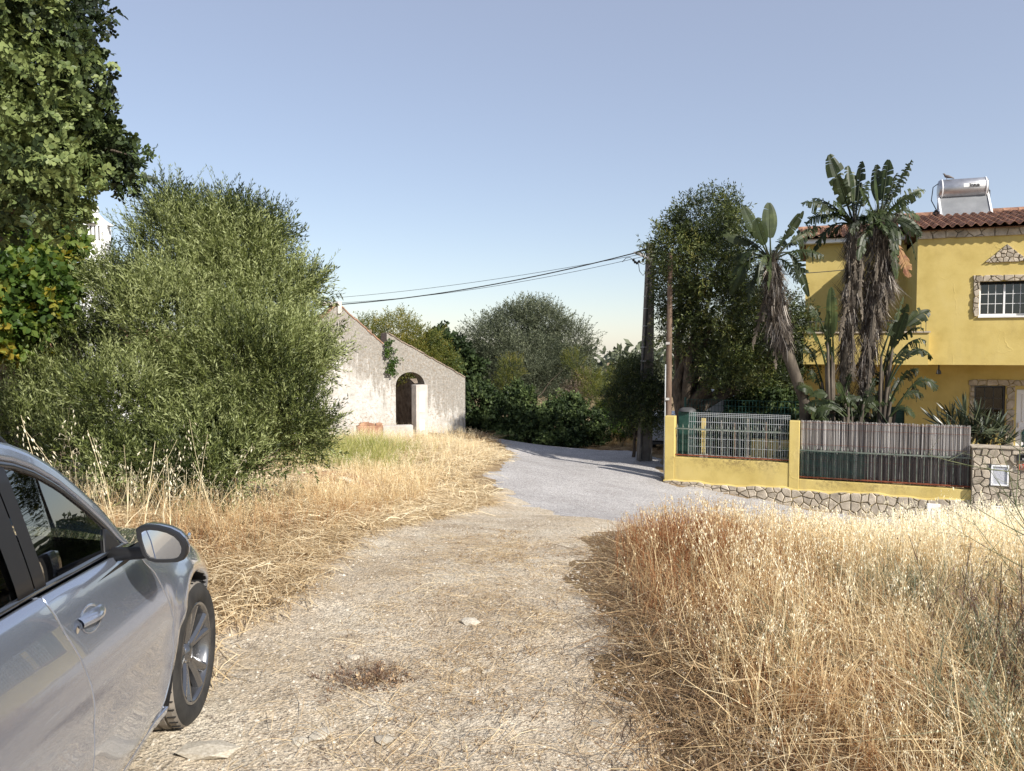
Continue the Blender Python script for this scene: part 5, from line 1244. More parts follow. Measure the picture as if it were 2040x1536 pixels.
# the twin tall stems
tr2 = [(V3(1680, 900, 18.6)[0], 18.6, h1(8, 18.6)), V3(1682, 800, 18.6), V3(1686, 700, 18.6), V3(1693, 620, 18.6), V3(1700, 560, 18.6), V3(1702, 500, 18.6), V3(1705, 440, 18.6)]
tr3 = [(V3(1722, 900, 18.4)[0], 18.4, h1(8.3, 18.4)), V3(1722, 800, 18.4), V3(1728, 700, 18.4), V3(1740, 620, 18.4), V3(1752, 560, 18.4), V3(1757, 500, 18.4), V3(1757, 440, 18.4)]
sp = []
for (trk, lab, cx_, seed) in ((tr2, 'tall giant strelitzia with the left and thinner of the two upright stems', 0, 5), (tr3, 'tall giant strelitzia with the thicker right hand stem and browning leaf', 1, 6)):
    s2 = empty('giant_strelitzia', trk[0], 0, lab, 'strelitzia', 'giant strelitzias in the garden'); sp.append(s2)
    m = MB(); m.tube([rel(p, trk[0]) for p in trk], [.12, .11, .13, .15, .14, .12, .09], 12); m.build('trunk', MATS['dead_leaf'], s2)
    if cx_ == 0: skirt(s2, trk[1:], [.11, .14, .18, .22, .20, .14], seed, 760, .16, .40)
    else: skirt(s2, trk[1:], [.12, .16, .24, .31, .28, .18], seed, 1050, .2, .45)
    skirt(s2, [trk[5], trk[6]], [.17, .12], seed + 10, 110, .5, .25, 'fibre_mix', 'fibre_collar')
A_ = V3(1703, 452, 18.6); B_ = V3(1752, 450, 18.4)
for k, (px, py, arch, wd, torn, dd) in enumerate([(1652, 308, .02, .24, .25, 0), (1690, 330, .02, .20, .3, .2), (1716, 322, .0, .16, .3, .1), (1668, 350, .03, .22, .35, -.3), (1596, 405, .30, .17, .9, 0), (1604, 445, .45, .16, .9, .3), (1620, 395, .22, .16, .8, .5), (1640, 440, .5, .15, .9, -.3), (1660, 400, .15, .15, .8, -.5),
        (1655, 470, .5, .15, .9, .6), (1700, 385, .05, .16, .6, .7), (1730, 360, .05, .16, .7, .6), (1630, 425, .42, .16, .9, -.5)]):
    strel_leaf(sp[0], A_, V3(px, py, 18.6 + dd), arch, wd, torn, 120 + k)
for k, (px, py, arch, wd, torn, dd) in enumerate([(1816, 318, .06, .15, .9, 0), (1770, 318, .0, .19, .15, .1), (1746, 328, .0, .17, .3, .3), (1742, 345, .02, .26, .2, -.3), (1842, 378, .26, .17, .8, .1), (1832, 385, .3, .16, .85, -.4), (1836, 470, .62, .20, .55, -.1), (1832, 435, .45, .18, .8, .3), (1826, 520, .85, .20, .5, .1),
        (1800, 400, .3, .17, .8, -.5), (1786, 345, .05, .16, .8, .4), (1800, 470, .6, .17, .85, -.3), (1712, 372, .08, .16, .7, -.4), (1780, 500, .7, .16, .8, -.4), (1822, 450, .5, .17, .7, .5), (1725, 420, .3, .14, .9, -.5), (1770, 390, .12, .16, .7, .6)]):
    strel_leaf(sp[1], B_, V3(px, py, 18.4 + dd), arch, wd, torn, 150 + k)
surf('autumn_leaf', (.15, .055, .028), (.26, .15, .06), 6, .7, .2, 40)
strel_leaf(sp[1], V3(1770, 470, 18.3), V3(1812, 552, 18.2), .35, .20, .6, 190, .3, mat='autumn_leaf', name='brown_leaf'); strel_leaf(sp[1], V3(1770, 450, 18.2), V3(1786, 555, 18.1), .45, .19, .3, 191, .3)
for k, (px, py, hx, hy) in enumerate([(1705, 560, 1700, 470), (1690, 620, 1696, 520), (1718, 640, 1712, 540), (1745, 560, 1750, 470), (1768, 620, 1758, 520), (1735, 690, 1745, 580), (1672, 680, 1690, 590), (1755, 640, 1755, 560), (1712, 590, 1720, 500), (1782, 600, 1765, 510), (1700, 760, 1698, 650), (1728, 790, 1735, 690)]):
    strel_leaf(sp[k % 2], V3(hx, hy, 18.3), V3(px, py, 18.05 - .1 * (k % 3)), .08, .09, .95, 200 + k, .15, mat='dead_leaf', name='dead_leaf')
for hd_, pl_, sd_ in ((A_, sp[0], 500), (B_, sp[1], 540), (H1, s1, 580)):
    rr = random.Random(sd_)
    for k in range(9 if sd_ != 580 else 4):
        az = rr.uniform(0, 6.28); L_ = rr.uniform(.55, 1.05); tip = np.array(hd_) + np.array([math.cos(az) * L_ * 1.1, math.sin(az) * L_, rr.uniform(-.9, .15)]); strel_leaf(pl_, hd_, tip, rr.uniform(.45, .8), .17, rr.uniform(.5, .95), sd_ + k)
# suckers round the foot
for gi, (px0, d0, lab, lv) in enumerate([
   (1664, 18.2, 'young strelitzia clump left of the twin stems with one upright green leaf', [(1656, 572, 0, .15, .05), (1612, 610, .25, .16, .7), (1640, 650, .4, .17, .8), (1598, 690, .5, .18, .85), (1612, 740, .55, .18, .8), (1640, 700, .45, .17, .7), (1650, 620, .1, .13, .7), (1590, 775, .6, .2, .4), (1630, 780, .3, .2, .1), (1700, 740, .3, .15, .7), (1606, 660, .5, .15, .9)]),
   (1745, 18.0, 'young strelitzia clump right of the twin stems with pale sunlit leaves', [(1852, 618, .30, .20, .25), (1808, 606, .1, .16, .3), (1840, 655, .4, .18, .7), (1858, 715, .75, .20, .35), (1845, 680, .5, .18, .75), (1868, 775, .85, .20, .8), (1840, 790, .75, .18, .85), (1790, 640, .3, .18, .6), (1812, 700, .5, .18, .75), (1800, 760, .6, .17, .85), (1800, 590, .08, .12, .8), (1822, 830, .8, .19, .2), (1780, 700, .4, .16, .8), (1770, 790, .5, .16, .8), (1830, 740, .6, .18, .8)]),
   (1700, 17.9, 'dense low strelitzia shoots directly behind the reed screen', [(1650, 800, .2, .18, .3), (1690, 780, .1, .15, .7), (1740, 770, .1, .15, .8), (1780, 800, .4, .15, .8), (1625, 820, .4, .18, .6), (1720, 810, .1, .14, .5), (1665, 765, .2, .16, .4), (1760, 740, .2, .14, .8)])]):
    bs_ = (W(px0, 800, d0)[0], d0, h1(W(px0, 800, d0)[0], d0)); g_ = empty('giant_strelitzia', bs_, 0, lab, 'strelitzia', 'giant strelitzias in the garden'); rr = random.Random(gi)
    for k, (px, py, arch, wd, torn) in enumerate(lv):
        if k and arch > .15: arch += .15
        h0 = np.array(bs_) + np.array([rr.uniform(-.25, .25), rr.uniform(-.2, .2), .0]); hp0 = W(px0 + .30 * (px - px0), min(py + (150 if arch < .15 else 45 + 30 * rr.random()), 830), d0); h0 = np.array([hp0[0], d0 + rr.uniform(-.1, .2), hp0[2]]); arch = arch * .8; 
        m = MB(); m.tube([rel((bs_[0] * .7 + h0[0] * .3, bs_[1], bs_[2]), bs_), rel((bs_[0] * .3 + h0[0] * .7, bs_[1], bs_[2] * .4 + h0[2] * .6), bs_), rel(h0, bs_)], [.06, .045, .03], 6); m.build('leaf_sheath', MATS['dead_leaf'], g_)
        strel_leaf(g_, h0, V3(px, py, d0 + rr.uniform(-.45, .5)), arch, wd, torn, 300 + 20 * gi + k, .35)
    for k in range((24, 34, 40)[gi]):
        az = rr.uniform(0, 6.28); h0 = np.array(bs_) + np.array([rr.uniform(-.45, .45), rr.uniform(-.1, .4), rr.uniform(.5, 1.9)]); L_ = rr.uniform(.8, 1.35)
        tip = h0 + np.array([math.cos(az) * L_, abs(math.sin(az)) * L_ * .5 - .1, rr.uniform(-.1, .9)]); strel_leaf(g_, h0, tip, rr.uniform(.35, .7), .16, rr.uniform(.4, .95), 400 + 30 * gi + k, .3)
    skirt(g_, [(bs_[0], bs_[1], bs_[2] + .5), (bs_[0], bs_[1], bs_[2] + 1.3)], [.35, .3], 60 + gi, 220, .3, .4)
# spiky dark plant by the window
yb = (W(1942, 880, 17.9)[0], 17.9, h1(10.7, 17.9)); yk = empty('dracaena_clump', yb, 0, 'dark spiky dracaena clump in front of the ground floor window', 'plant')
tms = []
for k in range(5):
    t = Tmpl(); r_ = np.random.default_rng(700 + k)
    for j in range(26):
        a = j * 2.4 + r_.normal() * .2; e = r_.uniform(.25, 1.3); d = np.array([math.cos(a) * math.sin(e), math.sin(a) * math.sin(e), math.cos(e)]); s_ = np.cross(d, up); s_ /= np.linalg.norm(s_); b = np.array([0, 0, -.25 * e + .1 * r_.random()])
        t.ribbon([b, b + d * .24, b + d * .44 - up * .03 * e, b + d * .58 - up * .09 * e], [.03, .045, .03, .003], s_, r_.uniform(.25, .75))
    tms.append(t.done())
hd = [(1868, 830), (1890, 845), (1893, 815), (1915, 835), (1922, 812), (1940, 845), (1948, 815), (1965, 835), (1975, 850), (1990, 860), (2004, 868), (1905, 865), (1930, 870), (1960, 870), (1985, 840), (1880, 868), (1955, 852), (1925, 850)]
rs = np.random.default_rng(4); hp_ = np.array([V3(px, py + 12, 17.9 + rs.uniform(-.5, .4)) for px, py in hd]); dr_ = np.array([[ (px - 1940) / 90, rs.normal() * .2, .9] for px, py in hd])
scatter('rosettes', tms, hp_, dr_, rs.uniform(.75, 1.05, len(hd)), rs.uniform(.3, .6, len(hd)), MATS['leaf_yucca'], yk)
m = MB()
for p in hp_[::2]: m.tube([(0, 0, 0), tuple((np.array(p) - yb) * .6 + np.array([0, 0, -.1])), rel(p, yb)], [.035, .028, .02], 6)
m.build('stems', MATS['bark'], yk)

# ------------------------------------------------------------------ poles and cables
PB = (W(1283, 900, 22.2)[0], 22.2); pz = h1(*PB)
pole = empty('concrete_pole', (PB[0], PB[1], pz), R(12), 'tall tapered concrete utility pole carrying the street lamp and cables', 'utility pole')
Ht = W(1297, 484, 22.2)[2] - pz; ln_ = W(1297, 484, 22.2)[0] - PB[0]
m = MB(); a0, a1 = .205, .105; b0_, b1_ = .11, .075
def hsec(wd, dp, z, sx):     # I shaped section
    w2, d2 = wd, dp; f_ = wd * .30
    return [(-w2 + sx, -d2, z), (-w2 + f_ + sx, -d2, z), (-w2 + f_ + sx, -d2 * .45, z), (w2 - f_ + sx, -d2 * .45, z), (w2 - f_ + sx, -d2, z), (w2 + sx, -d2, z), (w2 + sx, d2, z), (w2 - f_ + sx, d2, z), (w2 - f_ + sx, d2 * .45, z), (-w2 + f_ + sx, d2 * .45, z), (-w2 + f_ + sx, d2, z), (-w2 + sx, d2, z)]
rows = [hsec(a0 + (a1 - a0) * k / 6, b0_ + (b1_ - b0_) * k / 6, -.3 + (Ht + .3) * k / 6, ln_ * k / 6) for k in range(7)]
vs = [p for r0 in rows for p in r0]; m.add(vs, [(k * 12 + i, k * 12 + (i + 1) % 12, (k + 1) * 12 + (i + 1) % 12, (k + 1) * 12 + i) for k in range(6) for i in range(12)] + [tuple(range(72, 84))])
m.build('shaft', MATS['concrete_dark'], pole)
for z_ in (1.2, 2.1, 2.9, 3.3, 3.9, 4.4, 4.75): m = MB(); f_ = z_ / Ht; m.box(-a0 * (1 - f_ * .45) - .006 + ln_ * f_, -a0 * (1 - f_ * .45) * .45 + ln_ * f_, -.115 * (1 - f_ * .3) - .008, .1, z_, z_ + .012); m.build('strap', MATS['zinc_wire'], pole)
m = MB(); m.tube([(-.12, -.08, .1), (-.10, -.08, 2.5), (-.05 + ln_ * .8, -.07, 5.0)], .03, 6); m.build('conduit', MATS['cable'], pole)
def pl(px, py): q_ = W(px, py, 22.1); c, s = math.cos(-R(12)), math.sin(-R(12)); dx, dy = q_[0] - PB[0], q_[1] - PB[1]; return Vector((dx * c - dy * s, dx * s + dy * c, q_[2] - pz))
m = MB(); m.tube([pl(1293, 521), pl(1286, 514), pl(1281, 513)], .022, 6); m.build('lamp_arm', MATS['cable'], pole)
m = MB(); q0, q1 = pl(1266, 507), pl(1288, 513); m.add([q0 + Vector((0, .15, .05)), q0 + Vector((.06, -.16, -.06)), q1 + Vector((.0, -.14, -.08)), pl(1281, 507) + Vector((0, .15, .05))] + [v + Vector((0, 0, .05)) for v in (q0 + Vector((0, .15, .05)), q0 + Vector((.06, -.16, -.06)), q1 + Vector((.0, -.14, -.08)), pl(1281, 507) + Vector((0, .15, .05)))], [(0, 1, 2, 3), (7, 6, 5, 4), (0, 4, 5, 1), (1, 5, 6, 2), (2, 6, 7, 3), (3, 7, 4, 0)]); m.build('street_lamp_head', MATS['lamp_grey'], pole)
for k, (px, py) in enumerate(((1262, 518), (1265, 522), (1269, 524), (1273, 521), (1281, 518))):
    m = MB(); c = pl(px, py); m.lathe([(.0, -.045), (.035, -.03), (.04, .02), (.0, .045)], 8, tuple(c)); m.build('cable_clamp', MATS['cable'], pole)
m = MB(); m.tube([pl(1292, 496), pl(1284, 496), pl(1275, 500), pl(1266, 503)], .025, 6); m.tube([pl(1272, 525), pl(1274, 540), pl(1281, 549), pl(1289, 538)], .009, 4); m.tube([pl(1262, 518), pl(1255, 513), pl(1247, 514), pl(1240, 522)], .009, 4); m.tube([pl(1293, 520), pl(1283, 527), pl(1275, 524)], .009, 4); m.build('cable_loops', MATS['cable'], pole)
WPB = (W(1331, 900, 19.5)[0], 19.5); wz = h1(*WPB); wp_ = empty('wooden_pole', (WPB[0], WPB[1], wz), 0, 'slim round wooden pole standing right of the concrete pole', 'pole')
m = MB(); tp = W(1332, 505, 19.5)[2] - wz; m.tube([(0, 0, -.2), (0, 0, tp * .5), (.01, 0, tp)], [.085, .075, .06], 12); m.build('shaft', MATS['wood_pole'], wp_)
for z_ in (2.0, 3.4): m = MB(); m.box(-.10, .0, -.095, -.06, z_, z_ + .06); m.build('bracket', MATS['lamp_grey'], wp_)
m = MB(); m.tube([(-.10, -.03, 0), (-.09, -.03, 2.9)], .016, 6); m.build('conduit', MATS['zinc_wire'], wp_)
def cable(a, b, sag, rad, label, n=24):
    a, b = Vector(a), Vector(b); rt = empty('overhead_cable', tuple((a + b) / 2), 0, label, 'cable'); m = MB()
    m.tube([tuple(a.lerp(b, k / n) - Vector((0, 0, sag * 4 * (k / n) * (1 - k / n))) - (a + b) / 2) for k in range(n + 1)], rad, 5); m.build('wire', MATS['cable'], rt)
cable(V3(1291, 497, 22.1), V3(640, 609, 26.5), .26, .017, 'black overhead cable sagging from the concrete pole over the ruin')
cable(V3(1290, 504, 22.1), V3(560, 600, 31), .22, .007, 'upper thin telephone cable running left from the concrete pole')
cable(V3(1290, 509, 22.1), V3(600, 606, 28), .30, .007, 'lower thin telephone cable running left from the concrete pole')
cable(V3(1298, 545, 22.2), V3(1700, 536, 23.2), .12, .012, 'thin cable between the concrete pole and the yellow house')

# ------------------------------------------------------------------ pale box truck parked under the tree
tb = W(1372, 900, 22.2); tk = empty('box_trailer', (W(1394, 800, 22.6)[0], 22.6, h1(tb[0], 23)), R(-12), 'pale grey box trailer with a sloping roof parked in the shade behind the garden wall', 'trailer')
# local: +x along its length (away from us to the right), y across
LT, WT, HT0 = 1.35, 1.7, W(1395, 776, 22.4)[2] - tk.location.z
m = MB(); m.prism([(0, .5), (LT, .5), (LT, HT0 - .30), (.12, HT0), (0, HT0 - .06)], 0, WT, 'xz'); m.build('cargo_box', MATS['truck_paint'], tk, bevel=.02)
for y_ in (-.03, WT + .03):
    m = MB(); m.bar((-.02, y_, HT0 - .10), (LT, y_, HT0 - .38), .07, .12); m.build('side_rail', MATS['panel_grey'], tk)
for x_ in (.7,): m = MB(); m.box(x_ - .03, x_ + .03, -.045, -.001, .55, HT0 - .22 - x_ * .16); m.build('side_post', MATS['steel_dark'], tk)
m = MB(); m.box(-.03, -.001, WT / 2 - .01, WT / 2 + .01, .6, HT0 - .1); m.build('door_gap', MATS['steel_dark'], tk)
for y_ in (.3, 1.4): m = MB(); m.tube([(-.03, y_, .8), (-.03, y_, HT0 - .15)], .018, 6); m.build('lock_rod', MATS['zinc_wire'], tk)
m = MB(); m.box(-.05, LT + .9, .3, WT - .3, .36, .48); m.build('chassis', MATS['steel_dark'], tk); m = MB(); m.box(-.10, -.04, .1, WT - .1, .42, .60); m.build('bumper', MATS['steel_dark'], tk)
for (x_, y_) in ((.65, .0), (.65, WT)):
    m = MB(); m.lathe([(.0, -.11), (.2, -.11), (.34, -.10), (.38, -.06), (.38, .06), (.34, .10), (.2, .11), (0, .11)], 20, (x_, y_, .38), 'y'); m.build('wheel', MATS['tyre_rubber'], tk)
# white panel van nose seen between the two poles
vb = W(1298, 905, 25.0); vt = W(1298, 830, 25)[2]; vn = empty('white_trailer', (vb[0], 25.0, h1(vb[0], 25.2)), R(-6), 'low white trailer standing between the concrete pole and the wooden pole', 'trailer'); hv = max(.8, vt - vn.location.z)
m = MB(); m.prism([(0, .38), (1.0, .34), (1.0, hv), (0.04, hv)], 0, 2.6, 'xz'); m.build('body', MATS['truck_paint'], vn, bevel=.03); m = MB(); m.box(-.02, 1.02, -.03, 2.6, .26, .335); m.build('frame', MATS['steel_dark'], vn)
for y_ in (.9, 1.6): m = MB(); m.lathe([(0, -.08), (.2, -.09), (.26, -.05), (.26, .05), (.2, .09), (0, .08)], 16, (.1, y_, .26), 'x'); m.build('wheel', MATS['tyre_rubber'], vn)
# ------------------------------------------------------------------ the silver car at the left
CA = 9.0; cR = R(CA)
car = empty('silver_car', (-2.329, 3.359, -.10), R(90) + cR, 'silver grey five door car parked at the left edge of the track', 'car')
ip = np.interp
def zlow(X):
    z = .215
    for c in (0.0, -2.65):
        if abs(X - c) < .372: z = max(z, .32 + math.sqrt(.372 ** 2 - (X - c) ** 2))
    if X > .55: z = max(z, .215)
    return z
def ztop(X): return float(ip(X, [-3.5, -3.2, -2.9, -2.0, -1.34, -1.0, -.55, 0, .4, .7, .9], [.98, 1.03, 1.06, 1.04, 1.01, .99, .965, .865, .80, .72, .62]))
def wz(z): return float(ip(z, [.2, .3, .42, .5, .62, .70, .78, .87, .95, .962, 1.0], [.845, .87, .88, .892, .904, .893, .874, .848, .822, .814, .796]))
def plan(X): return float(ip(X, [-3.6, -3.45, -3.2, -2.8, -.4, 0, .3, .55, .7, .82, .9], [.78, .87, .94, 1, 1, .993, .96, .89, .81, .70, .58]))
def sideY(X, z):
    zt = ztop(X); k = max(0, (z - .5) / .5); zz = z + (1.0 - zt) * k if z > .5 else z
    y = wz(min(zz, 1.0)) * plan(X)
    for c in (0.0, -2.65):
        r_ = math.hypot(X - c, z - .32); y += .016 * math.exp(-((r_ - .40) / .07) ** 2)
    if X > -.55: y -= .10 * min(1, (X + .55) / .5) * max(0, (z - (zt - .17)) / .17) ** 2.2
    # concave sweep along the doors
    if -2.3 < X < -.3: y -= .010 * math.exp(-((z - .56 + .03 * X) / .08) ** 2)
    return y
def side_panel(name, Xa, Xb, nx, mat='car_paint', nz=26, top=None, zmin=None, sgn=-1):
    m = MB(); P_ = []; ss = [0, 0, .004] + list(np.linspace(0, 1, nx))[1:-1] + [.996, 1, 1]
    for i, s_ in enumerate(ss):
        row = []; X0 = Xa(.6) + (Xb(.6) - Xa(.6)) * s_
        zl = zlow(X0) if zmin is None else max(zlow(X0), zmin); zt = ztop(X0) if top is None else top(X0)
        for j in range(-1, nz + 1):
            t_ = min(1, max(0, j / (nz - 1))); z = zl + (zt - zl) * t_; X = Xa(z) + (Xb(z) - Xa(z)) * s_
            y = sideY(X, z)
            if i == 0 or i == len(ss) - 1: y -= .018
            if j == -1: y -= .05; z += .004
            if j == nz: y -= .02; z -= .004
            row.append((X, sgn * y, z))
        P_.append(row)
    m.grid(P_); o = m.build(name, MATS[mat], car); return o
zs_ = [.24, .37, .51, .61, .68, .83, .88, 1.0]
seamF = lambda z: float(ip(z, zs_, [-.50, -.43, -.405, -.395, -.42, -.47, -.53, -.60]))
seamR = lambda z: float(ip(z, [.24, .43, .54, .64, .80, .89, 1.01], [-1.235, -1.232, -1.235, -1.238, -1.27, -1.31, -1.34]))
seamQ = lambda z: float(ip(z, [.24, .45, .75, 1.06], [-2.22, -2.24, -2.30, -2.42]))
off = lambda f, d: (lambda z: f(z) + d)
for sg in (-1, 1):
    side_panel('fender', off(seamF, .004), lambda z: .62, 34, sgn=sg)
    fd = side_panel('front_door', off(seamR, .004), off(seamF, -.004), 22, zmin=.255, sgn=sg)
    side_panel('rear_door', off(seamQ, .004), off(seamR, -.004), 22, zmin=.255, sgn=sg)
    side_panel('rear_quarter', lambda z: -3.45, off(seamQ, -.004), 34, sgn=sg)
    side_panel('side_skirt', lambda z: -2.25, lambda z: -.40, 16, 'car_paint', 5, top=lambda X: .252, sgn=sg)
    # inner dark backing between the arches
    m = MB(); m.box(-2.26, -.40, sg * .80 - .02, sg * .80 + .02, .22, .94); m.box(-.36, .36, sg * .53 - .01, sg * .53 + .01, .2, .80); m.build('inner_panel', MATS['car_black'], car)
    for c in (0.0, -2.65):
        m = MB(); P_ = []
        for a in np.linspace(-.3, math.pi + .3, 26):
            X, z = c + .372 * math.cos(a), .32 + .372 * math.sin(a)
            P_.append([(X, sg * (sideY(X, max(z, .22)) - .004), z), (X, sg * .56, z)])
        m.grid(P_); m.build('wheel_arch_liner', MATS['car_black'], car)
# nose, hood, tail
m = MB(); P_ = []
for s_ in np.linspace(-1, 1, 29):
    row = []
    for z in (.20, .24, .34, .45, .56, .63, .69, .725):
        a = s_ * 1.0; yy = a * sideY(.62, min(z, .70)) * (1 if z < .7 else .985); nose = .30 * (1 - abs(s_) ** 2.6) * (1 - .25 * max(0, (z - .5) / .28)) * (1 if z > .3 else .93)
        row.append((.623 + nose, yy, z if abs(s_) < .98 else z))
    P_.append(row)
m.grid(P_); fb_ = m.build('front_bumper', MATS['car_paint'], car)
m = MB(); m.grid([[(.628 + .30 * (1 - abs(s_) ** 2.6), s_ * .80, z) for z in (.36, .54)] for s_ in np.linspace(-.62, .62, 13)]); m.build('grille', MATS['car_black'], fb_)
for sg in (-1, 1):
    m = MB(); m.grid([[(.634 + .30 * (1 - abs(s_) ** 2.6) * (1 - .25 * max(0, (z - .5) / .28)), sg * s_ * sideY(.62, z), z) for z in (.56, .60, .65)] for s_ in np.linspace(.50, .90, 9)]); m.build('headlight', MATS['headlight_glass'], fb_)
m = MB(); P_ = []
for s_ in np.linspace(-1, 1, 25):
    row = []; xr_, xf_ = -.60 + .30 * (1 - s_ * s_), .623 + .30 * (1 - abs(s_) ** 2.6) * .75 - .01
    for t_ in np.linspace(0, 1, 16):
        X = xr_ + (xf_ - xr_) * t_; Xc = min(X, .62); y0 = sideY(Xc, ztop(Xc)); row.append((X, s_ * (y0 - .012 * abs(s_)), ztop(X if X < .62 else .62) * (1 - .0) - (max(0, X - .62)) * .28 + .045 * (1 - s_ * s_) - (.01 if abs(s_) == 1 else 0)))
    P_.append(row)
m.grid(P_); m.build('bonnet', MATS['car_paint'], car)
m = MB(); m.grid([[(-3.45 - .16 * (1 - abs(s_) ** 3), s_ * sideY(-3.45, max(z, .3)) * .995, z) for z in (.22, .35, .5, .65, .8, .92, .98)] for s_ in np.linspace(-1, 1, 21)]); m.build('tailgate', MATS['car_paint'], car)
for sg in (-1, 1): m = MB(); m.box(-3.60, -3.50, sg * .70 - .12, sg * .70 + .12, .74, .90); m.build('tail_light', MATS['lamp_red'], car, bevel=.02)
# greenhouse
zr = lambda X: float(ip(-X, [.50, .55, .62, .72, .85, .98, 1.10, 1.2, 1.35, 1.5, 1.75, 2.1, 2.7, 3.05, 3.25, 3.5], [.955, .972, 1.042, 1.135, 1.235, 1.327, 1.39, 1.428, 1.462, 1.482, 1.497, 1.50, 1.475, 1.41, 1.26, .99]))
yr = lambda X: float(ip(-X, [.5, .72, .98, 1.2, 1.5, 2.2, 3.0, 3.5], [.785, .742, .690, .655, .628, .618, .60, .62]))
def gh(X, t_):
    zb_ = ztop(X) + .002; wb = sideY(X, ztop(X)) - .014; h = max(zr(X) - zb_, .001); return (X, wb + (yr(X) - wb) * t_ ** 1.12, zb_ + h * t_)
def band(name, X0, X1, ta, tb, mat, sg, out=0.0, nx=20, nt=8, edge=0.0, Xs=None):
    m = MB(); P_ = []
    for X in (Xs if Xs is not None else np.linspace(X0, X1, nx)):
        row = []; a, b = ta(X), tb(X)
        for k in range(nt): p = gh(X, a + (b - a) * k / (nt - 1)); row.append((p[0], sg * (p[1] + out), p[2]))
        if edge: p = row[0]; row = [(p[0], p[1] - sg * edge, p[2])] + row; p = row[-1]; row = row + [(p[0], p[1] - sg * edge, p[2])]
        P_.append(row)
    m.grid(P_); return m.build(name, MATS[mat], car)
hX = lambda X: max(zr(X) - ztop(X) - .002, .001)
tg = lambda X: max(0.0, 1 - .078 / hX(X)); tf = lambda X: max(0.0, 1 - .055 / hX(X)); one = lambda X: 1.0; zero = lambda X: 0.0
for sg in (-1, 1):
    band('side_window', -1.275, -.70, zero, tg, 'car_glass', sg, -.006)
    band('rear_side_window', -2.36, -1.43, zero, tg, 'car_glass', sg, -.006)
    band('quarter_glass', -3.1, -2.42, zero, tg, 'car_glass', sg, -.006)
    band('window_seal', -3.1, -.66, tg, tf, 'car_black_gloss', sg, .0, 50, 3, .006)
    band('door_frame', -3.25, -.56, tf, one, 'car_paint', sg, .002, 60, 4, .01)
    band('door_pillar', -1.338, -1.27, zero, tg, 'car_black', sg, .003, 4, 8, .01); band('door_pillar', -1.44, -1.345, zero, tg, 'car_black', sg, .003, 4, 8, .01); band('door_pillar', -2.43, -2.35, zero, tg, 'car_black', sg, .003, 4, 8, .01)
    band('mirror_sail', -.80, -.56, zero, lambda X: tg(X) if X > -.74 else tg(X) * max(0, 1 - (-.74 - X) / .06) , 'car_black', sg, .002, 10, 5, .006)
    band('rear_pillar', -3.45, -3.1, zero, one, 'car_paint', sg, .0, 10, 6)
    m = MB(); P_ = [[(X, sg * (sideY(X, ztop(X)) - .017), ztop(X) - .002), (X, sg * (sideY(X, ztop(X)) - .006), ztop(X) + .010), (X, sg * (sideY(X, ztop(X)) - .026), ztop(X) + .016)] for X in np.linspace(-3.1, -.62, 50)]; m.grid(P_); m.build('window_moulding', MATS['car_black_gloss'], car)
    m = MB(); m.tube([(-1.10, sg * (yr(-1.1) - .05), zr(-1.1) - .01)] + [(X, sg * (yr(X) - .045), zr(X) + .045) for X in (-1.24, -1.5, -2.0, -2.5, -2.9)] + [(-3.05, sg * (yr(-3.05) - .05), zr(-3.05))], .019, 8); m.build('roof_rail', MATS['car_black'], car)
m = MB(); m.grid([[(X + (.06 * (1 - s_ * s_) if X > -1.2 else 0), s_ * yr(X), zr(X) + .05 * (1 - s_ ** 4) - .004) for s_ in np.linspace(-1, 1, 17)] for X in np.linspace(-1.10, -3.1, 24)]); m.build('roof_panel', MATS['car_paint'], car)
m = MB(); P_ = []
for X in np.linspace(-.55, -1.10, 12):
    k = (X + 1.10) / .55; P_.append([(X + (.06 + .20 * k) * (1 - s_ * s_), s_ * (yr(X) - .0), zr(X) + .05 * (1 - s_ ** 4) * (1 - .4 * k) - .003) for s_ in np.linspace(-1, 1, 17)])
ws = [r0[1:-1] for r0 in P_]; m.grid(ws); m.build('windscreen', MATS['car_glass'], car)
for sl_ in (slice(0, 2), slice(15, 17)): m = MB(); m.grid([r0[sl_] for r0 in P_]); m.build('windscreen_pillar', MATS['car_paint'], car)
m = MB(); m.grid([[(X, s_ * yr(X) * .99, zr(X) + .03 * (1 - s_ ** 4)) for s_ in np.linspace(-1, 1, 13)] for X in np.linspace(-3.1, -3.46, 6)]); m.build('rear_window', MATS['car_glass'], car)
# interior
m = MB(); m.box(-3.3, -.62, -.74, .74, .30, .40); m.box(-1.0, -.55, -.72, .72, .70, .93); m.box(-3.3, -3.2, -.7, .7, .4, 1.0); m.build('interior', MATS['seat_cloth'], car, bevel=.03)
for (x_, y_) in ((-1.75, -.37), (-1.75, .37), (-2.65, -.37), (-2.65, .37)):
    m = MB(); m.box(x_, x_ + .52, y_ - .25, y_ + .25, .40, .58); m.prism([(x_ - .12, .55), (x_ + .05, .55), (x_ - .02, 1.12), (x_ - .16, 1.12)], y_ - .25, y_ + .25, 'xz'); m.prism([(x_ - .15, 1.16), (x_ - .06, 1.16), (x_ - .08, 1.33), (x_ - .15, 1.33)], y_ - .12, y_ + .12, 'xz'); m.build('seat', MATS['seat_cloth'], car, bevel=.035)
m = MB(); cxw = Vector((-1.12, .37, .93)); m.tube([cxw + Vector((-.09 * math.sin(a), .185 * math.cos(a), .165 * math.sin(a))) for a in np.linspace(0, 2 * math.pi, 25)], .014, 6, caps=False); m.bar(cxw, cxw + Vector((.2, 0, -.08)), .06); m.bar(cxw + Vector((0, -.17, 0)), cxw + Vector((0, .17, 0)), .03); m.build('steering_wheel', MATS['car_black'], car)
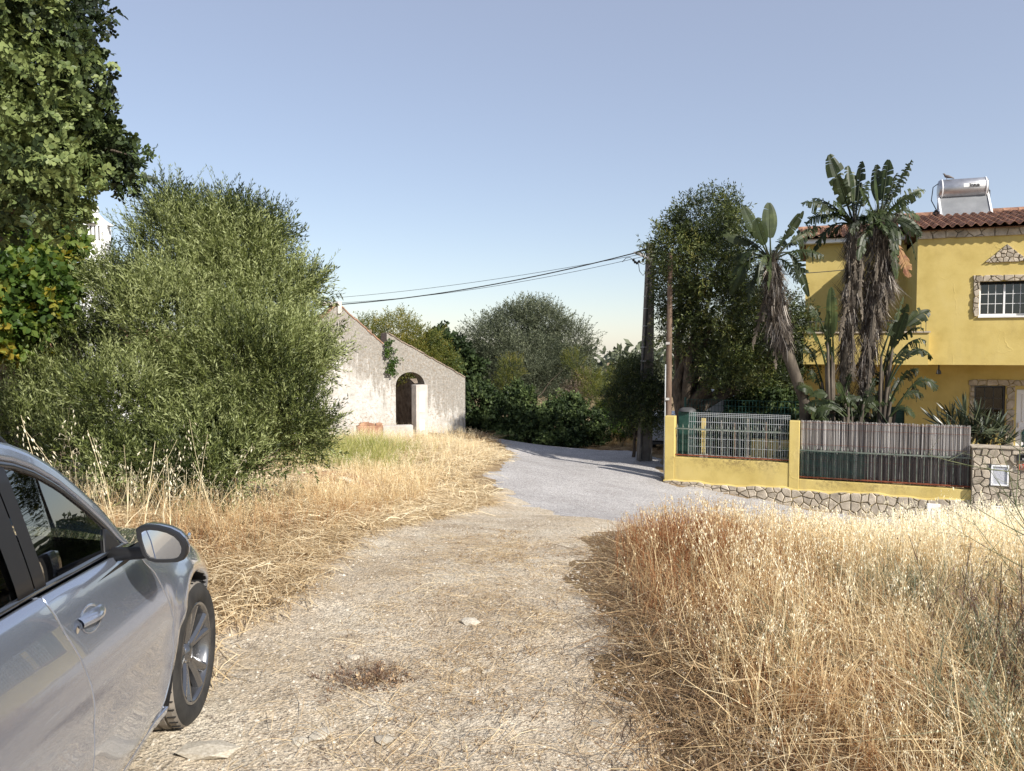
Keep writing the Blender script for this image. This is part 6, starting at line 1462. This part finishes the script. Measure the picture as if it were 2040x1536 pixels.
# mirrors
OUTL = [(-53, 36), (-45, 41), (-30, 43), (-8, 40), (15, 33), (34, 22), (47, 7), (53, -10), (52, -24), (45, -36), (32, -41), (8, -41), (-14, -40), (-30, -34), (-40, -22), (-46, -4), (-51, 16)]
for sg in (-1, 1):
    mc = (-.865, sg * .992, 1.032); q = .00153
    def ring(k, X, dz=0, dy=0): return [(X, mc[1] + sg * (dx * q * k + dy), mc[2] + dz_ * q * k + dz) for (dx, dz_) in OUTL]
    mr = MB(); rings = [ring(.78, mc[0] - .008), ring(.82, mc[0] - .018), ring(.97, mc[0] - .018), ring(1.03, mc[0] - .008), ring(1.04, mc[0] + .012)]
    def loft(mb, rings, mi=0):
        n = len(rings[0])
        for a, b in zip(rings[:-1], rings[1:]): mb.add(a + b, [(i, (i + 1) % n, n + (i + 1) % n, n + i) for i in range(n)], mi, True)
    loft(mr, rings); mir = mr.build('wing_mirror', MATS['car_black'], car)
    mr = MB(); rings = [ring(1.02, mc[0] + .012), ring(1.03, mc[0] + .03), ring(.98, mc[0] + .065, 0, -.004), ring(.80, mc[0] + .10, 0, -.012), ring(.45, mc[0] + .125, .0, -.02)]; loft(mr, rings); mr.add(rings[-1], [tuple(range(len(OUTL)))]); mr.build('mirror_housing', MATS['car_paint'], mir)
    mr = MB(); g_ = ring(.85, mc[0] - .012); mr.add(g_, [tuple(range(len(OUTL)))]); mr.build('mirror_glass', MATS['mirror_glass'], mir)
    mr = MB(); mr.tube([(mc[0] + .12, sg * .79, .972), (mc[0] + .09, sg * .84, .980), (mc[0] + .05, sg * .93, .992)], [.026, .024, .022], 8); mr.build('mirror_arm', MATS['car_black'], mir)
    mr = MB(); mr.tube([(mc[0] + .03, mc[1] + sg * .079, 1.045), (mc[0] + .06, mc[1] + sg * .074, 1.05)], [.008, .006], 6); mr.build('indicator', MATS['chrome'], mir)
    # door handles with their scoops
    for X0, zc_ in ((-1.125, .868), (-2.08, .888)):
        def sp_(X, z, o_=0.0): return (X, sg * (sideY(X, z) + o_), z)
        mh = MB(); n = 22; rr_ = []
        for k, o_ in ((1.0, .0015), (.93, .0025), (.80, .0015)): rr_.append([sp_(X0 + .083 * k * math.cos(a), zc_ + .040 * k * math.sin(a), o_) for a in np.linspace(0, 2 * math.pi, n + 1)[:-1]])
        for a, b in zip(rr_[:-1], rr_[1:]): mh.add(a + b, [(i, (i + 1) % n, n + (i + 1) % n, n + i) for i in range(n)], 0, True)
        mh.build('handle_scoop_rim', MATS['car_paint'], car)
        mh = MB(); P_ = []
        for s_ in np.linspace(0, 1, 13):
            X = X0 - .088 + .176 * s_; h_ = .017 - .004 * abs(s_ - .5); o_ = .012 + .020 * math.sin(math.pi * min(1, max(0, s_))) ; zc2 = zc_ + .012 - .012 * s_
            P_.append([sp_(X, zc2 + h_ * math.sin(a), .004 + o_ * max(-.15, math.cos(a)) + .0) for a in np.linspace(-1.9, 1.9, 9)])
        mh.grid(P_); mh.build('door_handle', MATS['car_paint'], car)
    mh = MB(); mh.lathe([(.0, 0), (.012, 0)], 10, (-1.235, sg * (sideY(-1.235, .87) + .003), .87), 'y'); mh.build('door_lock', MATS['chrome'], car)
# stainless seam highlight and lower crease are the panel gaps themselves; wheels
def wheel(cx_, sg, steer=0.0):
    w = bpy.data.objects.new('wheel', None); COL.objects.link(w); w.parent = car; w.location = (cx_, sg * .79, .32); w.rotation_euler = (0, 0, (0 if sg < 0 else math.pi) + steer); w.empty_display_size = .1
    m = MB(); m.lathe([(.222, -.088), (.232, -.104), (.262, -.112), (.292, -.108), (.310, -.094)], 48, axis='y'); m.lathe([(.310, .094), (.292, .108), (.24, .108), (.222, .09)], 48, axis='y'); m.build('sidewall', MATS['tyre_rubber'], w)
    m = MB(); prof = []
    for (h_, r_) in ((-.094, .310), (-.078, .319), (-.052, .320), (-.050, .311), (-.040, .311), (-.038, .320), (-.008, .320), (-.006, .311), (.006, .311), (.008, .320), (.038, .320), (.040, .311), (.050, .311), (.052, .320), (.078, .319), (.094, .310)): prof.append((r_, h_))
    m.lathe(prof, 64, axis='y', smooth=False)
    m.build('tread', MATS['tyre_dust'], w)
    m = MB()
    for k in range(44): a = k * 2 * math.pi / 44; c, s_ = math.cos(a), math.sin(a); m.bar((c * .3205, -.092, s_ * .3205), (c * .321, -.055, s_ * .321), .005, .004); a += .05; c, s_ = math.cos(a), math.sin(a); m.bar((c * .3205, .056, s_ * .3205), (c * .3205, .092, s_ * .3205), .005, .004)
    m.build('tread_groove', MATS['car_black'], w)
    m = MB(); m.lathe([(.226, -.098), (.220, -.104), (.210, -.098), (.204, -.08), (.196, -.04), (.19, .08)], 48, axis='y'); m.build('rim', MATS['rim_metal'], w)
    m = MB(); m.lathe([(.0, .03), (.15, .03), (.15, .045), (0, .045)], 32, axis='y'); m.lathe([(.19, .06), (0, .06)], 24, axis='y'); m.build('brake_disc', MATS['rim_dark'], w)
    for k in range(5):
        a = k * 2 * math.pi / 5 + .35
        for da in (-.17, .17):
            m = MB(); P_ = []
            for s_ in np.linspace(0, 1, 7):
                r_ = .035 + .172 * s_; aa = a + da * (.55 + .75 * s_) ; hw_ = .019 + .004 * s_; y_ = -.055 - .038 * s_ ** .8; c, s2 = math.cos(aa), math.sin(aa); tx, tz_ = -s2, c
                P_.append([(c * r_ + tx * hw_ * u, y_ + o_, s2 * r_ + tz_ * hw_ * u) for (u, o_) in ((-1, .030), (-1, .006), (-.35, -.006), (.35, -.006), (1, .006), (1, .030))])
            m.grid(P_, smooth=False); m.build('spoke', MATS['rim_metal'], w)
    m = MB(); m.lathe([(.0, -.078), (.026, -.078), (.032, -.070), (.055, -.062), (.058, -.03)], 24, axis='y'); m.build('hub_cap', MATS['rim_metal'], w)
    for k in range(5): a = k * 2 * math.pi / 5; m = MB(); m.lathe([(0, -.066), (.008, -.066), (.008, -.05)], 8, (.043 * math.cos(a), 0, .043 * math.sin(a)), 'y'); m.build('wheel_nut', MATS['chrome'], w)
wheel(0, -1, R(-3)); wheel(0, 1, R(-3)); wheel(-2.65, -1); wheel(-2.65, 1)
m = MB(); m.box(-.36 + .0, .6, -.50, .50, .18, .72); m.box(-3.4, -2.3, -.55, .55, .20, .6); m.box(-2.3, -.4, -.78, .78, .19, .30); m.build('underbody', MATS['car_black'], car)
# ------------------------------------------------------------------ grasses
up = np.array([0, 0, 1.])
def arc(r_, base, h, lean, n=5, az=None):
    az = r_.uniform(0, 6.28) if az is None else az
    d = np.array([math.cos(az), math.sin(az), 0]); s_ = np.linspace(0, 1, n)
    return [base + up * h * t_ * (1 - .25 * lean * t_) + d * lean * h * t_ ** 2 * .7 for t_ in s_], d
def T_oat(seed, fat=1.0, ns=11):
    r_ = np.random.default_rng(seed); T = Tmpl()
    pts, d = arc(r_, np.zeros(3), 1.0, r_.uniform(.1, .45), 6); side = np.cross(d, up)
    T.ribbon(pts, [.0045 * fat] * 4 + [.003 * fat] * 2, side, .5)
    for k in range(3 if ns > 8 else 1):
        b = pts[1 + k % 2]; p2, dd = arc(r_, b, r_.uniform(.12, .3), r_.uniform(.8, 2.2), 4)
        T.ribbon(p2, [.008 * fat, .007 * fat, .004 * fat, .001], np.cross(dd, up), r_.uniform(.3, .6))
    for k in range(ns):
        s_ = r_.uniform(.66, 1.0); b = pts[3] + (pts[5] - pts[3]) * ((s_ - .6) / .4)
        az = r_.uniform(0, 6.28); dd = np.array([math.cos(az), math.sin(az), .15])
        q = b + dd * r_.uniform(.02, .07); T.ribbon([b, q], .0018 * fat, np.array([-dd[1], dd[0], 0]), .6)
        dn = np.array([dd[0] * .3, dd[1] * .3, -1]); sd_ = np.array([-dd[1], dd[0], 0])
        T.leaf(q, dn, sd_, .031, .0100 * fat, r_.uniform(.6, 1.0), .4)
        if ns > 8 and k % 2: T.leaf(q, dn + dd * .6, sd_, .022, .006 * fat, r_.uniform(.6, 1.0), .4)
    return T.done()
def T_fine(seed, fat=1.0):
    r_ = np.random.default_rng(seed); T = Tmpl()
    for j in range(2):
        pts, d = arc(r_, np.array([r_.normal() * .02, r_.normal() * .02, 0]), r_.uniform(.8, 1.05), r_.uniform(.05, .5), 4); side = np.cross(d, up)
        T.ribbon(pts, .0035 * fat, side, .45)
        for k in range(5):
            b = pts[2] + (pts[3] - pts[2]) * r_.uniform(.2, 1); az = r_.uniform(0, 6.28); dd = np.array([math.cos(az), math.sin(az), r_.uniform(.5, 1.4)])
            T.leaf(b, dd, np.array([-dd[1], dd[0], 0]), r_.uniform(.03, .06), .007 * fat, r_.uniform(.4, .8), .6)
    return T.done()
def T_rust(seed, fat=1.0):
    r_ = np.random.default_rng(seed); T = Tmpl()
    pts, d = arc(r_, np.zeros(3), 1.0, r_.uniform(.05, .35), 5); T.ribbon(pts, .005 * fat, np.cross(d, up), .3)
    for k in range(7):
        s_ = r_.uniform(.3, 1); b = pts[int(s_ * 3.9)]; p2, dd = arc(r_, b, r_.uniform(.14, .3), r_.uniform(.2, .9), 3)
        T.ribbon(p2, .0028 * fat, np.cross(dd, up), .4)
        for j in range(4):
            q = p2[0] + (p2[2] - p2[0]) * r_.uniform(.4, 1.05); e = r_.normal(size=3); e[2] = abs(e[2])
            T.leaf(q, e, np.cross(e, r_.normal(size=3) + .01) / 2, r_.uniform(.012, .022), .009 * fat, r_.uniform(.3, .75))
    return T.done()
def T_tuft(seed, fat=1.0, n=9, h=.45):
    r_ = np.random.default_rng(seed); T = Tmpl()
    for j in range(n):
        b = np.array([r_.normal() * .05, r_.normal() * .05, 0]); pts, d = arc(r_, b, h * r_.uniform(.5, 1.3), r_.uniform(.2, 2.2), 3)
        T.ribbon(pts, [.006 * fat, .005 * fat, .001], np.cross(d, up), r_.uniform(.35, .65))
    return T.done()
def T_lying(seed, fat=1.0, n=8):
    r_ = np.random.default_rng(seed); T = Tmpl()
    for j in range(n):
        a = r_.normal() * .5; L = r_.uniform(.15, .45); d = np.array([math.cos(a), math.sin(a), 0]); o_ = np.array([r_.uniform(-.2, .2), r_.uniform(-.2, .2), r_.uniform(.004, .045)])
        bend = np.array([-d[1], d[0], 0]) * r_.normal() * .08; zz = np.array([0, 0, r_.uniform(0, .04)])
        sd_ = np.array([-d[1], d[0], r_.normal() * .5]); sd_ /= np.linalg.norm(sd_)
        T.ribbon([o_, o_ + d * L * .5 + bend * L + zz, o_ + d * L], .0048 * fat, sd_, r_.uniform(.3, .7))
    return T.done()

def place(name, tm, x, y, sc_, tint, mat, lean=.12, dz=0.0, seed=1, fixed_roll=None, label=None, cat=None):
    r_ = np.random.default_rng(seed); n = len(x)
    z = H(x, y) + dz
    d = np.stack([r_.normal(0, lean, n), r_.normal(0, lean, n), np.ones(n)], -1)
    o = scatter(name, tm, np.stack([x, y, z], -1), d, sc_, tint, MATS[mat], rs=r_, roll=fixed_roll)
    return tag(o, label, cat, None, 'stuff')

# -- the dry field to the right of the track
r_ = np.random.default_rng(11)
def field_pts(n, y0, y1, seed, pw=1.0):
    q = np.random.default_rng(seed); y = y0 + (y1 - y0) * q.random(n) ** pw
    xr = .70 * y + 1.4; x = tr_(y) - .05 + (xr - tr_(y)) * q.random(n)
    x = x + (q.random(n) - .5) * .1
    edge = smooth(.0, .40, x - tr_(y) - .16 * smooth(4.5, 3, y) + (fbm(x * 2.2, y * 2.2, 3) - .45) * .5)
    clump = smooth(.30, .55, fbm(x * 2.6 + 50, y * 2.6, 3)); keep = (q.random(n) < edge * (.25 + .75 * clump)) & (road_sd(x, y) < -.25) & inview(x, y, 1.4)
    return x[keep], y[keep]
def rustness(x, y):
    a = np.exp(-(((x - 1.5) / 1.1) ** 2 + ((y - 7.4) / 2.0) ** 2)); b = np.exp(-(((x - 1.1) / .5) ** 2 + ((y - 4.6) / 1.2) ** 2)) * .8
    e = np.exp(-((x - tr_(y) - .25) / .35) ** 2) * smooth(3.6, 5, y) * .6
    return np.clip(a * 1.1 + b * .6 + e + (fbm(x * 1.2 + 4, y * 1.2, 4) - .5) * .9, 0, 1)
def field_h(x, y):
    h = .43 + .20 * smooth(4.5, 6.5, y) - .26 * smooth(7.5, 10, y) * (1 - smooth(3.5, 6, x)) + .16 * smooth(5, 7, x) * smooth(8, 11, y) + (fbm(x * .8 + 3, y * .8, 3) - .45) * .5
    h = h * (.62 + .38 * smooth(0, .6, x - tr_(y)))
    return np.clip(h * (.72 + .28 * smooth(2.0, 4.5, y)), .12, 1.0)
OAT = [T_oat(i, 1.0) for i in range(7)]; OATF = [T_oat(20 + i, 2.0, 8) for i in range(6)]
FINE = [T_fine(i, 1.0) for i in range(6)]; FINEF = [T_fine(30 + i, 2.0) for i in range(5)]
RUST = [T_rust(i, 1.2) for i in range(6)]; TUFT = [T_tuft(i) for i in range(6)]; LIE = [T_lying(i) for i in range(6)]; LIEF = [T_lying(i, 1.7) for i in range(6)]
def far_tint(x, y): return .50 + .22 * smooth(7.5, 10, y) + .16 * smooth(2, 4.5, x) * smooth(5, 7, y)

x, y = field_pts(4200, 1.1, 6.3, 1, .85); rr = rustness(x, y); q = np.random.default_rng(1).random(len(x)); m = q > rr * .75
place('wild_oats', OAT, x[m], y[m], field_h(x, y)[m] * (.8 + .75 * q[m] ** 2), np.clip(.22 + .66 * q[m] + .10 * smooth(2.2, 4, x[m]) - .3 * rr[m], 0, 1), 'dry_grass_mix', .16, seed=2,
      label='dry wild oats with drooping pale spikelets in the near field', cat='grass')
x, y = field_pts(7000, 6.0, 12.6, 3); rr = rustness(x, y); q = np.random.default_rng(2).random(len(x)); m = q > rr * .8
place('wild_oats', OATF, x[m], y[m], field_h(x, y)[m] * (.8 + .4 * q[m]), np.clip(far_tint(x[m], y[m]) + .22 * q[m] - .42 * rr[m], 0, 1), 'dry_grass_mix', .13, seed=4,
      label='bleached wild oats standing along the far edge of the field', cat='grass')
x, y = field_pts(4200, 1.1, 7, 5, .9); rr = rustness(x, y); q = np.random.default_rng(3).random(len(x))
place('dry_grass', FINE, x, y, field_h(x, y) * (.55 + .5 * q), np.clip(.14 + .62 * q - .25 * rr, 0, 1), 'dry_grass_mix', .28, seed=6,
      label='fine dry grass with thin seed heads filling the near field', cat='grass')
x, y = field_pts(5200, 6.5, 12.6, 7); rr = rustness(x, y); q = np.random.default_rng(4).random(len(x))
place('dry_grass', FINEF, x, y, field_h(x, y) * (.6 + .4 * q), np.clip(far_tint(x, y) - .08 + .2 * q - .4 * rr, 0, 1), 'dry_grass_mix', .2, seed=8,
      label='fine pale dry grass filling the far side of the field', cat='grass')
x, y = field_pts(7500, 1.6, 10.5, 9); rr = rustness(x, y); q = np.random.default_rng(5).random(len(x)); m = q < rr * 1.15 - .12
place('rusty_weeds', RUST, x[m], y[m], field_h(x, y)[m] * (.7 + .35 * q[m]), np.clip(.10 + .28 * q[m], 0, 1), 'dry_grass_mix', .12, seed=10,
      label='rust coloured bushy weeds along the right edge of the track', cat='weeds')
x, y = field_pts(4600, 1.0, 8.5, 11, .85); x = x + .12; q = np.random.default_rng(6).random(len(x))
place('dry_grass', TUFT, x, y, (.35 + .5 * q), np.clip(.08 + .7 * q - .2 * rustness(x, y), 0, 1), 'dry_grass_mix', .5, seed=12,
      label='low tangle of curled dry blades under the standing grass', cat='grass')
x, y = field_pts(2600, 1.0, 8.5, 13, .8); x = x + .12; q = np.random.default_rng(7).random(len(x))
place('straw_litter', LIE, x, y, .8 + .5 * q, .02 + .6 * q, 'straw_mix', .15, seed=14, label='broken straw lying on the soil under the field grass', cat='straw')

# -- flattened straw and dry grass left of the track
def left_pts(n, y0, y1, seed, a, b):
    q = np.random.default_rng(seed); y = y0 + (y1 - y0) * q.random(n); x = tl(y) + a + (b - a) * q.random(n)
    w_ = (fbm(x * 1.7 + 9, y * 1.7, 4) - .47) * .9
    keep = (road_sd(x, y) < -.05) & inview(x, y, 1.0) & (x < tl(y) + .25 - w_) 
    return x[keep], y[keep]
x, y = left_pts(10500, 3.6, 14, 21, -2.6, .35); q = np.random.default_rng(8).random(len(x))
ro = np.random.default_rng(9).normal(.25, .55, len(x))
place('flattened_straw', LIE, x, y, .62 + .5 * q, np.clip(.12 + .72 * q, 0, 1), 'straw_mix', .10, .0, 15, ro, 'flattened golden straw covering the verge left of the track', 'straw')
x, y = left_pts(5200, 13.5, 25, 22, -4.5, .6); q = np.random.default_rng(10).random(len(x))
place('dry_grass', FINEF, x, y, (.22 + .25 * q) * (.35 + .65 * smooth(0, 1.6, tl(y) - x + .3)), .5 + .4 * q, 'dry_grass_mix', .4, seed=16, label='short bleached grass on the verge in front of the ruin', cat='grass')
x, y = left_pts(3400, 8, 24, 32, -3.5, .4); q = np.random.default_rng(10).random(len(x))
place('flattened_straw', LIEF, x, y, .8 + .5 * q, np.clip(.5 + .45 * q, 0, 1), 'straw_mix', .12, .0, 17, None, 'pale straw on the verge between the bush and the ruin', 'straw')
q = np.random.default_rng(33)
cc = np.array([(-2.9, 6.9), (-2.45, 7.9), (-2.05, 8.6), (-3.3, 6.3), (-2.5, 6.7), (-1.9, 9.6)])[q.integers(0, 6, 900)]; x = cc[:, 0] + q.normal(0, .20, 900); y = cc[:, 1] + q.normal(0, .3, 900); t_ = q.random(900)
place('rusty_weeds', RUST, x, y, .16 + .42 * t_ ** 2, .08 + .6 * t_, 'dry_grass_mix', .35, seed=18, label='rust orange dried weeds in front of the big green shrub', cat='weeds')
x = q.uniform(-3.0, -1.4, 2600); y = q.uniform(9.2, 15, 2600); t_ = q.random(2600); m = x < tl(y) - .35
place('dry_grass', FINEF, x[m], y[m], .18 + .30 * t_[m], .25 + .55 * t_[m], 'dry_grass_mix', .3, seed=19, label='tawny dry grass growing at the right foot of the green shrub', cat='grass')
x = q.uniform(-5.6, -2.6, 900); y = 7.1 + q.random(900) * 1.6; t_ = q.random(900)
place('dry_weeds', FINE, x, y, .22 + .4 * t_, .5 + .4 * t_, 'dry_grass_mix', .35, seed=20, label='pale dry weeds between the car and the green shrub', cat='weeds')
x = q.normal(-3.3, .5, 520); y = q.uniform(14.5, 18.5, 520); t_ = q.random(520)
place('green_grass', [T_tuft(50 + i, 1.8, 12, .9) for i in range(4)], x, y, .35 + .35 * t_, .3 + .6 * t_, 'green_grass_mix', .2, seed=21, label='yellow green grass clump below the white ruin wall', cat='grass')
x = q.uniform(2.2, 5.5, 1500); y = q.uniform(27.5, 31, 1500); t_ = q.random(1500)
place('dry_grass', FINEF, x, y, .5 + .5 * t_, .45 + .4 * t_, 'dry_grass_mix', .2, seed=22, label='dry grass patch beyond the road beside the concrete pole', cat='grass')
x = q.uniform(-1.7, 6, 2600); y = 24 + q.random(2600) * 6; t_ = q.random(2600); m = (road_sd(x, y) < -.05) & (road_sd(x, y) > -1.4)
place('straw_litter', LIEF, x[m], y[m], 1 + .5 * t_[m], .15 + .3 * t_[m], 'straw_mix', .15, seed=23, label='brown leaf litter along the far edge of the road', cat='straw')
# tall single oat stalks that lean over the shrub's foot
LONG = [T_oat(70 + i, .9) for i in range(5)]
x = q.uniform(-4.3, -2.4, 34); y = q.uniform(5.6, 7.2, 34)
place('wild_oats', LONG, x, y, q.uniform(.7, 1.25, 34), np.full(34, .8), 'dry_grass_mix', .3, seed=24, label='thin pale oat stalks standing in front of the green shrub', cat='grass')
# straw, twigs and a dead plant on the track itself
x = q.normal(-.25, .45, 900); y = 2.4 + q.random(900) * 6; t_ = q.random(900)
place('track_straw', [T_lying(90 + i, .8, 5) for i in range(5)], x, y, .35 + .35 * t_, .2 + .55 * t_, 'straw_mix', .1, .012, seed=25, label='thin broken straw strewn along the middle of the track', cat='straw')
x = q.uniform(-2, .8, 3600); y = 2.0 + q.random(3600) * 9; t_ = q.random(3600)
place('track_litter', [T_lying(95 + i, 2.6, 3) for i in range(5)], x, y, .05 + .10 * t_ ** 2, .0 + .35 * t_, 'twig_mix', .2, .014, seed=26, label='dark bits of twig and leaf scattered on the gravel track', cat='litter')
m0 = (tr_(np.linspace(2, 9, 1200))); yy = np.linspace(2, 9, 1200); x = m0 + q.normal(0.22, .20, 1200)
place('track_straw', [T_lying(100 + i, .9, 7) for i in range(5)], x, yy, .5 + .4 * q.random(1200), .05 + .55 * q.random(1200), 'straw_mix', .2, .01, seed=27, label='matted straw where the field grass spills onto the track', cat='straw')
leafmat('dead_weed_mix', [(0, (.06, .030, .020)), (.5, (.20, .12, .07)), (1, (.52, .38, .22))], .1)
dp = empty('dead_plant', (W(720, 1315, 3.9)[0], 3.95, h1(-.76, 3.95)), 0, 'dead brown plant mat sprouting in the middle of the gravel track', 'plant')
n = 300; a = q.uniform(0, 6.28, n); r0 = .15 * np.abs(q.normal(0, .8, n)); bx = dp.location.x + r0 * np.cos(a); by = dp.location.y + r0 * np.sin(a) * .8
scatter('dead_stems', [T_rust(110 + i, 1.3) for i in range(4)], np.stack([bx, by, H(bx, by) + .0], -1), np.stack([np.cos(a), np.sin(a), q.uniform(.25, 1.2, n)], -1), q.uniform(.06, .15, n), q.uniform(.05, .6, n), MATS['dead_weed_mix'], dp)

n = 190; a = q.uniform(0, 6.28, n); r0 = .16 * np.abs(q.normal(0, .8, n)); bx = dp.location.x + r0 * np.cos(a) * 1.3 + .05; by = dp.location.y + r0 * np.sin(a)
scatter('dead_leaves', [T_spray(140 + i, 5, .05, .035, .014, .6, 1.3) for i in range(4)], np.stack([bx, by, H(bx, by) + .012], -1), np.stack([np.cos(a), np.sin(a), q.uniform(-.05, .35, n)], -1), q.uniform(.35, .8, n), q.uniform(.1, 1.0, n), MATS['dead_weed_mix'], dp)
n = 7500; y = 2.3 + q.random(n) * 7; x = np.interp(y, [2, 4, 6, 9], [-.35, -.25, -.15, -.1]) + q.normal(0, .30, n) + .12 * np.sin(y * 2.1); m = (fbm(x * 3 + 70, y * 3, 3) > .44)
place('track_litter', [T_spray(150 + i, 3, .04, .030, .011, .6, 1.4) for i in range(4)], x[m], y[m], .22 + .42 * q.random(m.sum()) ** 2, .0 + .75 * q.random(m.sum()), 'straw_mix', 1.6, .008, seed=35, label='brown crumbled leaf litter along the middle ridge of the track', cat='litter')
# the green stemmed weed with bare branching twigs at the right edge of the picture
def twiggy(name, base, h, seed, mat, label, lean=(0, 0), n=9):
    r0 = random.Random(seed); rt = empty(name, base, 0, label, 'plant'); mb = MB(); b = Vector((0, 0, 0)); top = Vector((lean[0], lean[1], h))
    pts = [b.lerp(top, k / 6) + Vector((r0.gauss(0, .02), r0.gauss(0, .02), 0)) for k in range(7)]
    mb.tube(pts, [.006 - .0007 * k for k in range(7)], 5)
    for j in range(n):
        s_ = r0.uniform(.25, .95); p = pts[int(s_ * 6)]; az = r0.uniform(0, 6.28); L = h * r0.uniform(.25, .6)
        d = Vector((math.cos(az), math.sin(az), r0.uniform(.1, .9))).normalized()
        pp = [p + d * L * k / 4 + Vector((0, 0, .05 * L * k * k / 8)) for k in range(5)]; mb.tube(pp, [.003, .0027, .0023, .0018, .001], 4)
        for k in range(5):
            e = Vector((r0.gauss(0, 1), r0.gauss(0, 1), r0.uniform(0, 1))).normalized(); p2 = pp[r0.randint(1, 4)]; mb.tube([p2, p2 + e * L * .3], [.0015, .0008], 3)
    return mb.build('stem', MATS[mat], rt)
surf('green_stem', (.07, .085, .035), (.17, .18, .09), 6, .8, 0)
twiggy('twiggy_weed', (3.35, 4.6, h1(3.35, 4.6)), 1.25, 3, 'green_stem', 'tall dark green stemmed weed with bare forking twigs nearest the right edge', (-.35, .2), 12)
twiggy('twiggy_weed', (4.3, 5.9, h1(4.3, 5.9)), 1.35, 5, 'green_stem', 'thin green weed with long bare twigs in front of the stone gate wall', (-.25, .1), 10)
q2 = np.random.default_rng(44); n = 260; x = q2.normal(2.95, .35, n); y = q2.normal(3.6, .5, n)
place('thistle_weeds', [T_rust(120 + i, 1.2) for i in range(3)], x, y, .45 + .3 * q2.random(n), .3 + .4 * q2.random(n), 'twig_mix', .2, seed=28, label='brown thistle like weeds in the lower right of the field', cat='weeds')
q = np.random.default_rng(45); n = 1500; x = q.uniform(1.2, 4.2, n); y = q.uniform(2.2, 6.2, n); m = fbm(x * 1.5 + 40, y * 1.5, 3) > .5
place('green_blades', TUFT, x[m], y[m], .5 + .5 * q.random(m.sum()), .75 + .25 * q.random(m.sum()), 'leaf_olive_grey', .3, seed=29, label='grey green blades growing through the dry grass', cat='grass')
